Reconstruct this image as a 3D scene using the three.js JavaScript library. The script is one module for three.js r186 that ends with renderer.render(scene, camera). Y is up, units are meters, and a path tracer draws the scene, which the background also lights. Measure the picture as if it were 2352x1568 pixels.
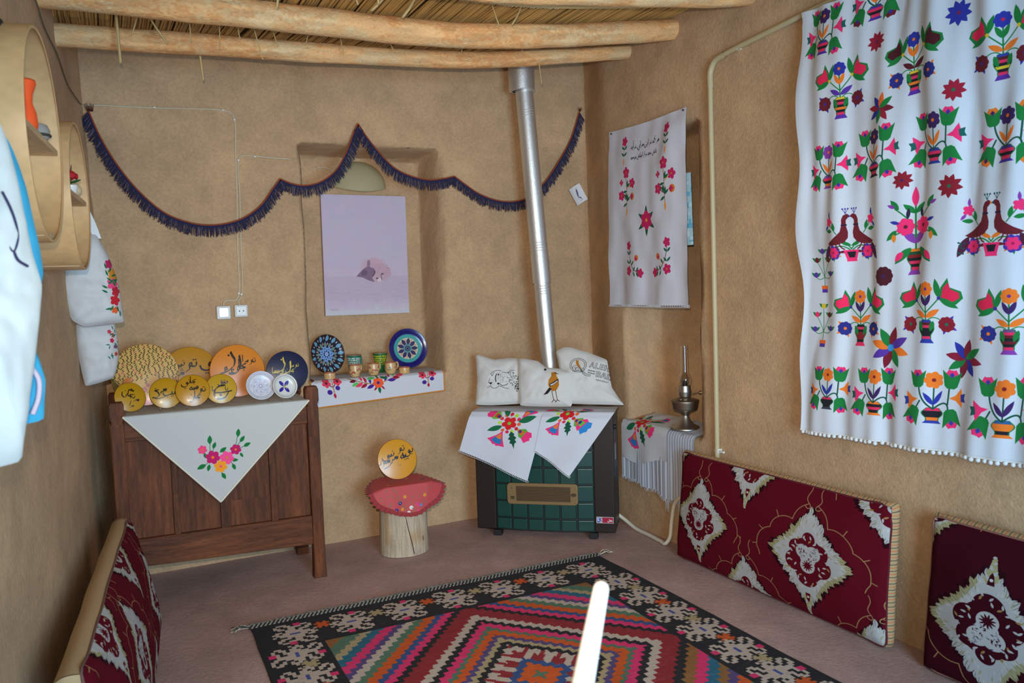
import * as THREE from 'three';
import { RoundedBoxGeometry } from 'three/addons/geometries/RoundedBoxGeometry.js';
import { RectAreaLightUniformsLib } from 'three/addons/lights/RectAreaLightUniformsLib.js';
import { mergeGeometries } from 'three/addons/utils/BufferGeometryUtils.js';
import { ImprovedNoise } from 'three/addons/math/ImprovedNoise.js';

// ---------------------------------------------------------------- camera, daylight, exposure
const scene = new THREE.Scene();
const RAD = Math.PI / 180;
const camera = new THREE.PerspectiveCamera(45.93, 1.5, 0.05, 60);
camera.position.set(0, 1.4, 0);
camera.rotation.set(-4.03 * RAD, -26.4 * RAD, -1.83 * RAD, 'YXZ');
camera.focus = 4.3;
camera.userData.fStop = 5;
scene.background = new THREE.Color(0.62, 0.72, 0.85);          // hazy day sky outside the door
const renderer = new THREE.WebGLRenderer();
renderer.toneMapping = THREE.LinearToneMapping;
renderer.toneMappingExposure = 1.0;
renderer.shadowMap.enabled = true;
RectAreaLightUniformsLib.init();
// daylight that comes in through the open doorway behind the camera, to the right
const doorLight = new THREE.RectAreaLight(new THREE.Color(0.42, 0.71, 1.0), 28, 1.2, 1.5);
doorLight.name = 'door_daylight';
doorLight.position.set(0.85, 1.2, 1.16);
doorLight.lookAt(1.3, 0.85, -4.4);
scene.add(doorLight);
// the flash on the camera
const flash = new THREE.SpotLight(new THREE.Color(1.0, 0.87, 0.72), 21, 0, 38 * RAD, 1, 2);
flash.name = 'camera_flash';
flash.position.set(-0.01, 1.52, -0.03);
flash.target.position.set(1.9, 1.05, -4.0);
scene.add(flash.target);
flash.castShadow = true; flash.shadow.radius = 0.8;
scene.add(flash);

// ---------------------------------------------------------------- helpers
let seed = 12345;
const rnd = () => { seed = (seed * 1664525 + 1013904223) >>> 0; return seed / 4294967296; };
const rr = (a, b) => a + (b - a) * rnd();
const PN = new ImprovedNoise();
const noise = (x, y = 0, z = 0) => PN.noise(x + 31.7, y + 17.3, z + 5.1);
const clamp = THREE.MathUtils.clamp, sst = THREE.MathUtils.smoothstep, lerp = THREE.MathUtils.lerp;
const taken = {};
function numbered(n) { taken[n] = (taken[n] ?? -1) + 1; return taken[n] ? n + '_' + String(taken[n]).padStart(3, '0') : n; }
function obj(name, geo, mat, parent, label) {
  const g = Array.isArray(geo) ? merge(geo) : geo;
  const m = new THREE.Mesh(g, mat);
  m.name = parent ? name : numbered(name);
  (parent ?? scene).add(m);
  if (label) m.userData.label = label;
  return m;
}
function thing(name, label, category, pos = [0, 0, 0], turn = 0, group) {
  const o = new THREE.Group(); o.name = numbered(name); scene.add(o);
  o.position.set(...pos); o.rotation.y = turn;
  o.userData = { label, category }; if (group) o.userData.group = group;
  return o;
}
function tag(o, label, category, group) { o.userData.label = label; o.userData.category = category; if (group) o.userData.group = group; return o; }
function struct(o, label, category) { o.userData.kind = 'structure'; if (label) o.userData.label = label; if (category) o.userData.category = category; return o; }
function stuff(o) { o.userData.kind = 'stuff'; return o; }
function merge(list) {
  const gs = list.map((g) => { const q = g.index ? g.toNonIndexed() : g; for (const k of Object.keys(q.attributes)) if (!['position', 'normal', 'uv', 'color'].includes(k)) q.deleteAttribute(k); return q; });
  const hasC = gs.some((g) => g.attributes.color);
  for (const g of gs) {
    if (!g.attributes.uv) g.setAttribute('uv', new THREE.BufferAttribute(new Float32Array(g.attributes.position.count * 2), 2));
    if (hasC && !g.attributes.color) g.setAttribute('color', new THREE.BufferAttribute(new Float32Array(g.attributes.position.count * 3).fill(1), 3));
  }
  return mergeGeometries(gs);
}
const V = (x, y, z) => new THREE.Vector3(x, y, z);
function box(w, h, d, x = 0, y = 0, z = 0, r = 0) {
  const g = r ? new RoundedBoxGeometry(w, h, d, 2, r) : new THREE.BoxGeometry(w, h, d); g.translate(x, y, z); return g;
}
function cyl(r1, r2, h, x = 0, y = 0, z = 0, n = 20) { const g = new THREE.CylinderGeometry(r1, r2, h, n); g.translate(x, y, z); return g; }
function lathe(pts, n = 32) { return new THREE.LatheGeometry(pts.map((p) => new THREE.Vector2(p[0], p[1])), n); }
function tube(pts, r, seg = 40, n = 8, closed = false) {
  return new THREE.TubeGeometry(new THREE.CatmullRomCurve3(pts.map((p) => (p.isVector3 ? p : V(...p))), closed, 'centripetal'), seg, r, n, closed);
}
function rod(a, b, r1, r2 = r1, n = 8) {
  const A = V(...a), B = V(...b), g = new THREE.CylinderGeometry(r2, r1, A.distanceTo(B), n);
  g.applyQuaternion(new THREE.Quaternion().setFromUnitVectors(V(0, 1, 0), B.clone().sub(A).normalize()));
  g.translate((A.x + B.x) / 2, (A.y + B.y) / 2, (A.z + B.z) / 2); return g;
}
function paintGeo(g, r, gg, b) { const n = g.attributes.position.count, c = new Float32Array(n * 3); for (let i = 0; i < n; i++) c.set([r, gg, b], i * 3); g.setAttribute('color', new THREE.BufferAttribute(c, 3)); return g; }
// a cloth: a grid f(u,v) -> [x,y,z] made into a closed thin shell; uv = (u, v)
function shell(nu, nv, f, th = 0.0016, uvf) {
  const P = [], N = [], at = (i, j) => i * (nv + 1) + j;
  for (let i = 0; i <= nu; i++) for (let j = 0; j <= nv; j++) P.push(V(...f(i / nu, j / nv)));
  for (let i = 0; i <= nu; i++) for (let j = 0; j <= nv; j++) {
    const a = P[at(Math.min(i + 1, nu), j)].clone().sub(P[at(Math.max(i - 1, 0), j)]), b = P[at(i, Math.min(j + 1, nv))].clone().sub(P[at(i, Math.max(j - 1, 0))]);
    N.push(a.cross(b).normalize());
  }
  const pos = [], nor = [], uv = [], idx = [], K = P.length;
  for (const s of [1, -1]) for (let k = 0; k < K; k++) {
    const p = P[k].clone().addScaledVector(N[k], s * th / 2); pos.push(p.x, p.y, p.z); nor.push(N[k].x * s, N[k].y * s, N[k].z * s);
    const i = Math.floor(k / (nv + 1)), j = k % (nv + 1), w = uvf ? uvf(i / nu, j / nv) : [i / nu, j / nv]; uv.push(w[0], w[1]);
  }
  for (let i = 0; i < nu; i++) for (let j = 0; j < nv; j++) {
    const a = at(i, j), b = at(i + 1, j), c = at(i + 1, j + 1), d = at(i, j + 1);
    idx.push(a, b, c, a, c, d, a + K, c + K, b + K, a + K, d + K, c + K);
  }
  const edge = (a, b) => idx.push(a, a + K, b + K, a, b + K, b);
  for (let i = 0; i < nu; i++) { edge(at(i + 1, 0), at(i, 0)); edge(at(i, nv), at(i + 1, nv)); }
  for (let j = 0; j < nv; j++) { edge(at(0, j), at(0, j + 1)); edge(at(nu, j + 1), at(nu, j)); }
  const g = new THREE.BufferGeometry();
  g.setAttribute('position', new THREE.Float32BufferAttribute(pos, 3)); g.setAttribute('normal', new THREE.Float32BufferAttribute(nor, 3)); g.setAttribute('uv', new THREE.Float32BufferAttribute(uv, 2));
  g.setIndex(idx); return g;
}

// ---------------------------------------------------------------- textures
function canvas(w, h) { const c = document.createElement('canvas'); c.width = w; c.height = h; return c; }
function tex(c, rep) { const t = new THREE.CanvasTexture(c); t.colorSpace = THREE.SRGBColorSpace; t.wrapS = t.wrapT = THREE.RepeatWrapping; if (rep) t.repeat.set(rep, rep); return t; }
function dataTex(n, fn, rep) {
  const d = new Uint8Array(n * n * 4);
  for (let y = 0; y < n; y++) for (let x = 0; x < n; x++) { const v = clamp(fn(x / n, y / n), 0, 1) * 255; const i = (y * n + x) * 4; d[i] = d[i + 1] = d[i + 2] = v; d[i + 3] = 255; }
  const t = new THREE.DataTexture(d, n, n); t.magFilter = THREE.LinearFilter; t.minFilter = THREE.LinearFilter; t.wrapS = t.wrapT = THREE.RepeatWrapping; if (rep) t.repeat.set(rep, rep); t.needsUpdate = true; return t;
}
const hash = (x, y, s) => { let h = Math.imul(x | 0, 374761393) ^ Math.imul(y | 0, 668265263) ^ Math.imul(s | 0, 974711); h = Math.imul(h ^ (h >>> 13), 1274126177); return ((h ^ (h >>> 16)) >>> 0) / 4294967296; };
function pn(u, v, per, s = 0) {                                  // periodic value noise, 0..1
  const x = u * per, y = v * per, x0 = Math.floor(x), y0 = Math.floor(y), fx = x - x0, fy = y - y0, sx = fx * fx * (3 - 2 * fx), sy = fy * fy * (3 - 2 * fy), m = (a) => ((a % per) + per) % per;
  return lerp(lerp(hash(m(x0), m(y0), s), hash(m(x0 + 1), m(y0), s), sx), lerp(hash(m(x0), m(y0 + 1), s), hash(m(x0 + 1), m(y0 + 1), s), sx), sy);
}
function grainCanvas(n, rgb, fn, after) {
  const c = canvas(n, n), g = c.getContext('2d'), im = g.createImageData(n, n);
  for (let y = 0; y < n; y++) for (let x = 0; x < n; x++) { const k = fn(x / n, y / n), i = (y * n + x) * 4; for (let q = 0; q < 3; q++) im.data[i + q] = clamp(rgb[q] * (Array.isArray(k) ? k[q] : k), 0, 255); im.data[i + 3] = 255; }
  g.putImageData(im, 0, 0); if (after) after(g, n); return c;
}
function flecks(g, n, count, col, len, wid) {
  g.lineCap = 'round';
  for (let i = 0; i < count; i++) {
    const x = rnd() * n, y = rnd() * n, a = rnd() * 6.28, l = len * rr(0.3, 1); g.strokeStyle = typeof col === 'function' ? col() : col; g.lineWidth = wid * rr(0.6, 1.2);
    for (const ox of [-n, 0, n]) for (const oy of [-n, 0, n]) { if (x + ox < -60 || x + ox > n + 60 || y + oy < -60 || y + oy > n + 60) continue; g.beginPath(); g.moveTo(x + ox, y + oy); g.lineTo(x + ox + Math.cos(a) * l, y + oy + Math.sin(a) * l); g.stroke(); }
  }
}
const mudMap = tex(grainCanvas(1024, [183, 149, 112], (u, v) => 0.86 + 0.13 * pn(u, v, 6, 1) + 0.07 * pn(u, v, 23, 2) + 0.08 * pn(u, v, 140, 3) + 0.05 * pn(u, v, 420, 4), (g, n) => {
  flecks(g, n, 700, () => `rgba(208,184,142,${rr(0.1, 0.5)})`, 12, 1.3);
  flecks(g, n, 260, () => `rgba(98,74,48,${rr(0.1, 0.45)})`, 6, 1.8);
  flecks(g, n, 60, () => `rgba(226,206,160,${rr(0.4, 0.8)})`, 9, 1.6);
}), 1 / 1.3);
const mudBump = dataTex(1024, (u, v) => 0.3 * pn(u, v, 16, 11) + 0.25 * pn(u, v, 64, 12) + 0.25 * pn(u, v, 190, 13) + 0.2 * pn(u, v, 420, 14), 1 / 1.3);
const clothBump = dataTex(256, (u, v) => 0.5 + 0.25 * Math.sin(u * 6.283 * 64) * Math.sin(v * 6.283 * 64) + 0.2 * (pn(u, v, 64, 5) - 0.5), 12);
const std = (o) => new THREE.MeshStandardMaterial(o), phy = (o) => new THREE.MeshPhysicalMaterial(o);
const M = {};
M.mud = std({ map: mudMap, bumpMap: mudBump, bumpScale: 0.0032, roughness: 0.96 });
M.floor = std({ map: tex(grainCanvas(1024, [168, 137, 129], (u, v) => 0.84 + 0.14 * pn(u, v, 5, 21) + 0.1 * pn(u, v, 17, 22) + 0.07 * pn(u, v, 160, 23) + 0.06 * pn(u, v, 400, 24), (g, n) => {
  flecks(g, n, 90, () => `rgba(214,196,160,${rr(0.3, 0.8)})`, 6, 1.4); flecks(g, n, 120, () => `rgba(80,58,54,${rr(0.1, 0.4)})`, 4, 2.4);
}), 1 / 1.6), bumpMap: mudBump, bumpScale: 0.0025, roughness: 0.62 });
function woodTex(n, rgb, ring = 9, k = 0.28, s = 40) {           // grain runs along v
  return tex(grainCanvas(n, rgb, (u, v) => { const w = u + 0.02 * pn(u, v, 4, s) ; const a = pn(w, v * 0.12, 60, s + 1), b = pn(w, v * 0.25, 160, s + 2), c = pn(u, v * 0.5, ring, s + 3); return 1 - k * 0.5 + k * (0.45 * a + 0.3 * b + 0.5 * c - 0.4); }));
}
M.walnut = phy({ specularIntensity: 0.45, map: woodTex(512, [112, 62, 34], 6, 0.6, 41), bumpMap: dataTex(256, (u, v) => 0.5 * pn(u, v * 0.1, 60, 51) + 0.5 * pn(u, v * 0.3, 120, 52)), bumpScale: 0.0015, roughness: 0.62 });
M.pine = std({ map: woodTex(512, [216, 172, 118], 7, 0.22, 61), roughness: 0.5 });
M.pinePale = std({ map: woodTex(512, [214, 178, 132], 5, 0.3, 66), roughness: 0.6 });
M.log = std({ map: tex(grainCanvas(512, [186, 166, 140], (u, v) => [0, 1, 2].map((q) => { const b = sst(pn(u, v * 0.3, 9, 71), 0.55, 0.85); return (0.86 + 0.2 * pn(u, v * 0.08, 60, 72) + 0.08 * pn(u, v, 90, 73)) * (1 - b * [0.05, 0.14, 0.25][q]); }))), roughness: 0.85 });
M.beam = std({ map: tex(grainCanvas(1024, [234, 180, 120], (u, v) => { const p = sst(pn(u, v, 7, 81) * 0.5 + pn(u, v, 24, 82) * 0.3 + pn(u, v, 90, 86) * 0.2, 0.42, 0.66), q = sst(pn(u, v, 9, 83) * 0.45 + pn(u, v, 34, 84) * 0.3 + pn(u, v, 120, 87) * 0.25, 0.52, 0.72), f = 0.84 + 0.16 * pn(u * 0.2, v, 60, 85) + 0.08 * pn(u, v, 200, 88); return [f * (1 - 0.02 * p - 0.04 * q), f * (1 + 0.07 * p - 0.13 * q), f * (1 + 0.17 * p - 0.22 * q)]; })), bumpMap: mudBump, bumpScale: 0.004, roughness: 0.8 });
M.reed = std({ vertexColors: true, roughness: 0.7 });
M.white = std({ color: '#e9e9ea', bumpMap: clothBump, bumpScale: 0.0006, roughness: 0.9 });
M.whitePlastic = std({ color: '#dcdad2', roughness: 0.35 });
M.cable = std({ color: '#cbbfa4', roughness: 0.55 });
M.steel = std({ color: '#e4e4e1', metalness: 0.9, roughness: 0.46, bumpMap: mudBump, bumpScale: 0.0008 });
M.tin = std({ color: '#b3aca3', metalness: 1, roughness: 0.4 });
M.tinDark = std({ color: '#978877', metalness: 1, roughness: 0.45 });
M.heaterBody = std({ color: '#2a211c', roughness: 0.42, metalness: 0.25 });
M.black = std({ color: '#141313', roughness: 0.55 });
M.green = phy({ color: '#0b4038', roughness: 0.34, clearcoat: 0.4, clearcoatRoughness: 0.2 });
M.bronze = std({ color: '#8a6f48', roughness: 0.5, metalness: 0.35 });
M.bronzeDark = std({ color: '#4d3a24', roughness: 0.5, metalness: 0.3 });
M.pipePaint = std({ color: '#b9a982', roughness: 0.5 });
M.hose = std({ color: '#d2c9b4', roughness: 0.5 });
M.clear = phy({ color: '#ffffff', transmission: 1, roughness: 0.04, thickness: 0, ior: 1.45 });
M.glass = phy({ color: '#ffffff', transmission: 1, roughness: 0.02, thickness: 0.002, ior: 1.5 });
M.navyThread = std({ color: '#191640', roughness: 0.9 });
M.greyThread = std({ color: '#6e6a74', roughness: 0.9 });
M.orangeCord = std({ color: '#8d3d18', roughness: 0.85 });
// ---------------------------------------------------------------- drawing tools for print and embroidery (units: metres, y down)
function pad(wm, hm, ppm, bg) {
  const c = canvas(Math.round(wm * ppm), Math.round(hm * ppm)), g = c.getContext('2d');
  g.fillStyle = bg; g.fillRect(0, 0, c.width, c.height); g.scale(ppm, ppm); g.lineCap = 'round'; g.lineJoin = 'round';
  return { c, g };
}
function weave(g, c, a = 0.05, step = 3) {                        // thread relief of cloth, in colour grain only
  g.save(); g.setTransform(1, 0, 0, 1, 0, 0);
  for (let i = 0; i < c.width * c.height / 500; i++) { g.fillStyle = rnd() < 0.5 ? `rgba(255,255,255,${a})` : `rgba(60,60,70,${a * 0.6})`; if (rnd() < 0.5) g.fillRect(rnd() * c.width, rnd() * c.height, step * 5, 1); else g.fillRect(rnd() * c.width, rnd() * c.height, 1, step * 5); }
  g.restore();
}
function at(g, x, y, s, fn, rot = 0, flip = 1) { g.save(); g.translate(x, y); g.rotate(rot); g.scale(s * flip, s); fn(g); g.restore(); }
function poly(g, pts, col, close = true) { g.beginPath(); pts.forEach((p, i) => (i ? g.lineTo(p[0], p[1]) : g.moveTo(p[0], p[1]))); if (close) g.closePath(); g.fillStyle = col; g.fill(); }
function stem(g, pts, col, w) { g.beginPath(); g.moveTo(pts[0][0], pts[0][1]); if (pts.length === 3) g.quadraticCurveTo(pts[1][0], pts[1][1], pts[2][0], pts[2][1]); else if (pts.length === 4) g.bezierCurveTo(...pts[1], ...pts[2], ...pts[3]); else for (const p of pts.slice(1)) g.lineTo(p[0], p[1]); g.strokeStyle = col; g.lineWidth = w; g.stroke(); }
function leaf(g, x, y, len, wid, ang, col, vein) {
  g.save(); g.translate(x, y); g.rotate(ang); g.beginPath(); g.moveTo(0, 0); g.quadraticCurveTo(len * 0.4, -wid, len, 0); g.quadraticCurveTo(len * 0.4, wid, 0, 0); g.fillStyle = col; g.fill();
  if (vein) { g.strokeStyle = vein; g.lineWidth = wid * 0.12; g.beginPath(); g.moveTo(0, 0); g.lineTo(len * 0.9, 0); g.stroke(); } g.restore();
}
function flower(g, x, y, r, n, col, mid, rot = 0, midr = 0.22) {
  g.fillStyle = col; for (let i = 0; i < n; i++) { const a = rot + i / n * 6.2832; g.beginPath(); g.ellipse(x + Math.cos(a) * r * 0.58, y + Math.sin(a) * r * 0.58, r * 0.46, r * 0.40, a, 0, 7); g.fill(); }
  g.beginPath(); g.arc(x, y, r * 0.6, 0, 7); g.fill(); if (mid) { g.fillStyle = mid; g.beginPath(); g.arc(x, y, r * midr, 0, 7); g.fill(); }
}
function dot(g, x, y, r, col) { g.fillStyle = col; g.beginPath(); g.arc(x, y, r, 0, 7); g.fill(); }
function star(g, x, y, r, n, cols, mid, rot = 0, wid = 0.36) { for (let i = 0; i < n; i++) leaf(g, x, y, r, r * wid, rot + i / n * 6.2832, cols[i % cols.length]); if (mid) dot(g, x, y, r * 0.16, mid); }
// ---- a small Persian pen: letter skeletons written right to left with a slanted nib
const NOJOIN = 'اآدذرزژو ';
const DOTS = { ب: [1, -1], پ: [3, -1], ت: [2, 1], ن: [1, 1], ی: [2, -1], ز: [1, 1], ج: [1, -1], چ: [3, -1], خ: [1, 1], ش: [3, 1], ق: [2, 1], ف: [1, 1], ذ: [1, 1] };
function glyph(ch, jr, jl) {
  const e = jr ? 0 : 0.32;
  if ('بپتنی'.includes(ch) && jl) return [jr ? [[0, 0], [0.13, 0.03], [0.17, 0.4], [0.21, 0.03], [0.36, 0]] : [[0.03, 0.42], [0.07, 0.05], [0.34, 0]], 0.34, 0.18];
  if ('بپت'.includes(ch)) return [[[0, e], [0.05, 0.03], [0.5, -0.08], [0.95, 0.02], [1.05, 0.36]], 1.15, 0.52];
  if (ch === 'ن') return [[[0, e], [0.1, 0], [0.12, -0.3], [0.4, -0.52], [0.75, -0.3], [0.8, 0.2]], 0.9, 0.44];
  if (ch === 'ی') return [[[0, e], [0.18, 0.28], [0.28, 0.06], [0.14, -0.08], [0.08, -0.28], [0.45, -0.5], [0.95, -0.34], [1.1, 0.02]], 1.1, 0.5];
  if (ch === 'ا' || ch === 'آ') return jr ? [[[0, 0], [0.16, 0.04], [0.19, 1.15]], 0.3, 0] : [[[0.12, 1.15], [0.15, 0]], 0.32, 0];
  if ('رزژ'.includes(ch)) return [[[0, e], [0.12, 0.02], [0.15, -0.12], [0.42, -0.46]], 0.4, 0.2];
  if ('دذ'.includes(ch)) return [jr ? [[0, 0], [0.16, 0.12], [0.08, 0.5], [0.2, 0.1], [0.5, 0]] : [[0.05, 0.5], [0.24, 0.2], [0.14, 0], [0.5, 0]], 0.55, 0.3];
  if (ch === 'و') return [[[0, jr ? 0 : 0.1], [0.12, 0.06], [0.14, 0.34], [0.32, 0.34], [0.34, 0.1], [0.14, 0.06], [0.34, 0.02], [0.34, -0.2], [0.68, -0.46]], 0.58, 0.2];
  if (ch === 'ه') return jl ? [[[0, jr ? 0 : 0.15], [0.08, 0.44], [0.34, 0.36], [0.32, 0.04], [0.1, 0.05], [0.26, 0.26], [0.52, 0]], 0.5, 0.2] : [[[0, e * 0.3], [0.1, 0.38], [0.34, 0.26], [0.28, 0.0], [0.04, 0.02]], 0.45, 0.2];
  if ('جچحخ'.includes(ch)) return jl ? [[[0, 0.48], [0.28, 0.44], [0.5, 0.3], [0.12, 0.02], [0.62, 0]], 0.6, 0.3] : [[[0, 0.36], [0.46, 0.4], [0.12, 0.1], [0, -0.28], [0.36, -0.6], [0.8, -0.46]], 0.7, 0.35];
  if (ch === 'م') return jl ? [[[0, jr ? 0 : 0.12], [0.1, 0.26], [0.28, 0.12], [0.16, -0.08], [0.05, 0.02], [0.4, 0]], 0.38, 0.2] : [[[0, 0], [0.1, 0.24], [0.28, 0.1], [0.1, 0], [0.34, -0.1], [0.36, -0.7]], 0.45, 0.2];
  if ('سش'.includes(ch)) return jl ? [[[0, e], [0.06, 0.02], [0.18, 0.34], [0.22, 0.02], [0.36, 0.34], [0.42, 0.02], [0.58, 0]], 0.58, 0.25] : [[[0, e], [0.06, 0.02], [0.18, 0.34], [0.22, 0.02], [0.36, 0.34], [0.42, -0.1], [0.46, -0.36], [0.8, -0.52], [1.12, -0.3], [1.16, 0.14]], 1.25, 0.3];
  if ('کگ'.includes(ch)) return [[[0.02, 1.28], [0.5, 0.86], [0.12, 0.5], [0.3, 0.05], [0.62, 0]], jl ? 0.6 : 0.8, 0.3];
  if (ch === 'ل') return jl ? [[[jr ? 0.1 : 0.06, 1.15], [0.12, 0.06], [0.36, 0]], 0.35, 0] : [[[0.1, 1.15], [0.14, -0.2], [0.45, -0.5], [0.8, -0.25], [0.84, 0.16]], 0.9, 0];
  if (ch === 'ع') return [[[0.34, 0.46], [0.06, 0.36], [0.12, 0.05], [0.46, 0]], 0.45, 0.2];
  if ('قف'.includes(ch)) return jl ? [[[0, 0], [0.1, 0.4], [0.32, 0.34], [0.28, 0.06], [0.5, 0]], 0.48, 0.2] : [[[0, 0], [0.1, 0.4], [0.32, 0.34], [0.2, 0.06], [0.3, -0.3], [0.7, -0.45], [0.95, -0.1]], 1.0, 0.2];
  return [[[0, 0], [0.2, 0]], 0.3, 0.1];
}
function pen(g, pts, w, col) {                                   // smooth stroke with a slanted nib
  const c = new THREE.CatmullRomCurve3(pts.map((p) => V(p[0], p[1], 0)), false, 'centripetal'), n = Math.max(10, Math.ceil(c.getLength() / w * 7)), nx = Math.cos(0.85) * w * 0.5, ny = -Math.sin(0.85) * w * 0.5;
  g.strokeStyle = col; g.lineWidth = w * 0.34; g.lineCap = 'round';
  let a = null; for (let i = 0; i <= n; i++) { const p = c.getPoint(i / n); g.beginPath(); g.moveTo(p.x - nx, p.y - ny); g.lineTo(p.x + nx, p.y + ny); g.stroke(); if (a) { g.beginPath(); g.moveTo(a.x, a.y); g.lineTo(p.x, p.y); g.stroke(); } a = p; }
}
function persian(g, text, x, y, h, col, o = {}) {                  // x = right end of the line; h = height of an alef
  const w = (o.w ?? 0.14) * h, sl = o.slope ?? 0, put = (px, py) => [x - px * h, y - py * h + px * h * sl];
  let cur = 0;
  for (let i = 0; i < text.length; i++) {
    const ch = text[i]; if (ch === ' ') { cur += 0.28; continue; }
    const jr = i > 0 && text[i - 1] !== ' ' && !NOJOIN.includes(text[i - 1]), jl = !NOJOIN.includes(ch) && i + 1 < text.length && text[i + 1] !== ' ';
    const [s, adv, dx] = glyph(ch, jr, jl);
    pen(g, s.map((p) => put(cur + p[0], p[1])), w, col);
    const d = DOTS[ch]; if (d) { const ys = s.map((p) => p[1]), yy = d[1] > 0 ? Math.max(...ys, 0.35) + 0.24 : Math.min(...ys) - 0.26;
      for (let k = 0; k < d[0]; k++) { const q = put(cur + dx + (k < 2 ? k * 0.2 - (d[0] > 1 ? 0.1 : 0) : 0), yy + (k === 2 ? 0.2 * d[1] : 0)); dot(g, q[0], q[1], w * 0.52, col); } }
    if (ch === 'آ') pen(g, [put(cur - 0.02, 1.4), put(cur + 0.12, 1.5), put(cur + 0.3, 1.38)], w * 0.7, col);
    cur += adv;
  }
  return cur * h;
}
// thread colours
const T = { pink: '#f52a6d', mag: '#c4106a', red: '#d8122c', maroon: '#6f1020', orange: '#f0661a', amber: '#f79a1c', yellow: '#e0c02a', green: '#0c7a34', dgreen: '#0a4f38', lime: '#7ed84a', blue: '#26309c', purple: '#56309e', violet: '#8a3aa0', sky: '#2f8fd0', black: '#16131c', dpurple: '#34184e' };
// ---------------------------------------------------------------- the room: mud-plastered walls, floor, roof
function lines(a, b, step, extra = []) { const s = new Set(); const n = Math.round((b - a) / step); for (let i = 0; i <= n; i++) s.add(+(a + (b - a) * i / n).toFixed(4)); const e = [...extra].sort((p, q) => p - q); const keep = [...s].filter((v) => v === a || v === b || !e.some((k) => Math.abs(k - v) < step * 0.35)); return [...new Set([...keep, ...e])].sort((p, q) => p - q); }
// front grid (s, t) -> point, with a back face and rims so that the wall is a closed slab; outward = direction away from the room
function slab(S, Tt, f, out, thick, uvf, flip = false) {
  const ns = S.length, nt = Tt.length, pos = [], uv = [], idx = [];
  for (let i = 0; i < ns; i++) for (let j = 0; j < nt; j++) { const p = f(S[i], Tt[j]); pos.push(...p); uv.push(...uvf(p)); }
  const q = (i, j) => i * nt + j, face = (a, b, c) => (flip ? idx.push(a, c, b) : idx.push(a, b, c));
  for (let i = 0; i < ns - 1; i++) for (let j = 0; j < nt - 1; j++) { face(q(i, j), q(i + 1, j), q(i + 1, j + 1)); face(q(i, j), q(i + 1, j + 1), q(i, j + 1)); }
  const front = new THREE.BufferGeometry(); front.setAttribute('position', new THREE.Float32BufferAttribute(pos, 3)); front.setAttribute('uv', new THREE.Float32BufferAttribute(uv, 2)); front.setIndex(idx); front.computeVertexNormals();
  // back and rims
  const c = [[0, 0], [ns - 1, 0], [ns - 1, nt - 1], [0, nt - 1]].map(([i, j]) => V(...f(S[i], Tt[j]))), b = c.map((p) => p.clone().add(V(...out).multiplyScalar(thick)));
  const bp = [], tri = (...v) => v.forEach((p) => bp.push(p.x, p.y, p.z));
  tri(b[0], b[2], b[1]); tri(b[0], b[3], b[2]);
  for (let k = 0; k < 4; k++) { const m = (k + 1) % 4; tri(c[k], b[k], b[m]); tri(c[k], b[m], c[m]); }
  const back = new THREE.BufferGeometry(); back.setAttribute('position', new THREE.Float32BufferAttribute(bp, 3)); back.computeVertexNormals();
  return merge([front, back]);
}
const inset = (v, a, b, e = 0.012) => sst(v, a - e, a + e) * (1 - sst(v, b - e, b + e));
// --- back wall with the picture niche
const BN = { x0: 0.965, x1: 1.738, y0: 0.905, y1: 2.185, d: 0.3 };
function backZ(x, y) {
  const ex = 0.008 * noise(y * 5, 3.3), ey = 0.008 * noise(x * 5, 8.1);
  return -4.4 + 0.014 * noise(x * 1.3, y * 1.3, 2) + 0.004 * noise(x * 7, y * 7, 9) - BN.d * inset(x + ex, BN.x0, BN.x1) * inset(y + ey * (y > 1.5 ? 1 : 0), BN.y0, BN.y1, 0.01);
}
const e4 = (a, d = 0.014) => [a - d * 1.6, a - d * 0.5, a, a + d * 0.5, a + d * 1.6];
const wallBack = obj('wall_back', slab(lines(-0.4, 3.1, 0.035, [...e4(BN.x0), ...e4(BN.x1)]), lines(-0.02, 2.95, 0.035, [...e4(BN.y0, 0.012), ...e4(BN.y1)]), (x, y) => [x, y, backZ(x, y)], [0, 0, -1], 0.55, (p) => [p[0] - p[2], p[1] - p[2]]), M.mud);
struct(wallBack, 'mud and straw plastered back wall with a tall niche', 'wall');
// --- right wall with the window niche behind the towel
const RN = { z0: -3.79, z1: -3.19, y0: 0.6, y1: 2.17, d: 0.22 };
function rightX(z, y) {
  const cor = 0.12 * sst(-z, 3.95, 4.45) + 0.03 * sst(-z, 3.8, 4.2) * (1 - y / 2.7);
  return 2.625 + cor + 0.012 * noise(z * 1.2, y * 1.2, 4) + 0.004 * noise(z * 6, y * 6, 7) + RN.d * inset(z + 0.012 * noise(y * 4, 1.2), RN.z0, RN.z1, 0.016) * inset(y, RN.y0, RN.y1, 0.014);
}
const wallRight = obj('wall_right', slab(lines(-4.65, 1.3, 0.04, [...e4(RN.z0, 0.016), ...e4(RN.z1, 0.016)]), lines(-0.02, 2.95, 0.04, [...e4(RN.y0), ...e4(RN.y1)]), (z, y) => [rightX(z, y), y, z], [1, 0, 0], 0.5, (p) => [p[2] + p[0], p[1] + p[0] + 0.4]), M.mud);
struct(wallRight, 'mud and straw plastered right wall with a low window niche', 'wall');
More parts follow.
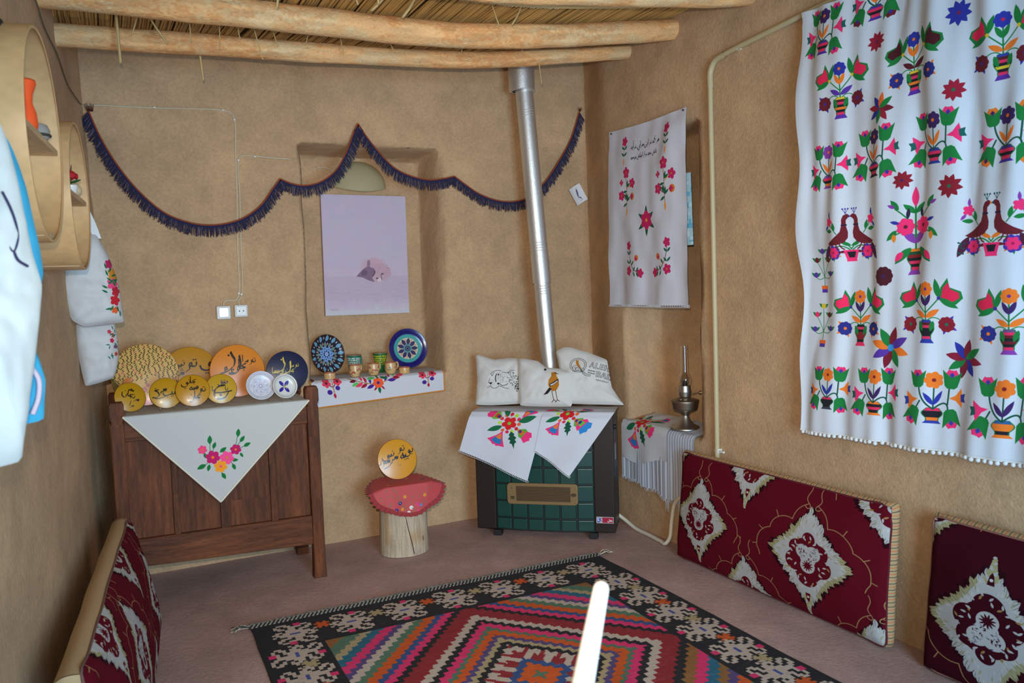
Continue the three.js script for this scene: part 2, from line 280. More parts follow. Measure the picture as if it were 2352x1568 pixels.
// --- left wall, running slightly towards the viewer
const leftX = (z, y) => -0.07 - 0.09 * (z + 4.4) + 0.012 * noise(z * 1.4, y * 1.4, 14) + 0.004 * noise(z * 6, y * 6, 17) - 0.03 * sst(y, 1.2, 2.6) * sst(-z, 3.6, 4.4) + 0.05 * sst(-z, 4.1, 4.6);
const wallLeft = obj('wall_left', slab(lines(-4.65, 1.3, 0.05), lines(-0.02, 2.95, 0.05), (z, y) => [leftX(z, y), y, z], [-1, 0, 0], 0.4, (p) => [p[2], p[1] + 0.7], true), M.mud);
struct(wallLeft, 'mud and straw plastered left wall', 'wall');
// --- front wall behind the viewer with the open doorway
const DO = { x0: 0.2, x1: 1.5, y1: 2.0 };
const wf = [box(DO.x0 + 1.0, 2.95, 0.35, (DO.x0 - 1.0) / 2, 1.475, 1.4), box(3.1 - DO.x1, 2.95, 0.35, (3.1 + DO.x1) / 2, 1.475, 1.4), box(DO.x1 - DO.x0, 2.95 - DO.y1, 0.35, (DO.x0 + DO.x1) / 2, (2.95 + DO.y1) / 2, 1.4)];
struct(obj('wall_front', wf, M.mud), 'plastered wall with the open doorway behind the viewer', 'wall');
const fg = new THREE.PlaneGeometry(4.6, 6.6, 92, 132); fg.rotateX(-Math.PI / 2); fg.translate(1.3, 0, -1.6);
{ const p = fg.attributes.position, uv = fg.attributes.uv; for (let i = 0; i < p.count; i++) { const x = p.getX(i), z = p.getZ(i); p.setY(i, Math.min(0, 0.004 * noise(x * 2, z * 2, 1) - 0.002)); uv.setXY(i, x, z); } fg.computeVertexNormals(); }
struct(obj('floor', [fg, box(4.6, 0.12, 6.6, 1.3, -0.075, -1.6)], M.floor), 'worn mauve-brown earthen floor', 'floor');
// --- roof: reed mat on poplar poles
const ceilPts = [[-0.6, 2.5], [-0.15, 2.51], [0.67, 2.54], [1.27, 2.558], [1.73, 2.585], [2.23, 2.652], [2.66, 2.715], [3.2, 2.77]];
const ceilY = (x) => { for (let i = 0; i < ceilPts.length - 1; i++) if (x <= ceilPts[i + 1][0]) { const a = ceilPts[i], b = ceilPts[i + 1]; return lerp(a[1], b[1], (x - a[0]) / (b[0] - a[0])); } return 2.77; };
const cs = new THREE.Shape(); cs.moveTo(-0.6, 3.1); for (const p of ceilPts) cs.lineTo(p[0], p[1] + 0.14); cs.lineTo(3.2, 3.1);
const roofGeo = new THREE.ExtrudeGeometry(cs, { depth: 6.3, bevelEnabled: false }); roofGeo.translate(0, 0, -4.7);
const ceiling = struct(obj('ceiling', roofGeo, M.mud), 'reed-mat ceiling laid over poplar poles', 'ceiling');
{
  const reeds = [];
  for (let k = 0; k < 980; k++) {
    const x = -0.5 + (k + rnd()) / 980 * 3.6, t = rr(0.7, 1.15), sh = rr(-0.05, 0.05), yy = (k % 2) * 0.007 + rr(0, 0.004), y = ceilY(x) + 0.012 + yy, r = rr(0.0036, 0.0052);
    for (const g of [rod([x - sh, y + 0.1, -4.62], [x - sh * 0.7, y, -3.72], r, r, 5), rod([x - sh * 0.7, y, -3.72], [x + sh, y + rr(-0.004, 0.004), 1.25], r, r * 0.9, 5)]) reeds.push(paintGeo(g, 0.6 * t, 0.36 * t, 0.11 * t));
  }
  stuff(obj('reed_mat', reeds, M.reed, ceiling));
  const straw = (pts, r = 0.0028, c = [0.6, 0.42, 0.17]) => obj('loose_reed', paintGeo(tube(pts, r, 10, 5), ...c), M.reed, ceiling);
  const hang = (x, z, len, dx = 0, dz = 0.02, r = 0.0028) => straw([[x, ceilY(x) + 0.01, z], [x + dx * 0.5, ceilY(x) - len * 0.5, z + dz * 0.6], [x + dx, ceilY(x) - len, z + dz]], r);
  hang(0.09, -3.63, 0.19, 0.005, 0.02, 0.006); hang(0.41, -3.82, 0.2, 0.012, 0.03, 0.005); hang(0.2, -3.6, 0.11, 0.07, 0.02, 0.004); hang(0.17, -3.6, 0.09, -0.03, 0.02); hang(0.36, -3.61, 0.1, 0.0, 0.03);
  hang(0.48, -3.62, 0.12, -0.01, 0.03); hang(0.55, -3.62, 0.07, 0.005); hang(0.62, -3.65, 0.14, 0.03); hang(0.7, -3.66, 0.08, 0.02, 0.02); hang(0.86, -3.66, 0.06, -0.02); hang(1.0, -3.67, 0.09, 0.01); hang(1.22, -3.66, 0.07, 0.03); hang(1.6, -3.65, 0.06, -0.02); hang(1.9, -3.64, 0.07, 0.01);
  hang(0.95, -2.95, 0.1, 0.0, 0.02, 0.005); hang(0.87, -3.02, 0.09, 0.02, 0.03, 0.004); hang(0.62, -3.05, 0.12, -0.02, 0.03, 0.005); hang(1.17, -3.12, 0.09, -0.07, 0.03, 0.006); hang(1.05, -3.1, 0.08, -0.08, 0.02, 0.005); hang(1.52, -3.15, 0.08, 0.02); hang(1.66, -3.15, 0.08, -0.06, 0.02, 0.004); hang(2.05, -3.74, 0.2, 0.01, 0.03, 0.003);
  // the runner of bundled reed tied with twine, between the poles
  const runner = [[0.45, 2.585, -2.98], [0.8, 2.565, -3.0], [1.2, 2.545, -3.02], [1.6, 2.553, -3.03], [2.0, 2.6, -3.05], [2.62, 2.69, -3.06]];
  const b1 = obj('reed_runner', paintGeo(tube(runner, 0.008, 60, 8), 0.62, 0.42, 0.17), M.reed, ceiling);
  const tw = [], cv = new THREE.CatmullRomCurve3(runner.map((p) => V(...p)));
  for (let i = 0; i < 46; i++) { const p = cv.getPoint(0.3 + 0.4 * i / 46 + rr(-0.003, 0.003)), g = new THREE.TorusGeometry(0.0095, 0.0018, 5, 10); g.rotateY(Math.PI / 2 + rr(-0.4, 0.4)); g.translate(p.x, p.y, p.z); tw.push(paintGeo(g, 0.7, 0.56, 0.34)); }
  obj('twine_binding', tw, M.reed, b1);
  obj('reed_runner', paintGeo(tube([[-0.14, 2.50, -3.52], [0.1, 2.5, -3.53], [0.35, 2.51, -3.54]], 0.008, 20, 7), 0.6, 0.4, 0.17), M.reed, ceiling);
}
function pole(name, label, pts, r0, r1, s) {
  const curve = new THREE.CatmullRomCurve3(pts.map((p) => V(...p)), false, 'centripetal'), n = 90, m = 20, pos = [], uv = [], idx = [];
  const L = curve.getLength();
  for (let i = 0; i <= n; i++) {
    const t = i / n, p = curve.getPointAt(t), d = curve.getTangentAt(t), side = V(0, 1, 0).cross(d).normalize(), up = d.clone().cross(side), R = lerp(r0, r1, t);
    for (let j = 0; j <= m; j++) { const a = j / m * 6.28319, k = R * (1 + 0.1 * noise(t * 9, Math.cos(a) * 0.8 + s, Math.sin(a) * 0.8) + 0.05 * noise(t * 30, Math.cos(a) * 1.5, Math.sin(a) * 1.5 + s)); pos.push(p.x + (side.x * Math.cos(a) + up.x * Math.sin(a)) * k, p.y + (side.y * Math.cos(a) + up.y * Math.sin(a)) * k, p.z + (side.z * Math.cos(a) + up.z * Math.sin(a)) * k); uv.push(t * L / 1.4 + s * 0.37, j / m * 0.4 + s * 0.21); }
  }
  for (let i = 0; i < n; i++) for (let j = 0; j < m; j++) { const a = i * (m + 1) + j, b = a + m + 1; idx.push(a, b, b + 1, a, b + 1, a + 1); }
  const g = new THREE.BufferGeometry(); g.setAttribute('position', new THREE.Float32BufferAttribute(pos, 3)); g.setAttribute('uv', new THREE.Float32BufferAttribute(uv, 2)); g.setIndex(idx); g.computeVertexNormals();
  return tag(obj(name, g, M.beam), label, 'beam', 'poplar roof poles');
}
pole('ceiling_beam', 'peeled poplar roof pole nearest the back wall, above the stove pipe', [[-0.3, 2.447, -3.75], [0.142, 2.462, -3.75], [0.667, 2.478, -3.75], [1.271, 2.498, -3.75], [1.727, 2.528, -3.75], [2.234, 2.596, -3.75], [2.75, 2.672, -3.75]], 0.047, 0.039, 1);
pole('ceiling_beam', 'thick bark-patched poplar roof pole, second from the back wall', [[-0.35, 2.486, -3.35], [0.179, 2.491, -3.35], [0.774, 2.494, -3.35], [1.14, 2.495, -3.35], [1.546, 2.512, -3.35], [1.998, 2.564, -3.35], [2.75, 2.676, -3.35]], 0.056, 0.052, 2);
pole('ceiling_beam', 'poplar roof pole cut off by the top of the photo', [[-0.4, 2.50, -2.8], [0.8, 2.49, -2.8], [1.463, 2.516, -2.8], [1.879, 2.556, -2.8], [2.324, 2.605, -2.8], [2.76, 2.67, -2.8]], 0.052, 0.045, 3);
const cloth = (c, o = {}) => std({ map: tex(c), bumpMap: clothBump, bumpScale: 0.0005, roughness: 0.92, ...o });
// ---------------------------------------------------------------- kilim on the floor
{
  const X0 = 0.44, X1 = 2.16, Z0 = -3.43, Z1 = -1.51, W = X1 - X0, H = Z1 - Z0, cell = 0.0118, nx = Math.round(W / cell), nz = Math.round(H / cell), S = 8;
  const c = canvas(nx * S, nz * S), g = c.getContext('2d');
  const K = { k: '#191619', c: '#b9a697', p: '#d62a63', b: '#3f4a8c', o: '#c8500f', g: '#4f6f58', t: '#1f5f76', u: '#514070', e: '#a8946c', r: '#8a1c22', n: '#8a5a2a', l: '#2f4a7c' };
  const MOT = ['...ccc..pp.....', '..c..cc.ppcc...', '..cc..cccc..c..', '...cc.cc...cc..', '.....ccc.ccc...', '..cc.ccccc.....', '.cc.cccccccc.c.', '..ccccbbbcccc..', '.c.cccccccc.cc.', '.....ccccc.cc..', '...ccc.ccc.....', '..cc...cc.cc...', '..c..cccc..cc..', '...ccpp.cc..c..', '.....pp..ccc...'];
  const CRS = ['.x.x.', 'xxxxx', '.xxx.', 'xxxxx', '.x.x.'];
  const out = [[0.6, 'r'], [0.7, 'r'], [0.74, 'k'], [0.79, 'p'], [0.83, 'l'], [0.89, 'o'], [0.94, 'g'], [0.99, 'c'], [1.03, 'u'], [1.09, 'p'], [1.15, 't'], [1.2, 'e'], [1.28, 'g'], [9, 'n']];
  const out2 = [[0.7, 'r'], [0.75, 'k'], [0.81, 'n'], [0.87, 'p'], [0.93, 't'], [0.98, 'n'], [1.03, 'u'], [1.09, 'o'], [1.16, 'g'], [1.22, 'e'], [9, 'g']];
  const inn = [[0.1, 'o'], [0.145, 'l'], [0.215, 'r'], [0.27, 'c'], [0.31, 'k'], [0.345, 'e'], [0.38, 'u'], [0.43, 'o'], [0.46, 'g'], [0.51, 'p'], [0.55, 'k'], [0.6, 'c']];
  const pick = (list, s) => list.find((q) => s < q[0])[1], tri = (t) => Math.abs(((t % 1) + 1) % 1 - 0.5) * 2;
  for (let j = 0; j < nz; j++) for (let i = 0; i < nx; i++) for (let b = 0; b < 2; b++) for (let a = 0; a < 2; a++) {
    const x = (i + (a + 0.5) / 2) * cell, z = (j + (b + 0.5) / 2) * cell, dx = x - W / 2, dz = z - H / 2; let k = 'k';
    const mi = Math.min(x, W - x), mj = Math.min(z, H - z);
    if (mi > 0.232 && mj > 0.275) {
      if (mi < 0.248 || mj < 0.285) k = 'k';
      else { const t = (Math.abs(dx) * 1.12 - Math.abs(dz)), s = Math.abs(dz) + 1.12 * Math.abs(dx) + 0.024 * (tri(t / 0.06) - 0.5); k = s < 0.6 ? pick(inn, s) : pick(dx > 0 && dz > 0 || dx < 0 && dz > 0 ? out2 : out, s);
        if (k === 'r' && s < 0.6 && tri(t / 0.12) > 0.6) k = 'c'; if (k === 'c' && s < 0.3 && tri(t / 0.1) < 0.25) k = 'r'; if (s < 0.03) k = 'g'; }
    }
    g.fillStyle = K[k]; g.fillRect(i * S + a * S / 2, j * S + b * S / 2, S / 2, S / 2);
  }
  const stamp = (bm, cx, cz, rot, col) => { const n = bm.length; for (let r = 0; r < n; r++) for (let q = 0; q < n; q++) { let ch = bm[r][q]; if (ch === '.') continue; if (ch === 'x') ch = col; const [rx, rz] = rot ? [r, n - 1 - q] : [q, r]; g.fillStyle = K[ch]; const q2 = n > 9 ? 1.18 : 1.1; g.fillRect((cx / cell + (rx - n / 2) * q2) * S, (cz / cell + (rz - n / 2) * q2) * S, S * q2 + 0.6, S * q2 + 0.6); } };
  const cols = ['o', 'e'];
  for (let q = 0; q < 7; q++) { const cx = 0.155 + q * (W - 0.31) / 6; for (const cz of [0.15, H - 0.15]) { stamp(MOT, cx, cz, 0); if (q < 6) stamp(CRS, cx + (W - 0.31) / 12, cz - 0.035, 0, cols[q % 2]); } }
  for (let q = 1; q < 8; q++) { const cz = 0.15 + q * (H - 0.3) / 8; for (const cx of [0.125, W - 0.125]) { stamp(MOT, cx, cz, 1); if (q < 8) stamp(CRS, cx + 0.03, cz + (H - 0.3) / 16, 0, cols[q % 2]); } }
  g.globalAlpha = 0.12; for (let i = 0; i < 9000; i++) { g.fillStyle = rnd() < 0.5 ? '#000' : '#fff'; g.fillRect(rnd() * c.width, rnd() * c.height, S * rr(0.5, 3), 1.5); }
  const kil = thing('kilim_rug', 'flat-woven kilim rug with serrated diamond medallion and black hooked border', 'rug');
  const edge = (v) => 0.008 * noise(v * 5, 2.2);
  const top = shell(44, 50, (u, v) => { const x = lerp(X0, X1, u) + edge(v * 2) * (u < 0.5 ? 1 : -1) * Math.abs(2 * u - 1), z = lerp(Z0, Z1, v) + edge(u * 2 + 5) * Math.abs(2 * v - 1); return [x, 0.005 + 0.0018 * noise(x * 6, z * 6), z]; }, 0.006, (u, v) => [u, 1 - v]);
  // shell normals: u x v points down here, so the printed side faces up through both faces
  obj('woven_field', top, std({ map: tex(c), bumpMap: dataTex(256, (u, v) => 0.5 + 0.3 * Math.sin(v * 6.283 * 60) + 0.2 * pn(u, v, 64, 8), 4), bumpScale: 0.001, roughness: 0.95 }), kil);
  const braid = [], fr = [];
  for (let i = 0; i < 190; i++) { const x = X0 + (i + 0.5) / 190 * W, g1 = rod([x - 0.007, 0.008, Z0 + 0.012 + edge(5)], [x + 0.008, 0.013, Z0 - 0.008 + edge(5)], 0.0042, 0.0042, 5); braid.push(i % 2 ? paintGeo(g1, 0.3, 0.27, 0.22) : paintGeo(g1, 0.02, 0.018, 0.02)); }
  for (let i = 0; i < 900; i++) { const x = rr(X0, X1), L = rr(0.018, 0.055), s = rr(-0.025, 0.025), t = rr(0.6, 1.2); fr.push(paintGeo(tube([[x, 0.008, Z0 - 0.004], [x + s * 0.5, 0.016, Z0 - L * 0.5], [x + s, 0.003, Z0 - L]], 0.0014, 4, 3), 0.36 * t, 0.38 * t, 0.37 * t)); }
  obj('braided_end', braid, M.reed, kil); stuff(obj('fringe', fr, M.reed, kil));
  const tas = []; for (const [cx, dir, col] of [[X0, -1, [0.03, 0.03, 0.03]], [X1, 1, [0.03, 0.03, 0.03]], [X1, 1, [0.6, 0.5, 0.36]], [X0, -1, [0.5, 0.42, 0.3]]]) for (let i = 0; i < 9; i++) tas.push(paintGeo(tube([[cx, 0.008, Z0], [cx + dir * 0.03, 0.02 + rr(-0.006, 0.01), Z0 + rr(-0.012, 0.012)], [cx + dir * rr(0.05, 0.075), rr(0.003, 0.02), Z0 + rr(-0.02, 0.022)]], 0.0016, 5, 4), ...col));
  stuff(obj('corner_tassel', tas, M.reed, kil));
}
// ---------------------------------------------------------------- carved wooden chest
const cabTop = 0.878;
{
  const ch = thing('wooden_chest', 'dark carved walnut panelled chest standing on tall square posts', 'chest', [0.41, 0, -3.9]);
  const X = (x) => x - 0.41;
  const post = (x, z, w, bottomSplay) => {
    const s = new THREE.Shape(); s.moveTo(-w, 0); s.lineTo(w, 0); s.lineTo(w * 0.86, 0.1); s.lineTo(w * 0.86, 0.84); s.lineTo(w * 0.72, 0.852); s.lineTo(w, 0.872); s.lineTo(w, 0.925); s.lineTo(w * 0.8, 0.938); s.lineTo(-w * 0.8, 0.938); s.lineTo(-w, 0.925); s.lineTo(-w, 0.872); s.lineTo(-w * 0.72, 0.852); s.lineTo(-w * 0.86, 0.84); s.lineTo(-w * 0.86, 0.1);
    const g = new THREE.ExtrudeGeometry(s, { depth: w * 1.7, bevelEnabled: true, bevelSize: 0.003, bevelThickness: 0.003, bevelSegments: 1 }); g.translate(X(x), 0, z - w * 0.85); return g;
  };
  const uvw = (g, s) => { const p = g.attributes.position, uv = g.attributes.uv; for (let i = 0; i < p.count; i++) uv.setXY(i, p.getX(i) * 1.6 + s, p.getY(i) * 1.1 + s * 0.7); return g; };
  const hor = (g, s) => { const p = g.attributes.position, uv = g.attributes.uv; for (let i = 0; i < p.count; i++) uv.setXY(i, p.getY(i) * 1.6 + s, p.getX(i) * 1.1 + s * 0.7); return g; };
  for (const [x, z, k] of [[-0.004, -0.02, 0.1], [0.846, -0.02, 0.33], [-0.004, -0.42, 0.5], [0.846, -0.42, 0.8]]) obj('corner_post', uvw(post(x, z, 0.028), k), M.walnut, ch);
  obj('top_rail', hor(box(0.8, 0.105, 0.03, X(0.421), 0.815, -0.02, 0.004), 0.2), M.walnut, ch);
  const br = new THREE.Shape(); br.moveTo(X(0.015), 0.2); br.bezierCurveTo(X(0.3), 0.185, X(0.6), 0.178, X(0.828), 0.168); br.lineTo(X(0.828), 0.305); br.lineTo(X(0.015), 0.318); obj('bottom_rail', hor(new THREE.ExtrudeGeometry(br, { depth: 0.03, bevelEnabled: true, bevelSize: 0.003, bevelThickness: 0.003, bevelSegments: 1 }).translate(0, 0, -0.04), 0.6), M.walnut, ch);
  for (const [x0, x1, s] of [[0.02, 0.205, 0.15], [0.225, 0.405, 0.45], [0.445, 0.632, 0.75], [0.66, 0.825, 0.95]]) {
    obj('panel', uvw(box(x1 - x0 + 0.03, 0.48, 0.012, X((x0 + x1) / 2), 0.535, -0.034), s), M.walnut, ch);
  }
  for (const [x, w] of [[0.215, 0.026], [0.425, 0.044], [0.646, 0.03]]) obj('muntin', uvw(box(w, 0.46, 0.026, X(x), 0.535, -0.024, 0.003), x * 3), M.walnut, ch);
  for (const x of [-0.006, 0.848]) obj('side_panel', uvw(box(0.014, 0.62, 0.38, X(x), 0.53, -0.22), x), M.walnut, ch);
  obj('back_panel', uvw(box(0.82, 0.62, 0.014, X(0.421), 0.53, -0.425), 0.4), M.walnut, ch);
  obj('top_board', hor(box(0.82, 0.022, 0.42, X(0.421), 0.862, -0.225, 0.004), 0.1), M.walnut, ch);
  obj('floor_board', hor(box(0.8, 0.018, 0.38, X(0.421), 0.21, -0.225), 0.1), M.walnut, ch);
}
{ // triangular embroidered cloth over the chest
  const P = 1500, { c, g } = pad(0.84, 0.9, P, '#bfbfba'); weave(g, c);
  // front part: y = 0.43.. from the fold; x from 0
  const F = (x, y) => [x - 0.005, 0.43 + (0.885 - y)];
  const fl = (x, y, r, col, mid) => { const q = F(x, y); flower(g, q[0], q[1], r, 6, col, mid, 0.3); }, lf = (x, y, a, L = 0.032) => { const q = F(x, y); leaf(g, q[0], q[1], L, L * 0.5, a, '#0d7636', '#0a5a2a'); }, st = (...pts) => stem(g, pts.map((p) => F(...p)), '#1b6a3a', 0.0025);
  st([0.371, 0.67], [0.366, 0.71], [0.372, 0.735]); st([0.371, 0.67], [0.385, 0.7], [0.383, 0.715]); st([0.479, 0.69], [0.482, 0.72], [0.49, 0.75]); st([0.482, 0.705], [0.5, 0.72], [0.505, 0.728]); st([0.49, 0.69], [0.51, 0.697], [0.525, 0.705]); st([0.377, 0.665], [0.35, 0.64], [0.335, 0.625]); st([0.437, 0.656], [0.458, 0.64], [0.462, 0.61]); st([0.408, 0.62], [0.412, 0.59], [0.413, 0.57]);
  lf(0.368, 0.728, -1.5, 0.04); lf(0.382, 0.705, -1.2); lf(0.492, 0.748, -1.45, 0.038); lf(0.5, 0.722, -0.9, 0.035); lf(0.515, 0.7, -0.4, 0.035); lf(0.345, 0.635, 2.75, 0.042); lf(0.36, 0.634, 1.8, 0.032); lf(0.455, 0.643, 0.1); lf(0.46, 0.625, 1.2); lf(0.413, 0.588, 1.1, 0.034); lf(0.41, 0.685, -0.6, 0.036); lf(0.345, 0.69, 1.6, 0.025); lf(0.497, 0.672, 1.1, 0.025);
  fl(0.336, 0.705, 0.02, '#f2457f', '#e0782a'); fl(0.377, 0.665, 0.031, '#c01463', '#ee7a1c'); fl(0.437, 0.656, 0.031, '#fb4d90', '#d9783a'); fl(0.479, 0.69, 0.024, '#bd1460', '#e8741c'); fl(0.408, 0.619, 0.028, '#f79a1e', '#f0558a');
  const edgeY = (u) => 0.428 * (u < 0.475 ? u / 0.475 : (1 - u) / 0.525);
  const zf = -3.872;
  const geo = shell(110, 60, (u, v) => {
    const x = lerp(0.022, 0.822, u);
    if (v < 0.45) { const k = v / 0.45; return [x, cabTop + 0.003 + 0.003 * Math.abs(noise(x * 9, k * 3)), lerp(-4.29, zf - 0.012, k)]; }
    const k = (v - 0.45) / 0.55, d = edgeY(u) * k, sc = 0.004 * Math.sin(u * 6.283 * 42) * (k > 0.97 ? 1 : 0);
    return [x + 0.004 * noise(d * 8, 4), cabTop + 0.003 - 0.003 * sst(k, 0, 0.05) - d - sc, zf + 0.004 * sst(k, 0, 0.1) + 0.006 * noise(x * 5, d * 4, 3) * sst(d, 0, 0.2)];
  }, 0.0018, (u, v) => { const x = lerp(0.022, 0.822, u) - 0.005; const y = v < 0.45 ? 0.43 * (v / 0.45) : 0.43 + edgeY(u) * (v - 0.45) / 0.55; return [x / 0.84, 1 - y / 0.9]; });
  const tc = thing('embroidered_cloth', 'white cloth with a bouquet in its hanging corner, on the walnut chest', 'cloth');
  obj('fabric', geo, cloth(c), tc);
  const lace = []; for (let i = 0; i <= 150; i++) { const u = i / 150, s = new THREE.SphereGeometry(0.0055, 6, 5); s.scale(1, 1, 0.4); s.translate(lerp(0.022, 0.822, u), cabTop - edgeY(u) - 0.001, zf + 0.006 + 0.006 * noise(lerp(0.022, 0.822, u) * 5, edgeY(u) * 4, 3) * sst(edgeY(u), 0, 0.2)); lace.push(s); }
  stuff(obj('crochet_edge', lace, std({ color: '#d8d2c0', roughness: 0.95 }), tc));
}
// ---------------------------------------------------------------- plates
function plateGeo(d, rim = 0.02, depth = 0.014) {
  const r = d / 2, prof = [[0.0001, 0], [r - rim - 0.012, 0.0], [r - rim, depth * 0.6], [r - 0.003, depth], [r, depth - 0.001], [r - 0.004, depth - 0.006], [r - rim, depth * 0.6 - 0.008], [r - rim - 0.012, -0.006], [0.0001, -0.007]];
  const g = lathe(prof.slice().reverse(), 56), p = g.attributes.position, uv = g.attributes.uv;
  for (let i = 0; i < p.count; i++) uv.setXY(i, 0.5 + p.getX(i) / d, 0.5 - p.getZ(i) / d);
  g.rotateX(Math.PI / 2); return g;                               // faces +z, up is +y
}
function flatGeo(d, bulge = 0.012) {                               // shallow domed disc
  const r = d / 2, g = lathe([[0.0001, -0.006], [r - 0.004, -0.004], [r, 0], [r - 0.002, 0.003], [r * 0.6, bulge * 0.7], [r * 0.3, bulge * 0.93], [0.0001, bulge]], 56), p = g.attributes.position, uv = g.attributes.uv;
  for (let i = 0; i < p.count; i++) uv.setXY(i, 0.5 + p.getX(i) / d, 0.5 - p.getZ(i) / d);
  g.rotateX(Math.PI / 2); return g;
}
function stand(x, y, z, turn, w, label) {
  const t = thing('plate_stand', label, 'plate stand', [x, y, z], turn, 'clear plate stands');
  for (const s of [-1, 1]) {
    const sh = new THREE.Shape(); sh.moveTo(0.03, 0); sh.lineTo(0.03, 0.022); sh.lineTo(0.024, 0.022); sh.lineTo(0.022, 0.006); sh.lineTo(0.0, 0.006); sh.lineTo(-0.028, 0.05); sh.lineTo(-0.033, 0.047); sh.lineTo(-0.012, 0.004); sh.lineTo(-0.03, 0.0);
    const g = new THREE.ExtrudeGeometry(sh, { depth: 0.004, bevelEnabled: false }); g.rotateY(-Math.PI / 2); g.translate(s * w / 2, 0, 0); obj('leg', g, M.clear, t);
  }
  obj('crossbar', box(w, 0.006, 0.004, 0, 0.012, -0.012), M.clear, t);
}
function plate(name, label, d, base, turn, tilt, paint, o = {}) {
  const P = Math.round((o.px ?? 384) / d), { c, g } = pad(d, d, P, o.bg ?? '#ccc'); g.translate(d / 2, d / 2); g.save(); g.scale(d, d); paint(g); g.restore();
  const t = thing(name, label, 'plate', [base[0], base[1] + (o.lift ?? 0.006), base[2]], turn, o.group);
  const b = obj('dish', o.flat ? flatGeo(d) : plateGeo(d, d * 0.1, o.depth ?? 0.016), phy({ map: tex(c), roughness: o.rough ?? 0.32, clearcoat: o.coat ?? 0.12, clearcoatRoughness: 0.15 }), t);
  b.rotation.x = -tilt; b.rotation.order = 'ZXY'; b.rotation.z = o.roll ?? 0; b.position.set(0, Math.cos(tilt) * d / 2, -Math.sin(tilt) * d / 2 + 0.008);
  const rim = obj('rim', (() => { const q = new THREE.TorusGeometry(d / 2 - 0.002, 0.0022, 6, 56); q.translate(0, 0, o.flat ? 0.001 : (o.depth ?? 0.016) - 0.002); return q; })(), std({ color: o.rimCol ?? '#7a4a10', roughness: 0.4 }), t);
  rim.rotation.copy(b.rotation); rim.position.copy(b.position);
  if (!o.nostand) stand(base[0], base[1] + 0.0, base[2] + 0.01, turn, d * 0.42, o.stand);
  return t;
}
const INK = '#1d1208';
const yT = cabTop + 0.0045;
plate('painted_plate', 'large cream plate painted with willow strands and a seated figure', 0.295, [0.128, yT, -4.14], -0.05, 0.24, (g) => {
  for (let k = 0; k < 15; k++) { const x = -0.45 + k * 0.065; let y = -0.5 + Math.abs(x) * 0.25; const L = 0.1 + 0.25 * hash(k, 3, 1) - (x < -0.2 ? -0.2 : 0) + (x > 0.2 ? 0.16 : 0); while (y < L - 0.16) { const q = x + 0.012 * Math.sin(y * 30 + k); const s = hash(k, Math.round(y * 40), 2) < 0.5 ? 1 : -1; g.strokeStyle = hash(k, Math.round(y * 50), 7) < 0.08 ? '#c0415a' : '#2c3010'; g.lineWidth = 0.0125; g.beginPath(); g.moveTo(q, y); g.lineTo(q + s * 0.019, y + 0.02); g.stroke(); y += 0.03; } }
  g.fillStyle = '#d27a35'; g.beginPath(); g.ellipse(-0.26, 0.1, 0.055, 0.07, 0, 0, 7); g.fill(); g.fillRect(-0.27, 0.15, 0.05, 0.06);
  poly(g, [[-0.23, 0.18], [-0.1, 0.22], [-0.05, 0.3], [-0.2, 0.4]], '#cdd0dc'); flower(g, -0.03, 0.25, 0.045, 5, '#b8436a', '#e8a0b0'); flower(g, 0.03, 0.18, 0.03, 5, '#c45a7c'); flower(g, 0.06, 0.3, 0.022, 5, '#c45a7c'); leaf(g, 0, 0.28, 0.06, 0.02, 0.4, '#5a7a3a');
  poly(g, [[0.02, 0.36], [0.16, 0.47], [-0.05, 0.5], [-0.05, 0.36]], '#c24a6c'); poly(g, [[-0.5, 0.0], [-0.38, 0.16], [-0.4, 0.3], [-0.5, 0.2]], '#6a5a1a');
}, { bg: '#d7a95e', flat: true, px: 512, rimCol: '#a77a3a', stand: 'clear stand under the cream willow plate' });
plate('calligraphy_plate', 'large ochre plate with black calligraphy, between the cream and orange plates', 0.262, [0.335, yT, -4.21], 0.02, 0.2, (g) => {
  persian(g, 'بی تو', 0.44, -0.13, 0.19, INK, { slope: 0.02 }); persian(g, 'نمی', -0.1, -0.16, 0.13, INK, { slope: 0.25 }); persian(g, 'شود', -0.12, 0.02, 0.15, INK, { slope: 0.05 });
}, { bg: '#b87d10', flat: true, px: 448, rimCol: '#8a5a0c', stand: 'clear stand under the large ochre plate' });
plate('calligraphy_plate', 'large bright orange plate with black calligraphy behind the white lace-patterned plate', 0.262, [0.548, yT, -4.17], 0.0, 0.2, (g) => {
  persian(g, 'تو مرا', 0.34, -0.14, 0.11, INK, { slope: -0.1 }); persian(g, 'جان و', 0.16, -0.04, 0.16, INK, { slope: 0.05 }); pen(g, [[-0.1, -0.36], [-0.07, -0.28], [-0.04, -0.22], [-0.06, -0.1], [-0.18, 0.0], [-0.32, 0.04]], 0.035, INK); pen(g, [[0.05, -0.28], [0.06, -0.1], [0.0, 0.02], [-0.1, 0.06], [-0.16, 0.04]], 0.035, INK); dot(g, -0.14, -0.3, 0.02, INK); dot(g, -0.08, -0.02, 0.017, INK); persian(g, 'مرا', 0.3, 0.28, 0.1, '#6a4a20', { w: 0.1 });
}, { bg: '#d87f1c', flat: true, px: 448, rimCol: '#a85a10', stand: 'clear stand under the bright orange plate' });
